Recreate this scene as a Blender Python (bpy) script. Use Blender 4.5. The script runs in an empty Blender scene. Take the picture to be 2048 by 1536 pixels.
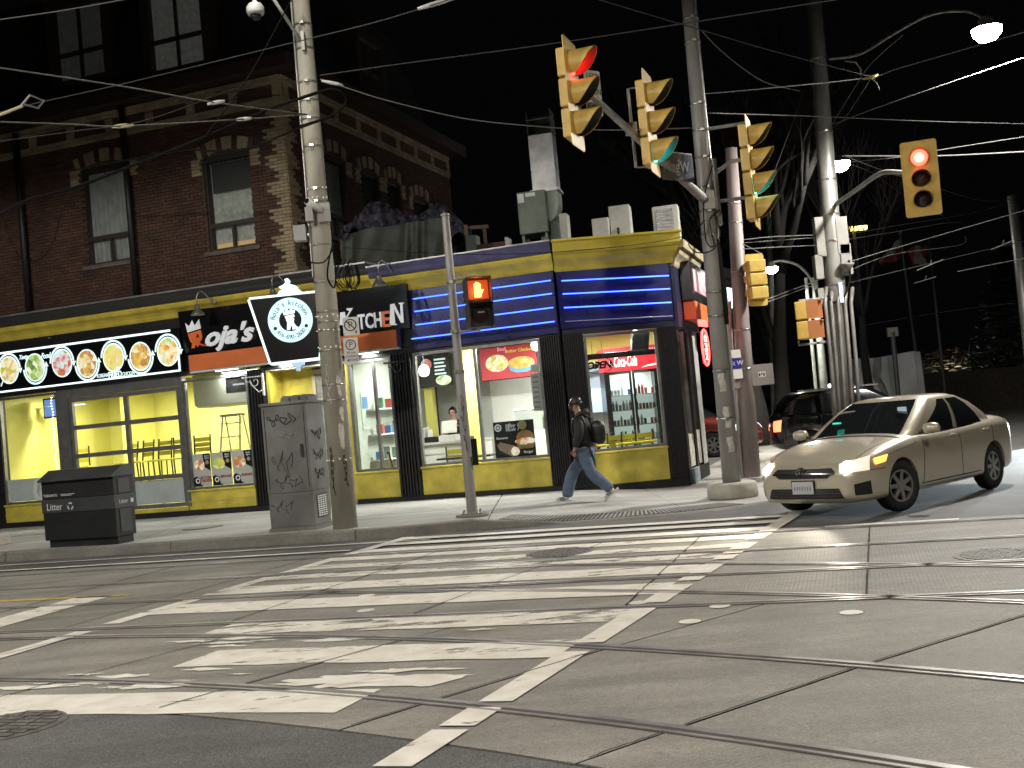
import bpy, bmesh, math, random
from math import sin, cos, pi, radians, atan2, sqrt, hypot
from mathutils import Vector, Matrix
from mathutils.bvhtree import BVHTree
random.seed(7)
sc = bpy.context.scene
COL = sc.collection

# ------------------------------------------------------------------ camera
F, PITCH, ROLL, EYE = 2200.0, radians(1.78), radians(5.28), 1.65
FW = Vector((0, cos(PITCH), sin(PITCH))); U0 = Vector((0, -sin(PITCH), cos(PITCH))); R0 = Vector((1, 0, 0))
RT = R0 * cos(ROLL) - U0 * sin(ROLL); UP = R0 * sin(ROLL) + U0 * cos(ROLL)
CAMLOC = Vector((0, 0, EYE))
cd = bpy.data.cameras.new('camera'); cam = bpy.data.objects.new('camera', cd); COL.objects.link(cam)
cam.matrix_world = Matrix(((RT.x, UP.x, -FW.x, 0), (RT.y, UP.y, -FW.y, 0), (RT.z, UP.z, -FW.z, EYE), (0, 0, 0, 1)))
cd.sensor_width = 36; cd.lens = 36 * F / 2048; cd.clip_end = 900; cd.clip_start = .1
sc.camera = cam

# ------------------------------------------------------------------ night sky, exposure
w = bpy.data.worlds.new('World'); sc.world = w; w.use_nodes = True
nt = w.node_tree; bg = nt.nodes['Background']
sky = nt.nodes.new('ShaderNodeTexSky'); sky.sky_type = 'NISHITA'; sky.sun_disc = False
sky.sun_elevation = radians(-9); sky.sun_rotation = radians(120)
add = nt.nodes.new('ShaderNodeMixRGB'); add.blend_type = 'ADD'; add.inputs[0].default_value = 1
add.inputs[2].default_value = (.012, .011, .014, 1)
nt.links.new(sky.outputs[0], add.inputs[1]); nt.links.new(add.outputs[0], bg.inputs[0])
bg.inputs[1].default_value = .10
sc.view_settings.view_transform = 'Standard'; sc.view_settings.look = 'None'
sc.view_settings.exposure = 0; sc.view_settings.gamma = 1
sc.render.engine = 'CYCLES'
sc.cycles.use_denoising = True
sc.cycles.max_bounces = 6; sc.cycles.diffuse_bounces = 3; sc.cycles.glossy_bounces = 3
sc.cycles.transparent_max_bounces = 16; sc.cycles.sample_clamp_indirect = 3; sc.cycles.sample_clamp_direct = 0
sc.cycles.caustics_reflective = False; sc.cycles.caustics_refractive = False

# ------------------------------------------------------------------ measuring helpers (photo pixel -> point on a known plane)
def ray(x, y): return FW + RT * ((x - 1024) / F) + UP * ((768 - y) / F)
def gp(x, y, z=0.): d = ray(x, y); return CAMLOC + d * ((z - EYE) / d.z)
def px(x, y, Y): d = ray(x, y); return CAMLOC + d * (Y / d.y)
A2 = Vector((1.04, 21.59)); B2 = Vector((3.30, 21.75)); ANG_F = radians(-19.4); ANG_C = atan2(B2.y - A2.y, B2.x - A2.x); ANG_S = radians(72)
ANG_R = radians(-17)
class Frame:
    def __init__(s, o, ang, z=0.):
        s.o = Vector((o[0], o[1], z)); s.ang = ang; s.X = Vector((cos(ang), sin(ang), 0)); s.Y = Vector((-sin(ang), cos(ang), 0))
    def w(s, x, y, z=0.): return s.o + s.X * x + s.Y * y + Vector((0, 0, z))
    def l(s, p): d = Vector(p) - s.o; return Vector((d.dot(s.X), d.dot(s.Y), d.z))
    def hit(s, x, y, yo=0.):          # pixel -> local (x, z) on the vertical plane local y = yo
        d = ray(x, y); q = s.o + s.Y * yo; k = (q - CAMLOC).dot(s.Y) / d.dot(s.Y); r = s.l(CAMLOC + d * k); return r.x, r.z
FF = Frame(A2, ANG_F); FC = Frame(A2, ANG_C); FS = Frame(B2, ANG_S); FR = Frame((0, 0), ANG_R)

# ------------------------------------------------------------------ materials
MATS = {}
def M(name, col, rough=.6, metal=0., var=0., scale=6., bump=0., bscale=60., emit=0., ecol=None, spec=.5, coat=0., detail=6, coords='pos', stretch=None, col2=None):
    if name in MATS: return MATS[name]
    m = bpy.data.materials.new(name); m.use_nodes = True; t = m.node_tree; b = t.nodes['Principled BSDF']
    c = (col[0], col[1], col[2], 1); b.inputs['Base Color'].default_value = c
    b.inputs['Roughness'].default_value = rough; b.inputs['Metallic'].default_value = metal
    b.inputs['Specular IOR Level'].default_value = spec; b.inputs['Coat Weight'].default_value = coat; b.inputs['Coat Roughness'].default_value = .05
    if var or bump:
        if coords == 'pos': src = t.nodes.new('ShaderNodeNewGeometry').outputs['Position']
        else: src = t.nodes.new('ShaderNodeTexCoord').outputs['Object']
        if stretch:
            mp = t.nodes.new('ShaderNodeMapping'); mp.inputs['Scale'].default_value = stretch; t.links.new(src, mp.inputs[0]); src = mp.outputs[0]
    if var:
        n = t.nodes.new('ShaderNodeTexNoise'); n.inputs['Scale'].default_value = scale; n.inputs['Detail'].default_value = detail; t.links.new(src, n.inputs['Vector'])
        r = t.nodes.new('ShaderNodeValToRGB'); r.color_ramp.elements[0].position = .32; r.color_ramp.elements[1].position = .68
        lo = [max(0, v * (1 - var)) for v in col]; hi = [min(1, v * (1 + var)) for v in col]
        if col2: hi = col2
        r.color_ramp.elements[0].color = (*lo, 1); r.color_ramp.elements[1].color = (*hi, 1)
        t.links.new(n.outputs[0], r.inputs[0]); t.links.new(r.outputs[0], b.inputs['Base Color'])
        mr = t.nodes.new('ShaderNodeMapRange'); mr.inputs[3].default_value = max(.02, rough - .12); mr.inputs[4].default_value = min(1, rough + .12)
        t.links.new(n.outputs[0], mr.inputs[0]); t.links.new(mr.outputs[0], b.inputs['Roughness'])
    if bump:
        n2 = t.nodes.new('ShaderNodeTexNoise'); n2.inputs['Scale'].default_value = bscale; n2.inputs['Detail'].default_value = 5; t.links.new(src, n2.inputs['Vector'])
        bp = t.nodes.new('ShaderNodeBump'); bp.inputs['Strength'].default_value = bump; bp.inputs['Distance'].default_value = .02
        t.links.new(n2.outputs[0], bp.inputs['Height']); t.links.new(bp.outputs[0], b.inputs['Normal'])
    if emit:
        b.inputs['Emission Color'].default_value = (*(ecol or col), 1); b.inputs['Emission Strength'].default_value = emit
    MATS[name] = m; return m
def glass(name, tint=(.92, .96, .95), dirt=.04, refl=1.0):
    if name in MATS: return MATS[name]
    m = bpy.data.materials.new(name); m.use_nodes = True; t = m.node_tree; t.nodes.remove(t.nodes['Principled BSDF'])
    out = t.nodes['Material Output']; tr = t.nodes.new('ShaderNodeBsdfTransparent'); tr.inputs[0].default_value = (*tint, 1)
    gl = t.nodes.new('ShaderNodeBsdfGlossy'); gl.inputs['Roughness'].default_value = .03
    fr = t.nodes.new('ShaderNodeFresnel'); fr.inputs[0].default_value = 1.45
    mu = t.nodes.new('ShaderNodeMath'); mu.operation = 'MULTIPLY'; mu.inputs[1].default_value = refl; t.links.new(fr.outputs[0], mu.inputs[0])
    mx = t.nodes.new('ShaderNodeMixShader'); t.links.new(mu.outputs[0], mx.inputs[0]); t.links.new(tr.outputs[0], mx.inputs[1]); t.links.new(gl.outputs[0], mx.inputs[2])
    di = t.nodes.new('ShaderNodeBsdfDiffuse'); di.inputs[0].default_value = (.6, .6, .58, 1)
    no = t.nodes.new('ShaderNodeTexNoise'); no.inputs['Scale'].default_value = 3.; no.inputs['Detail'].default_value = 8
    g = t.nodes.new('ShaderNodeNewGeometry'); t.links.new(g.outputs['Position'], no.inputs['Vector'])
    m2 = t.nodes.new('ShaderNodeMath'); m2.operation = 'MULTIPLY'; m2.inputs[1].default_value = dirt * 2; t.links.new(no.outputs[0], m2.inputs[0])
    mx2 = t.nodes.new('ShaderNodeMixShader'); t.links.new(m2.outputs[0], mx2.inputs[0]); t.links.new(mx.outputs[0], mx2.inputs[1]); t.links.new(di.outputs[0], mx2.inputs[2])
    t.links.new(mx2.outputs[0], out.inputs[0]); MATS[name] = m; return m
def island(name, cols, rough=.8, bump=.4, bscale=40., grime=.35):
    """colour picked per piece (random per island) with a little grain"""
    if name in MATS: return MATS[name]
    m = bpy.data.materials.new(name); m.use_nodes = True; t = m.node_tree; b = t.nodes['Principled BSDF']
    g = t.nodes.new('ShaderNodeNewGeometry'); oi = t.nodes.new('ShaderNodeObjectInfo')
    ad = t.nodes.new('ShaderNodeMath'); ad.operation = 'ADD'; t.links.new(g.outputs['Random Per Island'], ad.inputs[0]); t.links.new(oi.outputs['Random'], ad.inputs[1])
    fr = t.nodes.new('ShaderNodeMath'); fr.operation = 'FRACT'; t.links.new(ad.outputs[0], fr.inputs[0])
    r = t.nodes.new('ShaderNodeValToRGB'); cr = r.color_ramp
    cr.elements[0].color = (*cols[0], 1); cr.elements[1].color = (*cols[-1], 1)
    for i, c in enumerate(cols[1:-1]):
        e = cr.elements.new((i + 1) / (len(cols) - 1)); e.color = (*c, 1)
    t.links.new(fr.outputs[0], r.inputs[0])
    n = t.nodes.new('ShaderNodeTexNoise'); n.inputs['Scale'].default_value = 1.3; n.inputs['Detail'].default_value = 8; t.links.new(g.outputs['Position'], n.inputs['Vector'])
    mr = t.nodes.new('ShaderNodeMapRange'); mr.inputs[1].default_value = .3; mr.inputs[2].default_value = .7; mr.inputs[3].default_value = 1 - grime; mr.inputs[4].default_value = 1.1
    t.links.new(n.outputs[0], mr.inputs[0])
    mx = t.nodes.new('ShaderNodeMixRGB'); mx.blend_type = 'MULTIPLY'; mx.inputs[0].default_value = 1; t.links.new(r.outputs[0], mx.inputs[1]); t.links.new(mr.outputs[0], mx.inputs[2])
    t.links.new(mx.outputs[0], b.inputs['Base Color']); b.inputs['Roughness'].default_value = rough
    n2 = t.nodes.new('ShaderNodeTexNoise'); n2.inputs['Scale'].default_value = bscale; t.links.new(g.outputs['Position'], n2.inputs['Vector'])
    bp = t.nodes.new('ShaderNodeBump'); bp.inputs['Strength'].default_value = bump; bp.inputs['Distance'].default_value = .01; t.links.new(n2.outputs[0], bp.inputs['Height']); t.links.new(bp.outputs[0], b.inputs['Normal'])
    MATS[name] = m; return m
def E_(name, col, s): return M(name, col, rough=.5, emit=s, ecol=col)

# ------------------------------------------------------------------ mesh builder
class MB:
    def __init__(s): s.v = []; s.f = []
    def add(s, vs, fs):
        o = len(s.v); s.v += [tuple(p) for p in vs]; s.f += [tuple(i + o for i in f) for f in fs]; return s
    def box(s, x0, x1, y0, y1, z0, z1):
        return s.add([(x0, y0, z0), (x1, y0, z0), (x1, y1, z0), (x0, y1, z0), (x0, y0, z1), (x1, y0, z1), (x1, y1, z1), (x0, y1, z1)],
                     [(3, 2, 1, 0), (4, 5, 6, 7), (0, 1, 5, 4), (1, 2, 6, 5), (2, 3, 7, 6), (3, 0, 4, 7)])
    def obox(s, c, sx, sy, sz, R=None):
        R = R or Matrix.Identity(3); c = Vector(c); vs = []
        for dz in (-1, 1):
            for dx, dy in ((-1, -1), (1, -1), (1, 1), (-1, 1)): vs.append(c + R @ Vector((dx * sx / 2, dy * sy / 2, dz * sz / 2)))
        return s.add(vs, [(3, 2, 1, 0), (4, 5, 6, 7), (0, 1, 5, 4), (1, 2, 6, 5), (2, 3, 7, 6), (3, 0, 4, 7)])
    def tube(s, pts, r, n=8, cap=True):
        pts = [Vector(p) for p in pts]; k = len(pts); rs = r if isinstance(r, (list, tuple)) else [r] * k; vs = []; fs = []
        prev = None
        for i, p in enumerate(pts):
            t = (pts[min(i + 1, k - 1)] - pts[max(i - 1, 0)])
            t = t.normalized() if t.length > 1e-9 else Vector((0, 0, 1))
            if prev is None:
                a = t.orthogonal().normalized()
            else:
                a = prev - t * prev.dot(t); a = a.normalized() if a.length > 1e-6 else t.orthogonal().normalized()
            prev = a; b = t.cross(a)
            for j in range(n):
                q = 2 * pi * j / n; vs.append(p + (a * cos(q) + b * sin(q)) * rs[i])
        for i in range(k - 1):
            for j in range(n): fs.append((i * n + j, i * n + (j + 1) % n, (i + 1) * n + (j + 1) % n, (i + 1) * n + j))
        if cap: fs.append(tuple(range(n))[::-1]); fs.append(tuple((k - 1) * n + j for j in range(n)))
        return s.add(vs, fs)
    def cyl(s, p0, p1, r0, r1=None, n=16, cap=True): return s.tube([p0, p1], [r0, r0 if r1 is None else r1], n, cap)
    def prism(s, poly, fn, d0, d1):
        """poly of 2D points; fn(a, b, d) -> 3D point; extruded from d0 to d1"""
        n = len(poly); vs = [fn(a, b, d0) for a, b in poly] + [fn(a, b, d1) for a, b in poly]
        return s.add(vs, [tuple(range(n)), tuple(range(2 * n - 1, n - 1, -1))] + [(i, i + n, (i + 1) % n + n, (i + 1) % n) for i in range(n)])
    def grid(s, nu, nv, fn):
        vs = [fn(i / nu, j / nv) for i in range(nu + 1) for j in range(nv + 1)]
        return s.add(vs, [(i * (nv + 1) + j, (i + 1) * (nv + 1) + j, (i + 1) * (nv + 1) + j + 1, i * (nv + 1) + j + 1) for i in range(nu) for j in range(nv)])
    def lathe(s, prof, n=20, c=(0, 0, 0)):
        vs = []; fs = []; k = len(prof)
        for r, z in prof:
            for j in range(n): q = 2 * pi * j / n; vs.append((c[0] + r * cos(q), c[1] + r * sin(q), c[2] + z))
        for i in range(k - 1):
            for j in range(n): fs.append((i * n + j, i * n + (j + 1) % n, (i + 1) * n + (j + 1) % n, (i + 1) * n + j))
        fs.append(tuple(range(n))[::-1]); fs.append(tuple((k - 1) * n + j for j in range(n)))
        return s.add(vs, fs)
    def mesh(s, name, mat=None, smooth=False, fix=True):
        me = bpy.data.meshes.new(name); me.from_pydata(s.v, [], s.f)
        if fix:
            bm = bmesh.new(); bm.from_mesh(me); bmesh.ops.recalc_face_normals(bm, faces=bm.faces); bm.to_mesh(me); bm.free()
        if mat: me.materials.append(mat)
        if smooth: me.polygons.foreach_set('use_smooth', [True] * len(me.polygons))
        me.update(); return me
    def build(s, name, mat, parent=None, smooth=False, bev=0., loc=None, rot=None, fix=True, sub=0):
        o = ob(name, s.mesh(name, mat, smooth, fix), parent, loc, rot)
        if sub:
            md = o.modifiers.new('sub', 'SUBSURF'); md.levels = sub; md.render_levels = sub
        if bev:
            md = o.modifiers.new('bevel', 'BEVEL'); md.width = bev; md.segments = 2; md.limit_method = 'ANGLE'; md.harden_normals = False
        return o
def ob(name, me, parent=None, loc=None, rot=None):
    o = bpy.data.objects.new(name, me); COL.objects.link(o); o.parent = parent
    if loc is not None: o.location = loc
    if rot is not None: o.rotation_euler = rot
    return o
def tag(o, label=None, cat=None, group=None, kind=None):
    if label: o['label'] = label
    if cat: o['category'] = cat
    if group: o['group'] = group
    if kind: o['kind'] = kind
    return o
def thing(name, label, cat, loc=(0, 0, 0), rz=0., group=None):
    o = bpy.data.objects.new(name, None); COL.objects.link(o); o.location = loc; o.rotation_euler = (0, 0, rz); o.empty_display_size = .2
    return tag(o, label, cat, group)
def fthing(fr, name, label, cat, x, y, z, rz=0., group=None): return thing(name, label, cat, fr.w(x, y, z), fr.ang + rz, group)
def copy_tree(o, parent=None):
    c = o.copy(); COL.objects.link(c); c.parent = parent
    for ch in list(o.children): copy_tree(ch, c)
    return c
def setmat(o, old, new):
    pass
def smoothauto(o, ang=40):
    me = o.data; me.polygons.foreach_set('use_smooth', [True] * len(me.polygons))
    md = o.modifiers.new('es', 'EDGE_SPLIT'); md.split_angle = radians(ang); return o
def text_mesh(s, size, extrude=.004, shear=0., bold=0., align='CENTER', spacing=1., xs=1.):
    cu = bpy.data.curves.new('t', 'FONT'); cu.body = s; cu.size = size; cu.extrude = extrude; cu.shear = shear; cu.offset = bold
    cu.align_x = align; cu.align_y = 'CENTER'; cu.resolution_u = 3; cu.space_character = spacing
    o = bpy.data.objects.new('t', cu); COL.objects.link(o)
    dg = bpy.context.evaluated_depsgraph_get(); me = bpy.data.meshes.new_from_object(o.evaluated_get(dg)); 
    bpy.data.objects.remove(o); bpy.data.curves.remove(cu)
    if xs != 1.: me.transform(Matrix.Diagonal((xs, 1, 1, 1)))
    return me
def text(name, s, size, mat, parent, loc, rz=0., tilt=0., **kw):
    me = text_mesh(s, size, **kw); me.name = name; me.materials.clear(); me.materials.append(mat)
    o = ob(name, me, parent, loc, (pi / 2, tilt, rz)); return o
def text_fit(name, s, mat, parent, x0, x1, z0, z1, y, extrude=.004, **kw):
    me = text_mesh(s, 1., extrude=.01, **kw); me.name = name; me.materials.clear(); me.materials.append(mat)
    X = [v.co.x for v in me.vertices]; Y_ = [v.co.y for v in me.vertices]; a, b, c, d = min(X), max(X), min(Y_), max(Y_)
    for v in me.vertices: v.co = (x0 + (v.co.x - a) / (b - a) * (x1 - x0), z0 + (v.co.y - c) / (d - c) * (z1 - z0), v.co.z / .01 * extrude)
    return ob(name, me, parent, (0, y, 0), (pi / 2, 0, 0))
def lamp(name, kind, parent, loc, power, col=(1, 1, 1), size=.2, spot=None, rot=None, blend=.5):
    l = bpy.data.lights.new(name, kind); l.energy = power; l.color = col
    if kind == 'AREA': l.shape = 'DISK'; l.size = size
    elif kind == 'SPOT': l.shadow_soft_size = size; l.spot_size = spot or radians(150); l.spot_blend = blend
    else: l.shadow_soft_size = size
    o = bpy.data.objects.new(name, l); COL.objects.link(o); o.parent = parent; o.location = loc
    if rot is not None: o.rotation_euler = rot
    return o
def circ(r, n=24, cx=0., cy=0., a0=0., a1=2 * pi):
    full = abs(a1 - a0 - 2 * pi) < 1e-6; m = n if full else n + 1
    return [(cx + r * cos(a0 + (a1 - a0) * i / n), cy + r * sin(a0 + (a1 - a0) * i / n)) for i in range(m)]
def ring_poly(mb, r0, r1, fn, d0, d1, n=28, cx=0., cy=0., a0=0., a1=2 * pi):
    for i in range(n):
        b0 = a0 + (a1 - a0) * i / n; b1 = a0 + (a1 - a0) * (i + 1) / n
        mb.prism([(cx + r0 * cos(b0), cy + r0 * sin(b0)), (cx + r1 * cos(b0), cy + r1 * sin(b0)), (cx + r1 * cos(b1), cy + r1 * sin(b1)), (cx + r0 * cos(b1), cy + r0 * sin(b1))], fn, d0, d1)
def front(x0=0., z0=0., y0=0.):     # (a, b, d) -> facade-style local point: a right, b up, d towards the street
    return lambda a, b, d: (x0 + a, y0 - d, z0 + b)
def eval_mesh(o):
    dg = bpy.context.evaluated_depsgraph_get(); dg.update(); return bpy.data.meshes.new_from_object(o.evaluated_get(dg))
def skin(name, joints, edges, mat, parent=None, sub=2, smooth=True, root=0, loc=None, rot=None):
    """joints: list of (xyz, r or (rx, ry)); a skinned, smoothed body"""
    me = bpy.data.meshes.new(name); me.from_pydata([j[0] for j in joints], edges, [])
    o = bpy.data.objects.new(name, me); COL.objects.link(o)
    md = o.modifiers.new('s', 'SKIN'); md.use_smooth_shade = True; md.branch_smoothing = .6
    for i, j in enumerate(joints):
        r = j[1]; r = r if isinstance(r, tuple) else (r, r); me.skin_vertices[0].data[i].radius = r; me.skin_vertices[0].data[i].use_root = (i == root)
    ms = o.modifiers.new('u', 'SUBSURF'); ms.levels = sub; ms.render_levels = sub
    m2 = eval_mesh(o); m2.name = name; bpy.data.objects.remove(o); m2.materials.clear(); m2.materials.append(mat)
    m2.polygons.foreach_set('use_smooth', [True] * len(m2.polygons)); return ob(name, m2, parent, loc, rot)
# ================================================================== GROUND
def ground_mat(name, c1, c2, speck=0., rough=.8, broom=None):
    m = bpy.data.materials.new(name); m.use_nodes = True; t = m.node_tree; b = t.nodes['Principled BSDF']
    g = t.nodes.new('ShaderNodeNewGeometry').outputs['Position']
    n = t.nodes.new('ShaderNodeTexNoise'); n.inputs['Scale'].default_value = .9; n.inputs['Detail'].default_value = 10; n.inputs['Roughness'].default_value = .65; t.links.new(g, n.inputs['Vector'])
    r = t.nodes.new('ShaderNodeValToRGB'); r.color_ramp.elements[0].position = .3; r.color_ramp.elements[1].position = .7
    r.color_ramp.elements[0].color = (*c1, 1); r.color_ramp.elements[1].color = (*c2, 1); t.links.new(n.outputs[0], r.inputs[0])
    # streaks of tyre wear along the street
    mp = t.nodes.new('ShaderNodeMapping'); mp.inputs['Rotation'].default_value = (0, 0, -ANG_R); mp.inputs['Scale'].default_value = (.25, 3.2, 1); t.links.new(g, mp.inputs[0])
    n3 = t.nodes.new('ShaderNodeTexNoise'); n3.inputs['Scale'].default_value = 1.2; n3.inputs['Detail'].default_value = 6; t.links.new(mp.outputs[0], n3.inputs['Vector'])
    mr = t.nodes.new('ShaderNodeMapRange'); mr.inputs[1].default_value = .35; mr.inputs[2].default_value = .7; mr.inputs[3].default_value = .76; mr.inputs[4].default_value = 1.14; t.links.new(n3.outputs[0], mr.inputs[0])
    mx = t.nodes.new('ShaderNodeMixRGB'); mx.blend_type = 'MULTIPLY'; mx.inputs[0].default_value = 1; t.links.new(r.outputs[0], mx.inputs[1]); t.links.new(mr.outputs[0], mx.inputs[2])
    # grain / aggregate
    n2 = t.nodes.new('ShaderNodeTexNoise'); n2.inputs['Scale'].default_value = 130; n2.inputs['Detail'].default_value = 3; t.links.new(g, n2.inputs['Vector'])
    m2 = t.nodes.new('ShaderNodeMapRange'); m2.inputs[1].default_value = .34; m2.inputs[2].default_value = .68; m2.inputs[3].default_value = 1 - speck; m2.inputs[4].default_value = 1 + speck * 1.3; t.links.new(n2.outputs[0], m2.inputs[0])
    mx2 = t.nodes.new('ShaderNodeMixRGB'); mx2.blend_type = 'MULTIPLY'; mx2.inputs[0].default_value = 1; t.links.new(mx.outputs[0], mx2.inputs[1]); t.links.new(m2.outputs[0], mx2.inputs[2])
    n6 = t.nodes.new('ShaderNodeTexNoise'); n6.inputs['Scale'].default_value = 17; n6.inputs['Detail'].default_value = 7; n6.inputs['Roughness'].default_value = .7; t.links.new(g, n6.inputs['Vector'])
    m6 = t.nodes.new('ShaderNodeMapRange'); m6.inputs[1].default_value = .32; m6.inputs[2].default_value = .68; m6.inputs[3].default_value = .86; m6.inputs[4].default_value = 1.1; t.links.new(n6.outputs[0], m6.inputs[0])
    mx6 = t.nodes.new('ShaderNodeMixRGB'); mx6.blend_type = 'MULTIPLY'; mx6.inputs[0].default_value = 1; t.links.new(mx2.outputs[0], mx6.inputs[1]); t.links.new(m6.outputs[0], mx6.inputs[2]); mx2 = mx6
    # dark spots (oil, gum)
    vo = t.nodes.new('ShaderNodeTexVoronoi'); vo.inputs['Scale'].default_value = 2.1; t.links.new(g, vo.inputs['Vector'])
    m4 = t.nodes.new('ShaderNodeMapRange'); m4.inputs[1].default_value = .02; m4.inputs[2].default_value = .075; m4.inputs[3].default_value = .72; m4.inputs[4].default_value = 1; t.links.new(vo.outputs['Distance'], m4.inputs[0])
    mx3 = t.nodes.new('ShaderNodeMixRGB'); mx3.blend_type = 'MULTIPLY'; mx3.inputs[0].default_value = 1; t.links.new(mx2.outputs[0], mx3.inputs[1]); t.links.new(m4.outputs[0], mx3.inputs[2])
    t.links.new(mx3.outputs[0], b.inputs['Base Color'])
    m5 = t.nodes.new('ShaderNodeMapRange'); m5.inputs[3].default_value = rough - .18; m5.inputs[4].default_value = rough + .12; t.links.new(n3.outputs[0], m5.inputs[0]); t.links.new(m5.outputs[0], b.inputs['Roughness'])
    bp = t.nodes.new('ShaderNodeBump'); bp.inputs['Strength'].default_value = .35; bp.inputs['Distance'].default_value = .006; h = n2.outputs[0]
    if broom:
        wv = t.nodes.new('ShaderNodeTexWave'); wv.inputs['Scale'].default_value = 9; wv.inputs['Distortion'].default_value = 1.2; wv.inputs['Detail'].default_value = 2
        mp2 = t.nodes.new('ShaderNodeMapping'); mp2.inputs['Rotation'].default_value = (0, 0, broom); t.links.new(g, mp2.inputs[0]); t.links.new(mp2.outputs[0], wv.inputs['Vector'])
        aa = t.nodes.new('ShaderNodeMath'); aa.operation = 'ADD'; t.links.new(n2.outputs[0], aa.inputs[0])
        am = t.nodes.new('ShaderNodeMath'); am.operation = 'MULTIPLY'; am.inputs[1].default_value = .5; t.links.new(wv.outputs[1], am.inputs[0]); t.links.new(am.outputs[0], aa.inputs[1]); h = aa.outputs[0]
    t.links.new(h, bp.inputs['Height']); t.links.new(bp.outputs[0], b.inputs['Normal']); MATS[name] = m; return m
m_conc = ground_mat('road_concrete', (.20, .187, .164), (.31, .292, .262), .26, .72, broom=radians(62))
m_conc2 = ground_mat('street_slab_concrete', (.195, .184, .162), (.295, .28, .25), .26, .72, broom=radians(17))
m_asph = ground_mat('asphalt', (.085, .083, .08), (.14, .136, .13), .45, .8)
m_asph2 = ground_mat('near_asphalt', (.075, .073, .072), (.12, .118, .114), .6, .8)
m_walk = ground_mat('sidewalk_concrete', (.34, .335, .315), (.46, .455, .43), .16, .8)
m_kerb = ground_mat('kerb_concrete', (.16, .15, .13), (.27, .255, .225), .2, .85)
m_dark = M('joint_dirt', (.035, .032, .028), .9)
def paint_mat(name, col, lo, hi):
    m = bpy.data.materials.new(name); m.use_nodes = True; t = m.node_tree; b = t.nodes['Principled BSDF']
    g = t.nodes.new('ShaderNodeNewGeometry').outputs['Position']
    mp = t.nodes.new('ShaderNodeMapping'); mp.inputs['Rotation'].default_value = (0, 0, -ANG_R); mp.inputs['Scale'].default_value = (1, 3.4, 1); t.links.new(g, mp.inputs[0])
    n = t.nodes.new('ShaderNodeTexNoise'); n.inputs['Scale'].default_value = 1.7; n.inputs['Detail'].default_value = 12; n.inputs['Roughness'].default_value = .72; t.links.new(mp.outputs[0], n.inputs['Vector'])
    r = t.nodes.new('ShaderNodeMapRange'); r.inputs[1].default_value = lo; r.inputs[2].default_value = hi; t.links.new(n.outputs[0], r.inputs[0])
    n2 = t.nodes.new('ShaderNodeTexNoise'); n2.inputs['Scale'].default_value = 5; n2.inputs['Detail'].default_value = 8; t.links.new(g, n2.inputs['Vector'])
    rr = t.nodes.new('ShaderNodeValToRGB'); rr.color_ramp.elements[0].position = .3; rr.color_ramp.elements[1].position = .65
    rr.color_ramp.elements[0].color = (col[0] * .8, col[1] * .78, col[2] * .74, 1); rr.color_ramp.elements[1].color = (*col, 1); t.links.new(n2.outputs[0], rr.inputs[0]); t.links.new(rr.outputs[0], b.inputs['Base Color'])
    b.inputs['Roughness'].default_value = .6
    tr = t.nodes.new('ShaderNodeBsdfTransparent'); mx = t.nodes.new('ShaderNodeMixShader'); t.links.new(r.outputs[0], mx.inputs[0]); t.links.new(tr.outputs[0], mx.inputs[1]); t.links.new(b.outputs[0], mx.inputs[2])
    t.links.new(mx.outputs[0], t.nodes['Material Output'].inputs[0]); MATS[name] = m; return m
m_paint = paint_mat('white_road_paint', (.78, .75, .68), .36, .40)
m_paint_worn = paint_mat('worn_white_road_paint', (.76, .73, .66), .425, .47)
m_paint_half = paint_mat('chipped_white_road_paint', (.78, .75, .68), .385, .425)
m_paint_y = paint_mat('yellow_road_paint', (.62, .46, .10), .42, .47)

road = MB().add([(-320, -120, 0), (320, -120, 0), (320, 420, 0), (-320, 420, 0)], [(0, 1, 2, 3)]).build('road', m_asph, None, rot=(0, 0, ANG_R))
tag(road, kind='structure')
def clip(poly, n, c, keep_below=True):
    out = []
    for i in range(len(poly)):
        a, b = poly[i], poly[(i + 1) % len(poly)]
        da = a[0] * n[0] + a[1] * n[1] - c; db = b[0] * n[0] + b[1] * n[1] - c
        if not keep_below: da, db = -da, -db
        if da <= 0: out.append(a)
        if da * db < 0: k = da / (da - db); out.append((a[0] + (b[0] - a[0]) * k, a[1] + (b[1] - a[1]) * k))
    return out
def inset(poly, g):
    cx = sum(p[0] for p in poly) / len(poly); cy = sum(p[1] for p in poly) / len(poly); out = []
    for i in range(len(poly)):
        p0, p1, p2 = Vector(poly[i - 1]), Vector(poly[i]), Vector(poly[(i + 1) % len(poly)])
        d1 = p1 - p0; d2 = p2 - p1
        if d1.length < 1e-5 or d2.length < 1e-5: out.append(tuple(p1)); continue
        n1 = Vector((-d1.y, d1.x)).normalized(); n2 = Vector((-d2.y, d2.x)).normalized(); nn = (n1 + n2)
        if nn.length < .1: out.append(tuple(p1)); continue
        nn.normalize(); q = p1 + nn * (g / max(.35, nn.dot(n1))); out.append((q.x, q.y))
    return out
def area(poly): return sum(poly[i][0] * poly[(i + 1) % len(poly)][1] - poly[(i + 1) % len(poly)][0] * poly[i][1] for i in range(len(poly))) / 2
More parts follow.
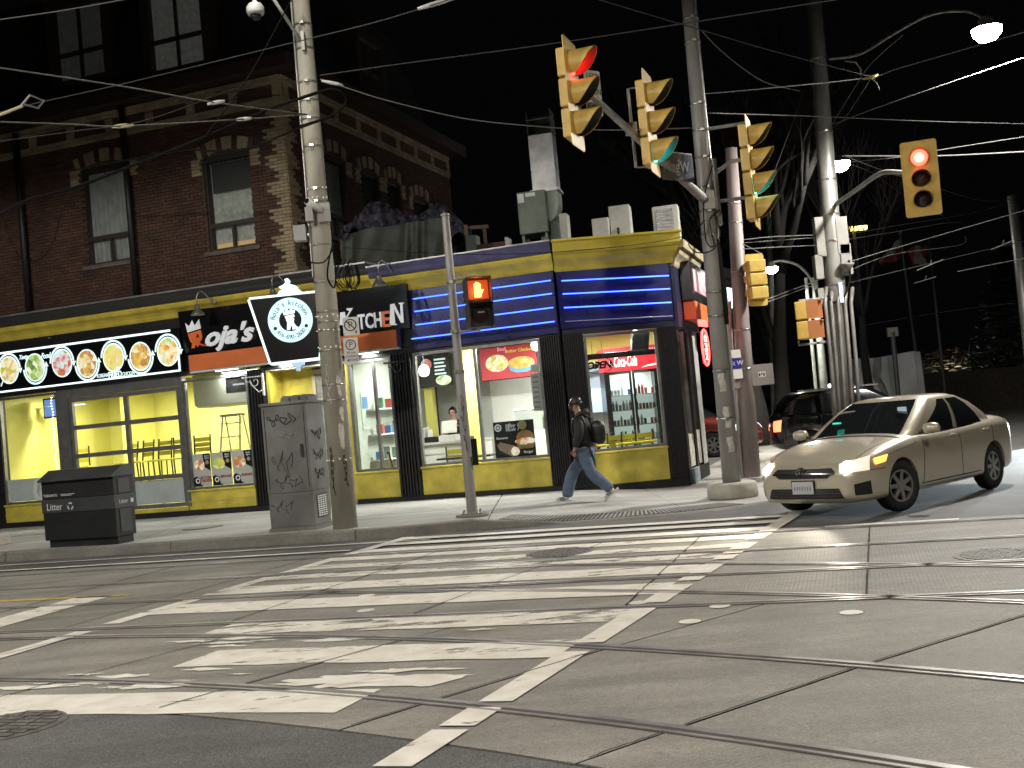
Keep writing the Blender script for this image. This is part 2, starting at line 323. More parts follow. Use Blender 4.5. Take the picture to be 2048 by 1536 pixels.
# concrete bedding below the slabs, seen in the joints
bedding = MB().add([(-24, 13.85, .003), (-24, 2, .003), (24, 2, .003), (24, 13.85, .003)], [(0, 1, 2, 3)]).build('joint_bed', m_dark, road)
ZS = .012
def slab(poly, mat, gap=.009, z=ZS):
    if area(poly) < 0: poly = poly[::-1]
    if len(poly) < 3 or area(poly) < .05: return
    q = inset(poly, gap)
    if area(q) < .03: return
    zz = z + random.uniform(-.0012, .0012)
    MB().prism(q, lambda a, b, d: (a, b, d), .0035, zz).build('concrete_slab', mat, road)
def rl(x, y): p = FR.l((x, y, 0)); return (p.x, p.y)
rnd0 = random.Random(8)
# straight streetcar lanes: rows between the rails
rows = [(8.93, 10.43), (10.43, 11.97), (11.97, 13.47), (13.47, 13.83)]
cuts = [(-15.4 + 1.95 * i + rnd0.uniform(-.25, .25), rnd0.uniform(-.05, .22)) for i in range(17)]
rnd = random.Random(3)
for k, (v0, v1) in enumerate(rows):
    for (ua, sa), (ub, sb_) in zip(cuts, cuts[1:]): slab([(ua + sa * (v0 - 9), v0), (ub + sb_ * (v0 - 9), v0), (ub + sb_ * (v1 - 9), v1), (ua + sa * (v1 - 9), v1)], m_conc2)
# slabs of the curving track in the foreground, joints nearly square to the rails
CC = Vector((-11.0, -8.1))
def pol(R, th): th2 = th - .0122 * (R - 18); return rl(CC.x + R * cos(th2), CC.y + R * sin(th2))
rad = [17.35, 17.98, 19.5, 21.55, 23.08, 25.5, 28.5]
for i in range(len(rad) - 1):
    th = radians(18)
    while th < radians(92):
        dth = .092; n = 3
        poly = [pol(rad[i], th + dth * j / n) for j in range(n + 1)][::-1] + [pol(rad[i + 1], th + dth * j / n) for j in range(n + 1)]
        poly = clip(poly, (0, 1), 8.93); th += dth
        if len(poly) >= 3:
            c = (sum(p[0] for p in poly) / len(poly), sum(p[1] for p in poly) / len(poly))
            if -16 < c[0] < 16: slab(poly, m_conc)
# the asphalt corner nearest the camera
poly = [pol(17.33, radians(a)) for a in range(14, 97, 3)]; c0 = rl(CC.x, CC.y)
MB().grid(28, 3, lambda a, b: (*pol(17.33 - 9 * b, radians(12 + 84 * a)), .0125)).build('asphalt_patch', m_asph2, road)

# ------------------------------------------------------------------ rails
m_steel = M('rail_steel', (.36, .345, .34), .36, .45, var=.25, scale=3)
m_rust = M('rail_groove', (.105, .095, .082), .85)
def smooth_path(pts, n=40):
    out = []
    P = [Vector(p) for p in pts]
    for i in range(len(P) - 1):
        p0 = P[max(i - 1, 0)]; p1 = P[i]; p2 = P[i + 1]; p3 = P[min(i + 2, len(P) - 1)]
        for k in range(n):
            t = k / n; out.append(.5 * ((2 * p1) + (p2 - p0) * t + (2 * p0 - 5 * p1 + 4 * p2 - p3) * t * t + (3 * p1 - p0 - 3 * p2 + p3) * t ** 3))
    out.append(P[-1]); return out
def ribbon(path, o0, o1, z0, z1, mb):
    n = len(path); vs = []
    for i, p in enumerate(path):
        t = (path[min(i + 1, n - 1)] - path[max(i - 1, 0)]).normalized(); nn = Vector((-t.y, t.x))
        for o, z in ((o0, z0), (o0, z1), (o1, z1), (o1, z0)): q = p + nn * o; vs.append((q.x, q.y, z))
    fs = []
    for i in range(n - 1):
        for j in range(3): fs.append((i * 4 + j, i * 4 + j + 1, (i + 1) * 4 + j + 1, (i + 1) * 4 + j))
    return mb.add(vs, fs)
def rail(path, label):
    t = thing('streetcar_rail', label, 'rail', (0, 0, 0), ANG_R, 'grooved streetcar rails set in the road'); z = ZS + .004
    ribbon(path, -.062, .064, .004, z, MB()).build('groove_bed', m_rust, t)
    ribbon(path, .008, .058, z + .0005, z + .007, MB()).build('rail_head', m_steel, t)
    ribbon(path, -.056, -.03, z + .0005, z + .005, MB()).build('guard_lip', m_steel, t)
    return t
def arc(R, a0, a1, n=70): return [Vector(rl(CC.x + R * cos(radians(a0 + (a1 - a0) * i / n)), CC.y + R * sin(radians(a0 + (a1 - a0) * i / n)))) for i in range(n + 1)]
rail(arc(17.98, 88, 24), 'thick grooved steel rail curving across the nearest foreground over the asphalt edge')
rail(arc(19.50, 80, 24), 'curved steel rail second from the bottom of the picture, ending at the right edge')
for v, lb in ((8.93, 'nearest straight rail, under the second wide stripe row of the crosswalk'), (10.43, 'straight rail crossing mid crosswalk, second of the four straight ones'),
              (11.97, 'third straight streetcar rail, running below the far manhole cover'), (13.47, 'farthest straight streetcar rail, next to the far asphalt lane')):
    rail([Vector((u, v + .05 * sin(u * .12))) for u in range(-22, 23)], lb)
rail(arc(21.55, 66, 24), 'curved branch rail leaving the straight track in the crosswalk, nearer of two')
rail(arc(23.08, 68, 24), 'curved branch rail leaving the straight track in the crosswalk, farther of two')

# ------------------------------------------------------------------ paint
def mark(name, poly, mat, z=ZS + .0055):
    if area(poly) < 0: poly = poly[::-1]
    return MB().add([(a, b, z) for a, b in poly], [tuple(range(len(poly)))]).build(name, mat, road)
def rough_quad(u0, u1, v0, v1, seed=0, j=.03, n=12, s0=0., s1=0.):
    r = random.Random(seed); top = [(u0 + s1 + (u1 - u0) * i / n, v1 + r.uniform(-j, j)) for i in range(n + 1)]; bot = [(u0 + s0 + (u1 - u0) * i / n, v0 + r.uniform(-j, j)) for i in range(n + 1)]
    return bot + top[::-1]
def Lx(v): return -7.12 + (v - 7.7) * .088
def Rx(v): return -2.38 + (v - 5.0) * .137
stripes = [(5.92, 6.44, 0), (7.20, 7.74, 1), (8.36, 8.86, 2), (9.52, 10.08, 0), (10.62, 11.14, 1), (11.55, 11.92, 2), (12.28, 12.62, 2), (12.98, 13.34, 1), (13.72, 14.04, 0), (14.42, 14.72, 0), (15.02, 15.30, 0)]
for k, (v0, v1, wear) in enumerate(stripes):
    m = (m_paint, m_paint_half, m_paint_worn)[wear]; a, b = Lx((v0 + v1) / 2), Rx((v0 + v1) / 2)
    if k == 0: a, b = -6.2, -3.05
    if k == 1: a = -5.05
    if k == 2: a = -5.6
    mark('crosswalk_stripe', rough_quad(a, b, v0, v1, k, .018, s0=-.03, s1=.03), m)
for va, vb in ((3.4, 4.75), (4.95, 5.55), (5.62, 5.98), (6.1, 7.35), (7.62, 8.85), (9.1, 9.95), (10.15, 10.4), (10.55, 11.2), (11.4, 11.7), (11.8, 12.0), (12.1, 12.6), (12.85, 13.4), (13.55, 15.9)):
    mark('crosswalk_edge_line', [(Rx(va) - .02, va), (Rx(va) + .19, va), (Rx(vb) + .19, vb), (Rx(vb) - .02, vb)], m_paint, ZS + .0075)
for va, vb in ((4.6, 6.2), (6.6, 8.75), (9.1, 10.35), (10.6, 11.8), (12.1, 13.3), (13.6, 15.35)):
    mark('crosswalk_edge_line', [(Lx(va) - .18, va), (Lx(va) + .02, va), (Lx(vb) + .02, vb), (Lx(vb) - .18, vb)], m_paint_half, ZS + .0075)
mark('crosswalk_stripe', rough_quad(-3.45, -2.6, 6.5, 6.78, 60, .03, s0=-.1, s1=.1), m_paint_half, ZS + .0051)
mark('stop_bar', rough_quad(-8.95, -8.45, 8.4, 10.95, 40, .03), m_paint_half)
mark('centre_line', rough_quad(-21, -8.2, 10.86, 10.98, 41, .012, 30), m_paint_y)
mark('lane_line', [(-19, 13.98), (-6.9, 14.05), (-6.9, 14.17), (-19, 14.10)], m_paint)
mark('lane_line', [(-21, 14.72), (-6.0, 14.86), (-6.0, 14.93), (-21, 14.79)], m_paint)
mark('lane_line', rough_quad(-.45, 1.05, 13.62, 13.76, 43, .008), m_paint)
mark('lane_line', rough_quad(2.1, 3.6, 13.62, 13.76, 44, .008), m_paint)
mark('lane_line', rough_quad(4.9, 7.6, 13.62, 13.76, 45, .008), m_paint)
for x, y in ((1380, 1247), (1703, 1229), (1440, 1216), (1277, 1209), (734, 1194), (732, 1224)):
    p = gp(x, y); q = rl(p.x, p.y); mark('paint_dot', [(q[0] + .085 * cos(i * pi / 6), q[1] + .085 * sin(i * pi / 6)) for i in range(12)], m_paint, ZS + .005)
# slab joints that break through the paint
def crack(p, q, n=10):
    rg = random.Random(int(p[0] * 100)); d = Vector((q[0] - p[0], q[1] - p[1])); nn = Vector((-d.y, d.x)).normalized(); pts = [Vector(p) + d * (i / n) + nn * rg.uniform(-.006, .006) for i in range(n + 1)]
    mark('joint_crack', [tuple(v + nn * .007) for v in pts] + [tuple(v - nn * .007) for v in pts[::-1]], m_dark, ZS + .0088)
for ua, sa in cuts:
    if -9.5 < ua < 1:
        for v0, v1 in rows[:3]: crack((ua + sa * (v0 - 9), v0 + .08), (ua + sa * (v1 - 9), v1 - .08))
for i in range(len(rad) - 1):
    th = radians(18)
    while th < radians(92):
        a_, b_ = pol(rad[i] + .08, th), pol(rad[i + 1] - .08, th); th += .092
        if -8 < a_[0] < 0 and b_[1] < 8.85: crack(a_, b_)
# scraps of old paint left by wear in the foreground
r = random.Random(11)
for i in range(26):
    cu, cv = r.uniform(-6.6, -2.6), r.choice((6.7, 7.0, 8.0, 8.2, 6.55, 7.85)) + r.uniform(-.12, .12); s = r.uniform(.04, .16)
    mark('paint_scrap', [(cu + s * (2.2 + r.uniform(-1.2, .8)) * cos(j * pi / 7), cv + s * .42 * (1 + r.uniform(-.75, .6)) * sin(j * pi / 7)) for j in range(14)], m_paint_half, ZS + .0059 + i * .00005)

# ------------------------------------------------------------------ iron covers in the road
m_iron = M('cast_iron', (.15, .142, .13), .6, .3, var=.4, scale=14, bump=.4)
def cover(name, label, x, y, rr, parent=None, bars=9, z=ZS + .002):
    p = gp(x, y, z); t = thing(name, label, 'manhole cover', (p.x, p.y, z), ANG_R)
    MB().lathe([(rr, -.004), (rr, .003), (rr - .03, .005)], 28).build('cover_plate', m_iron, t)
    mb = MB()
    for i in range(bars):
        yy = -rr * .8 + i * 1.6 * rr / (bars - 1); hw = sqrt(max(0, (rr * .88) ** 2 - yy * yy))
        k = max(1, int(hw / .07))
        for j in range(k): x0 = -hw + 2 * hw * j / k; mb.box(x0 + .01, x0 + 2 * hw / k - .012, yy - .028, yy + .028, .004, .012)
    tag(mb.build('tread_lug', m_iron, t), kind='stuff')
    return t
cover('manhole_cover', 'round ribbed iron cover in the far stripes of the crosswalk', 1120, 1105, .42)
cover('manhole_cover', 'iron cover in the concrete lane at the right edge, below the car', 2000, 1109, .40)
cover('manhole_cover', 'iron cover cut by the left edge in the nearest asphalt', 15, 1452, .36)

# ================================================================== SIDEWALK
def zs(x, y):
    k = min(1, max(0, (x - .6) / 2.3)); k = k * k * (3 - 2 * k); a = min(1, max(0, (x + .9) / 1.5)); a = a * a * (3 - 2 * a); d = min(1, max(0, (y - 16.9) / 2.0)); d = d * d * (3 - 2 * d); return .15 - .135 * max(k, a * (1 - d))
kpts = [FR.w(u, v) for u, v in ((-24, 15.52), (-20, 15.52), (-16, 15.52), (-12, 15.52), (-9.4, 15.52), (-7.8, 15.53), (-6.7, 15.62))] + [Vector((-.9, 16.98, 0)), Vector((.6, 16.55, 0)), Vector((2.2, 16.32, 0)), Vector((3.6, 16.75, 0)), Vector((4.8, 17.9, 0)), Vector((5.45, 19.8, 0)), Vector((6.2, 22, 0)), Vector((7.5, 26, 0)), Vector((9, 31, 0)), Vector((12, 41, 0))]
ipts = [FF.w(u, .6) for u in (-20.5, -16.5, -12.8, -9.3, -6.8, -5.2, -4.0)] + [FF.w(-2.2, .6), FF.w(-.3, .7), Vector((2.2, 22.2, 0)), Vector((2.9, 22.4, 0)), Vector((3.2, 22.9, 0)), Vector((3.6, 24, 0)), Vector((4.2, 26, 0)), Vector((5.5, 30, 0)), Vector((7, 35, 0)), Vector((9, 44, 0))]
K = smooth_path([(p.x, p.y) for p in kpts], 10); I = smooth_path([(p.x, p.y) for p in ipts], 10)
def wk(t, s):
    n = len(K) - 1; x = min(max(t, 0), .99999) * n; i = int(x); f = x - i
    a = K[i].lerp(K[i + 1], f); b = I[i].lerp(I[i + 1], f); p = a.lerp(b, s); return p
walk = MB().grid(160, 10, lambda a, b: (lambda p: (p.x, p.y, zs(p.x, p.y) - .04))(wk(a, .03 + .97 * b))).build('sidewalk', m_dark)
tag(walk, kind='structure')
def lenK(): return sum((K[i + 1] - K[i]).length for i in range(len(K) - 1))
cum = [0]
for i in range(len(K) - 1): cum.append(cum[-1] + (K[i + 1] - K[i]).length)
def t_at(d):
    for i in range(len(cum) - 1):
        if cum[i + 1] >= d: return (i + (d - cum[i]) / max(1e-6, cum[i + 1] - cum[i])) / (len(cum) - 1)
    return 1.
def paver(t0, t1, s0, s1):
    n = 10
    mb = MB(); mb.grid(n, n, lambda a, b: (lambda p: (p.x, p.y, zs(p.x, p.y)))(wk(t0 + (t1 - t0) * (.0022 + .9956 * a), s0 + (s1 - s0) * (.002 + .996 * b))))
    mb.build('paving_slab', m_walk, walk, smooth=True)
d = 0
while d < cum[-1] - .5:
    L = 3.1; t0, t1 = t_at(d), t_at(min(d + L, cum[-1]))
    paver(t0, t1, .024, .42); paver(t0, t1, .42, 1.); d += L
d = 0; k = 0
while d < cum[-1] - .3:
    L = 3.3 if d > 4 else 3.3; t0, t1 = t_at(d + .012), t_at(min(d + L, cum[-1])); n = 6; vs = []
    for i in range(n + 1):
        a = wk(t0 + (t1 - t0) * i / n, 0); b = wk(t0 + (t1 - t0) * i / n, 1); inn = (b - a).normalized(); h = zs(a.x, a.y) + .004
        for o, z in ((-.02, 0), (0, max(.01, h - .02)), (.02, h), (.18, h + .003), (.18, 0)): q = a + inn * o; vs.append((q.x, q.y, z))
    MB().add(vs, [(i * 5 + j, i * 5 + j + 1, i * 5 + j + 6, i * 5 + j + 5) for i in range(n) for j in range(4)]).build('kerb_stone', m_kerb, walk)
    d += L
# iron tactile grating along the corner kerb
t = thing('sidewalk_grating', 'long ribbed iron grating plate set along the dropped corner kerb', 'grating')
ga, gb = t_at(cum[-1] * 0), 0
pa, pb = gp(1000, 1049, .12), gp(1400, 1028, .03)
tt_ = [i / 600 for i in range(601) if -.35 < wk(i / 600, 0).x < 3.3 and wk(i / 600, 0).y < 17.2]; path = []
for i in range(57):
    q = tt_[0] + (tt_[-1] - tt_[0]) * i / 56; a_, b_ = wk(q, 0), wk(q, 1); path.append(a_ + (b_ - a_).normalized() * .56)
mb = MB(); ribz = MB()
for i in range(len(path) - 1):
    a, b = path[i], path[i + 1]; tdir = (b - a).normalized(); nn = Vector((-tdir.y, tdir.x)); z = zs(a.x, a.y) + .004
    q = [a - nn * .36, b - nn * .36, b + nn * .36, a + nn * .36]
    mb.add([(p.x, p.y, zs(p.x, p.y) + .006) for p in q], [(0, 1, 2, 3)])
    c = a + (b - a) * .5; h = (b - a).length * .26
    ribz.add([(p.x, p.y, zs(p.x, p.y) + zz) for zz in (.007, .014) for p in (c - tdir * h - nn * .33, c + tdir * h - nn * .33, c + tdir * h + nn * .33, c - tdir * h + nn * .33)], [(4, 5, 6, 7), (0, 1, 5, 4), (1, 2, 6, 5), (2, 3, 7, 6), (3, 0, 4, 7)])
mb.build('plate', M('grating_slot', (.035, .033, .03), .8), t); ribz.build('rib', M('grating_rib', (.24, .235, .22), .6, .2), t)
p = gp(405, 1055, .155)
t = thing('utility_cover', 'flat oval-looking iron cover in the sidewalk between the bin and the cabinet', 'manhole cover', (p.x, p.y, .152), 0)
MB().lathe([(.38, 0), (.38, .006), (.36, .008)], 28).build('cover_plate', m_iron, t); MB().lathe([(.31, .0085), (.31, .011)], 28).build('cover_lid', M('worn_iron', (.2, .2, .2)), t)
# ================================================================== CORNER RESTAURANT (one storey) 
m_black = M('black_paint', (.012, .012, .013), .45, var=.3, scale=9, bump=.15)
m_plinth = M('black_base', (.010, .010, .011), .6, var=.4, scale=5, bump=.3)
m_yel = M('yellow_paint', (.62, .52, .08), .55, var=.26, scale=2.6, bump=.25, bscale=9)
m_yelc = M('yellow_cornice_paint', (.52, .41, .05), .6, var=.2, scale=3, bump=.2, bscale=14)
m_yelin = M('yellow_inner_wall', (.84, .785, .20), .6, var=.07, scale=1.2)
m_blue = M('blue_fascia_panel', (.008, .010, .105), .30, var=.15, scale=2)
m_navy = M('dark_navy_panel', (.02, .02, .06), .4, var=.2, scale=3)
m_frame = M('aluminium_frame', (.26, .26, .26), .38, .7, var=.15, scale=8)
m_dframe = M('dark_door_frame', (.19, .19, .19), .4, .4, var=.15, scale=6)
m_white = M('white_paint', (.78, .78, .75), .5, var=.05, scale=3)
m_greyw = M('grey_plaster', (.42, .43, .41), .7, var=.12, scale=2)
m_tilef = M('floor_tile', (.35, .33, .29), .4, var=.12, scale=4)
m_glass = glass('window_glass', dirt=.03)
m_purple = M('blue_grey_flashing', (.09, .085, .17), .4, .3, var=.2, scale=5)
m_flash = M('grey_metal_flashing', (.33, .33, .33), .4, .6, var=.2, scale=5)
m_orange = M('orange_panel', (.80, .20, .06), .45, var=.08, scale=2)
shop = thing('corner_restaurant', 'single-storey yellow, black and blue corner restaurant with big lit windows', 'restaurant', FF.w(0, 0), ANG_F)
def c2f(x, y, z=0.):              # chamfer-local point -> shop-local point
    p = FC.w(x, y, z); return FF.l(p)
def s2f(x, y, z=0.): return FF.l(FS.w(x, y, z))
class TMB(MB):                    # mesh builder writing through a frame change
    def __init__(s, fn): super().__init__(); s.fn = fn
    def add(s, vs, fs): return super().add([tuple(s.fn(*p)) for p in vs], fs)
idn = lambda x, y, z: (x, y, z)
def P(fn, name, mat, *boxes, bev=0., smooth=False, parent=None):
    mb = TMB(fn)
    for b in boxes: mb.box(*b)
    return mb.build(name, mat, parent or shop, smooth, bev)
# plinth, piers behind the cladding
P(idn, 'plinth', m_plinth, (-20, -6.72, -.05, .25, 0, .27)); P(idn, 'plinth', m_plinth, (-4.74, 0, -.05, .25, -.06, .25)); P(c2f, 'plinth', m_plinth, (0.02, 2.26, -.05, .25, -.1, .18))
P(s2f, 'plinth', m_plinth, (0, 2.7, -.04, .2, -.2, .3))
# yellow bulkhead panels with a capping ledge
def bulkhead(fn, x0, x1, z0, z1, ledge=True):
    o = P(fn, 'bulkhead_panel', m_yel, (x0, x1, -.035, .2, z0, z1), bev=.008)
    if ledge: P(fn, 'ledge', m_yel, (x0 - .01, x1 + .01, -.075, .2, z1 - .005, z1 + .035), bev=.01)
bulkhead(idn, -14.12, -12.36, .27, .66); bulkhead(idn, -12.34, -8.96, .271, .36, False); bulkhead(idn, -8.93, -7.20, .272, .68)
bulkhead(idn, -4.74, -3.73, .25, .78); bulkhead(idn, -3.22, -.44, .25, .79); bulkhead(c2f, .44, 1.90, .18, .80)
P(idn, 'bulkhead_trim', m_yel, (-14.12, -12.36, -.05, -.034, .43, .455)); P(idn, 'bulkhead_trim', m_yel, (-8.93, -7.2, -.05, -.034, .45, .475))
# fluted black pilasters: each flute its own rib
def pilaster(fn, x0, x1, z0, z1, n):
    P(fn, 'pilaster', m_black, (x0, x1, -.06, .2, z0, z1))
    wd = (x1 - x0) / n
    mb = TMB(fn); mb.box(0, wd * .5, -.1, -.06, z0, z1); 
    for i in range(n):
        q = TMB(fn); a = x0 + wd * (i + .22); b = a + wd * .56
        q.prism([(a, -.06), (a + .2 * (b - a), -.1), (b - .2 * (b - a), -.1), (b, -.06)], lambda u, v, d: (u, v, d), z0 + .002, z1 - .002); q.build('flute', m_black, shop)
pilaster(idn, -7.16, -6.72, .27, 3.22, 6); pilaster(idn, -3.70, -3.22, .25, 3.2, 7); pilaster(idn, -.43, -.0, .25, 3.2, 9); pilaster(c2f, .02, .43, .18, 3.2, 9); pilaster(c2f, 1.91, 2.25, .18, 3.16, 8)
P(idn, 'end_pier', m_black, (-14.45, -14.12, -.06, .2, .25, 3.3))
# windows -----------------------------------------------------------
def window(fn, x0, x1, z0, z1, mull=(), fw=.05, mat=None, y=0., fm=None, rows=()):
    fm = fm or m_frame; f = TMB(fn); d0, d1 = y - .03, y + .06
    f.box(x0, x0 + fw, d0, d1, z0, z1).box(x1 - fw, x1, d0, d1, z0, z1).box(x0 + fw, x1 - fw, d0, d1, z0, z0 + fw).box(x0 + fw, x1 - fw, d0, d1, z1 - fw, z1)
    xs = [x0 + fw] + [m for m in mull] + [x1 - fw]; zsr = [z0 + fw] + list(rows) + [z1 - fw]; h = fw * .55
    for m in mull: f.box(m - h, m + h, d0 + .004, d1 - .004, z0 + fw, z1 - fw)
    for r_ in rows: f.box(x0 + fw, x1 - fw, d0 + .008, d1 - .008, r_ - h, r_ + h)
    wf = f.build('window_frame', fm, shop)
    for i in range(len(xs) - 1):
        for j in range(len(zsr) - 1):
            a = xs[i] + (h if i else 0); b = xs[i + 1] - (h if i < len(xs) - 2 else 0); c = zsr[j] + (h if j else 0); e = zsr[j + 1] - (h if j < len(zsr) - 2 else 0)
            q = TMB(fn); q.add([(a, y + .015, c), (b, y + .015, c), (b, y + .015, e), (a, y + .015, e)], [(0, 1, 2, 3)]); q.build('pane', mat or m_glass, wf)
    return wf
window(idn, -14.10, -12.36, .70, 3.24)
window(idn, -12.02, -8.95, .37, 3.05, mull=(-10.44,), rows=(1.06, 1.70, 2.36), fw=.09, fm=m_dframe)
window(idn, -8.85, -7.18, .72, 3.16); window(idn, -4.72, -3.72, .82, 3.15, mull=(-4.13,)); window(idn, -3.20, -.44, .83, 3.17, mull=(-1.84,)); window(c2f, .44, 1.90, .84, 3.15)
P(idn, 'door_jamb', m_dframe, (-12.35, -12.03, -.05, .12, .36, 3.3)); P(idn, 'door_jamb', m_dframe, (-8.94, -8.86, -.05, .1, .36, 3.25)); P(idn, 'door_header', m_dframe, (-14.2, -7.17, -.055, .12, 3.26, 3.34), (-12.03, -8.95, -.05, .1, 3.06, 3.258))
# frosted lower panes of the glazed overhead door
m_frost = M('frosted_film', (.75, .78, .80), .7, var=.12, scale=2)
P(idn, 'frosted_film', m_frost, (-11.9, -8.98, .030, .034, .47, 1.0)); P(idn, 'frosted_film', m_frost, (-14.04, -12.42, .030, .034, .76, 1.28))
m_decal = M('white_decal', (.75, .77, .74), .5)
lg = MB(); ring_poly(lg, .17, .30, front(-13.0, .98, .004), .0, .003, 28)
lg.prism([(-.08, -.14), (-.1, -.02), (-.02, .0), (-.09, .13), (.09, .13), (.03, .02), (.12, -.14), (.05, -.14), (.0, -.06), (-.03, -.14)], front(-13., .98, .004), 0, .003)
lg.build('round_window_decal', m_decal, shop)
# header band between windows and fascia
P(idn, 'fascia_soffit', m_black, (-20, 0, -.10, .1, 3.2 + .14, 3.42)); P(idn, 'lintel', m_black, (-6.7, 0, -.05, .15, 3.18, 3.338)); P(c2f, 'lintel', m_navy, (0.03, 2.25, -.05, .15, 3.17, 3.30))
P(idn, 'upper_fascia', m_black, (-20, -8.66, -.12, .15, 3.421, 4.60))
P(idn, 'blue_fascia', m_blue, (-3.12, -.008, -.10, .15, 3.23, 4.47)); P(c2f, 'blue_fascia', m_blue, (0.008, 2.26, -.098, .15, 3.30, 4.42)); P(s2f, 'side_fascia', m_navy, (.01, 2.7, -.10, .15, 3.15, 4.4))
P(idn, 'fascia_core', m_black, (-8.66, -3.12, -.04, .15, 3.425, 4.60))
# neon tubes, each with end caps
m_neon = E_('blue_neon', (.05, .13, 1.0), 5.); m_cap = M('tube_cap', (.05, .05, .08), .4)
for zz in (4.27, 4.01, 3.735, 3.46):
    o = MB().cyl((-3.02 - (.12 if zz < 3.5 else 0), -.135, zz), (-.05, -.135, zz), .0125, n=8).build('neon_tube', m_neon, shop, True)
    MB().cyl((-3.06 - (.12 if zz < 3.5 else 0), -.13, zz), (-3.02 - (.12 if zz < 3.5 else 0), -.13, zz), .024).build('tube_cap', m_cap, o); MB().cyl((-.05, -.13, zz), (-.02, -.13, zz), .024).build('tube_cap', m_cap, o)
for k, zz in enumerate((4.24, 3.98, 3.71, 3.44)):
    q = TMB(c2f); q.cyl((.1, -.135, zz), (2.23, -.135, zz - .075), .0125, n=8)
    q.build('neon_tube' if k < 3 else 'unlit_neon_tube', m_neon if k < 3 else M('dead_neon', (.25, .25, .4), .2), shop, True)
# cornice: stepped mouldings (profile swept along each wall)
def cornice(fn, x0, x1, prof, mat, name='cornice_moulding', m0=0., m1=0.):
    q = TMB(fn); n = len(prof); vs = []
    for (x, mm) in ((x0, m0), (x1, m1)):
        for (d, z) in prof: vs.append((x + mm * d, -d, z))
    q.add(vs, [(i, i + 1, n + i + 1, n + i) for i in range(n - 1)] + [tuple(range(n)), tuple(range(2 * n - 1, n - 1, -1))]); return q.build(name, mat, shop)
low = [(-.1, 4.46), (.12, 4.46), (.14, 4.50), (.15, 4.56), (.19, 4.62), (.26, 4.68), (.28, 4.74), (.28, 4.78), (-.1, 4.78)]
low_l = [(d, z + .10) for d, z in low]
hi = [(-.1, 4.79), (.30, 4.79), (.33, 4.84), (.34, 4.90), (.40, 4.96), (.41, 5.0), (-.1, 5.0)]; hi_l = [(d, z + .1) for d, z in hi]
mt = .15
cornice(idn, -20, -3.9, low_l, m_yelc); cornice(idn, -20, -3.9, hi_l, M('black_gutter', (.03, .03, .03), .5), 'gutter'); cornice(idn, -20, -3.9, [(-.1, 5.101), (.43, 5.101), (.43, 5.135), (-.1, 5.14)], m_flash, 'flashing')
cornice(idn, -3.898, -.0, low, m_yelc, m1=mt); cornice(idn, -3.898, 0, hi, m_purple, 'gutter', m1=mt); cornice(idn, -3.898, 0, [(-.1, 5.001), (.42, 5.001), (.42, 5.03), (-.1, 5.035)], m_flash, 'flashing', m1=mt)
cornice(c2f, 0.004, 2.26, [(d, z - .04) for d, z in low], m_yelc, m0=-mt, m1=.6); cornice(c2f, 0.006, 2.26, [(-.1, 4.742), (.31, 4.742), (.36, 4.80), (.36, 4.96), (.42, 4.985), (.42, 5.02), (-.1, 5.03)], M('bright_yellow_paint', (.56, .45, .045), .5, var=.08, scale=3), 'upper_cornice', m0=-mt, m1=.6)
cornice(s2f, 0, 2.7, [(d, z - .1) for d, z in low], M('weathered_cream', (.36, .32, .2), .7, var=.35, scale=9), m0=-.45); cornice(s2f, 0, 2.7, [(-.1, 4.69), (.36, 4.69), (.38, 4.84), (-.1, 4.9)], M('weathered_cream', (.3, .3, .2)), 'upper_cornice', m0=-.45)
# roof, back walls
roofp = [(-6.3, .0), (0, 0)] + [tuple(c2f(2.2, .05)[:2])] + [tuple(s2f(2.7, .05)[:2]), (.3, 4.9), (-6.3, 7.0)]
MB().prism(roofp, lambda a, b, d: (a, b, d), 4.5, 4.86).build('roof', M('roof_felt', (.06, .06, .06), .9, var=.3), shop)
P(idn, 'back_wall', m_greyw, (-20, -6.3, 5.6, 5.75, 0, 4.5))
ceilp = [(-6.6, .14), (-.02, .14), tuple(c2f(2.2, .14)[:2]), tuple(s2f(2.6, .14)[:2]), (.3, 4.45), (-6.6, 4.45)]
MB().prism(ceilp, lambda a, b, d: (a, b, d), 3.36, 3.44).build('ceiling', m_white, shop); MB().prism(ceilp, lambda a, b, d: (a, b, d), .16, .20).build('shop_floor', m_tilef, shop)
P(idn, 'ceiling', m_yelin, (-20, -6.85, .14, 5.6, 3.38, 3.45)); P(idn, 'shop_floor', m_tilef, (-20, -6.75, .2, 5.6, .17, .21))
P(s2f, 'side_wall', m_greyw, (1.93, 2.7, -.02, .15, .29, 3.2))
b0, b1 = s2f(2.6, .1), (.3, 4.45); MB().add([(b0[0], b0[1], .1), (b1[0], b1[1], .1), (b1[0], b1[1], 4.5), (b0[0], b0[1], 4.5)], [(0, 1, 2, 3)]).build('back_wall', m_greyw, shop)
# inside walls of the left dining room (yellow) and of the kitchen side
P(idn, 'room_wall', m_yelin, (-20, -6.9, 4.2, 4.35, .2, 3.4), (-13.2, -12.9, 3.2, 4.21, .2, 3.4)); P(idn, 'room_wall', m_yelin, (-6.92, -6.75, .12, 4.2, .2, 3.4)); P(idn, 'room_wall', m_yelin, (-14.6, -14.4, .12, 4.2, .2, 3.4))
for k in range(10):
    for j in range(5): P(idn, 'wall_tile', m_white, (-9.5 + k * .22, -9.29 + k * .22, 4.17, 4.2, 1.5 + j * .12, 1.61 + j * .12))
for k in range(10):
    P(idn, 'wall_tile', M('grey_tile', (.12, .13, .12), .4), (-9.5 + k * .22 + .1, -9.29 + k * .22 + .1, 4.172, 4.2, 2.12, 2.23)); P(idn, 'wall_tile', M('grey_tile', (.12, .13, .12)), (-9.5 + k * .22, -9.29 + k * .22, 4.172, 4.2, 2.24, 2.35))
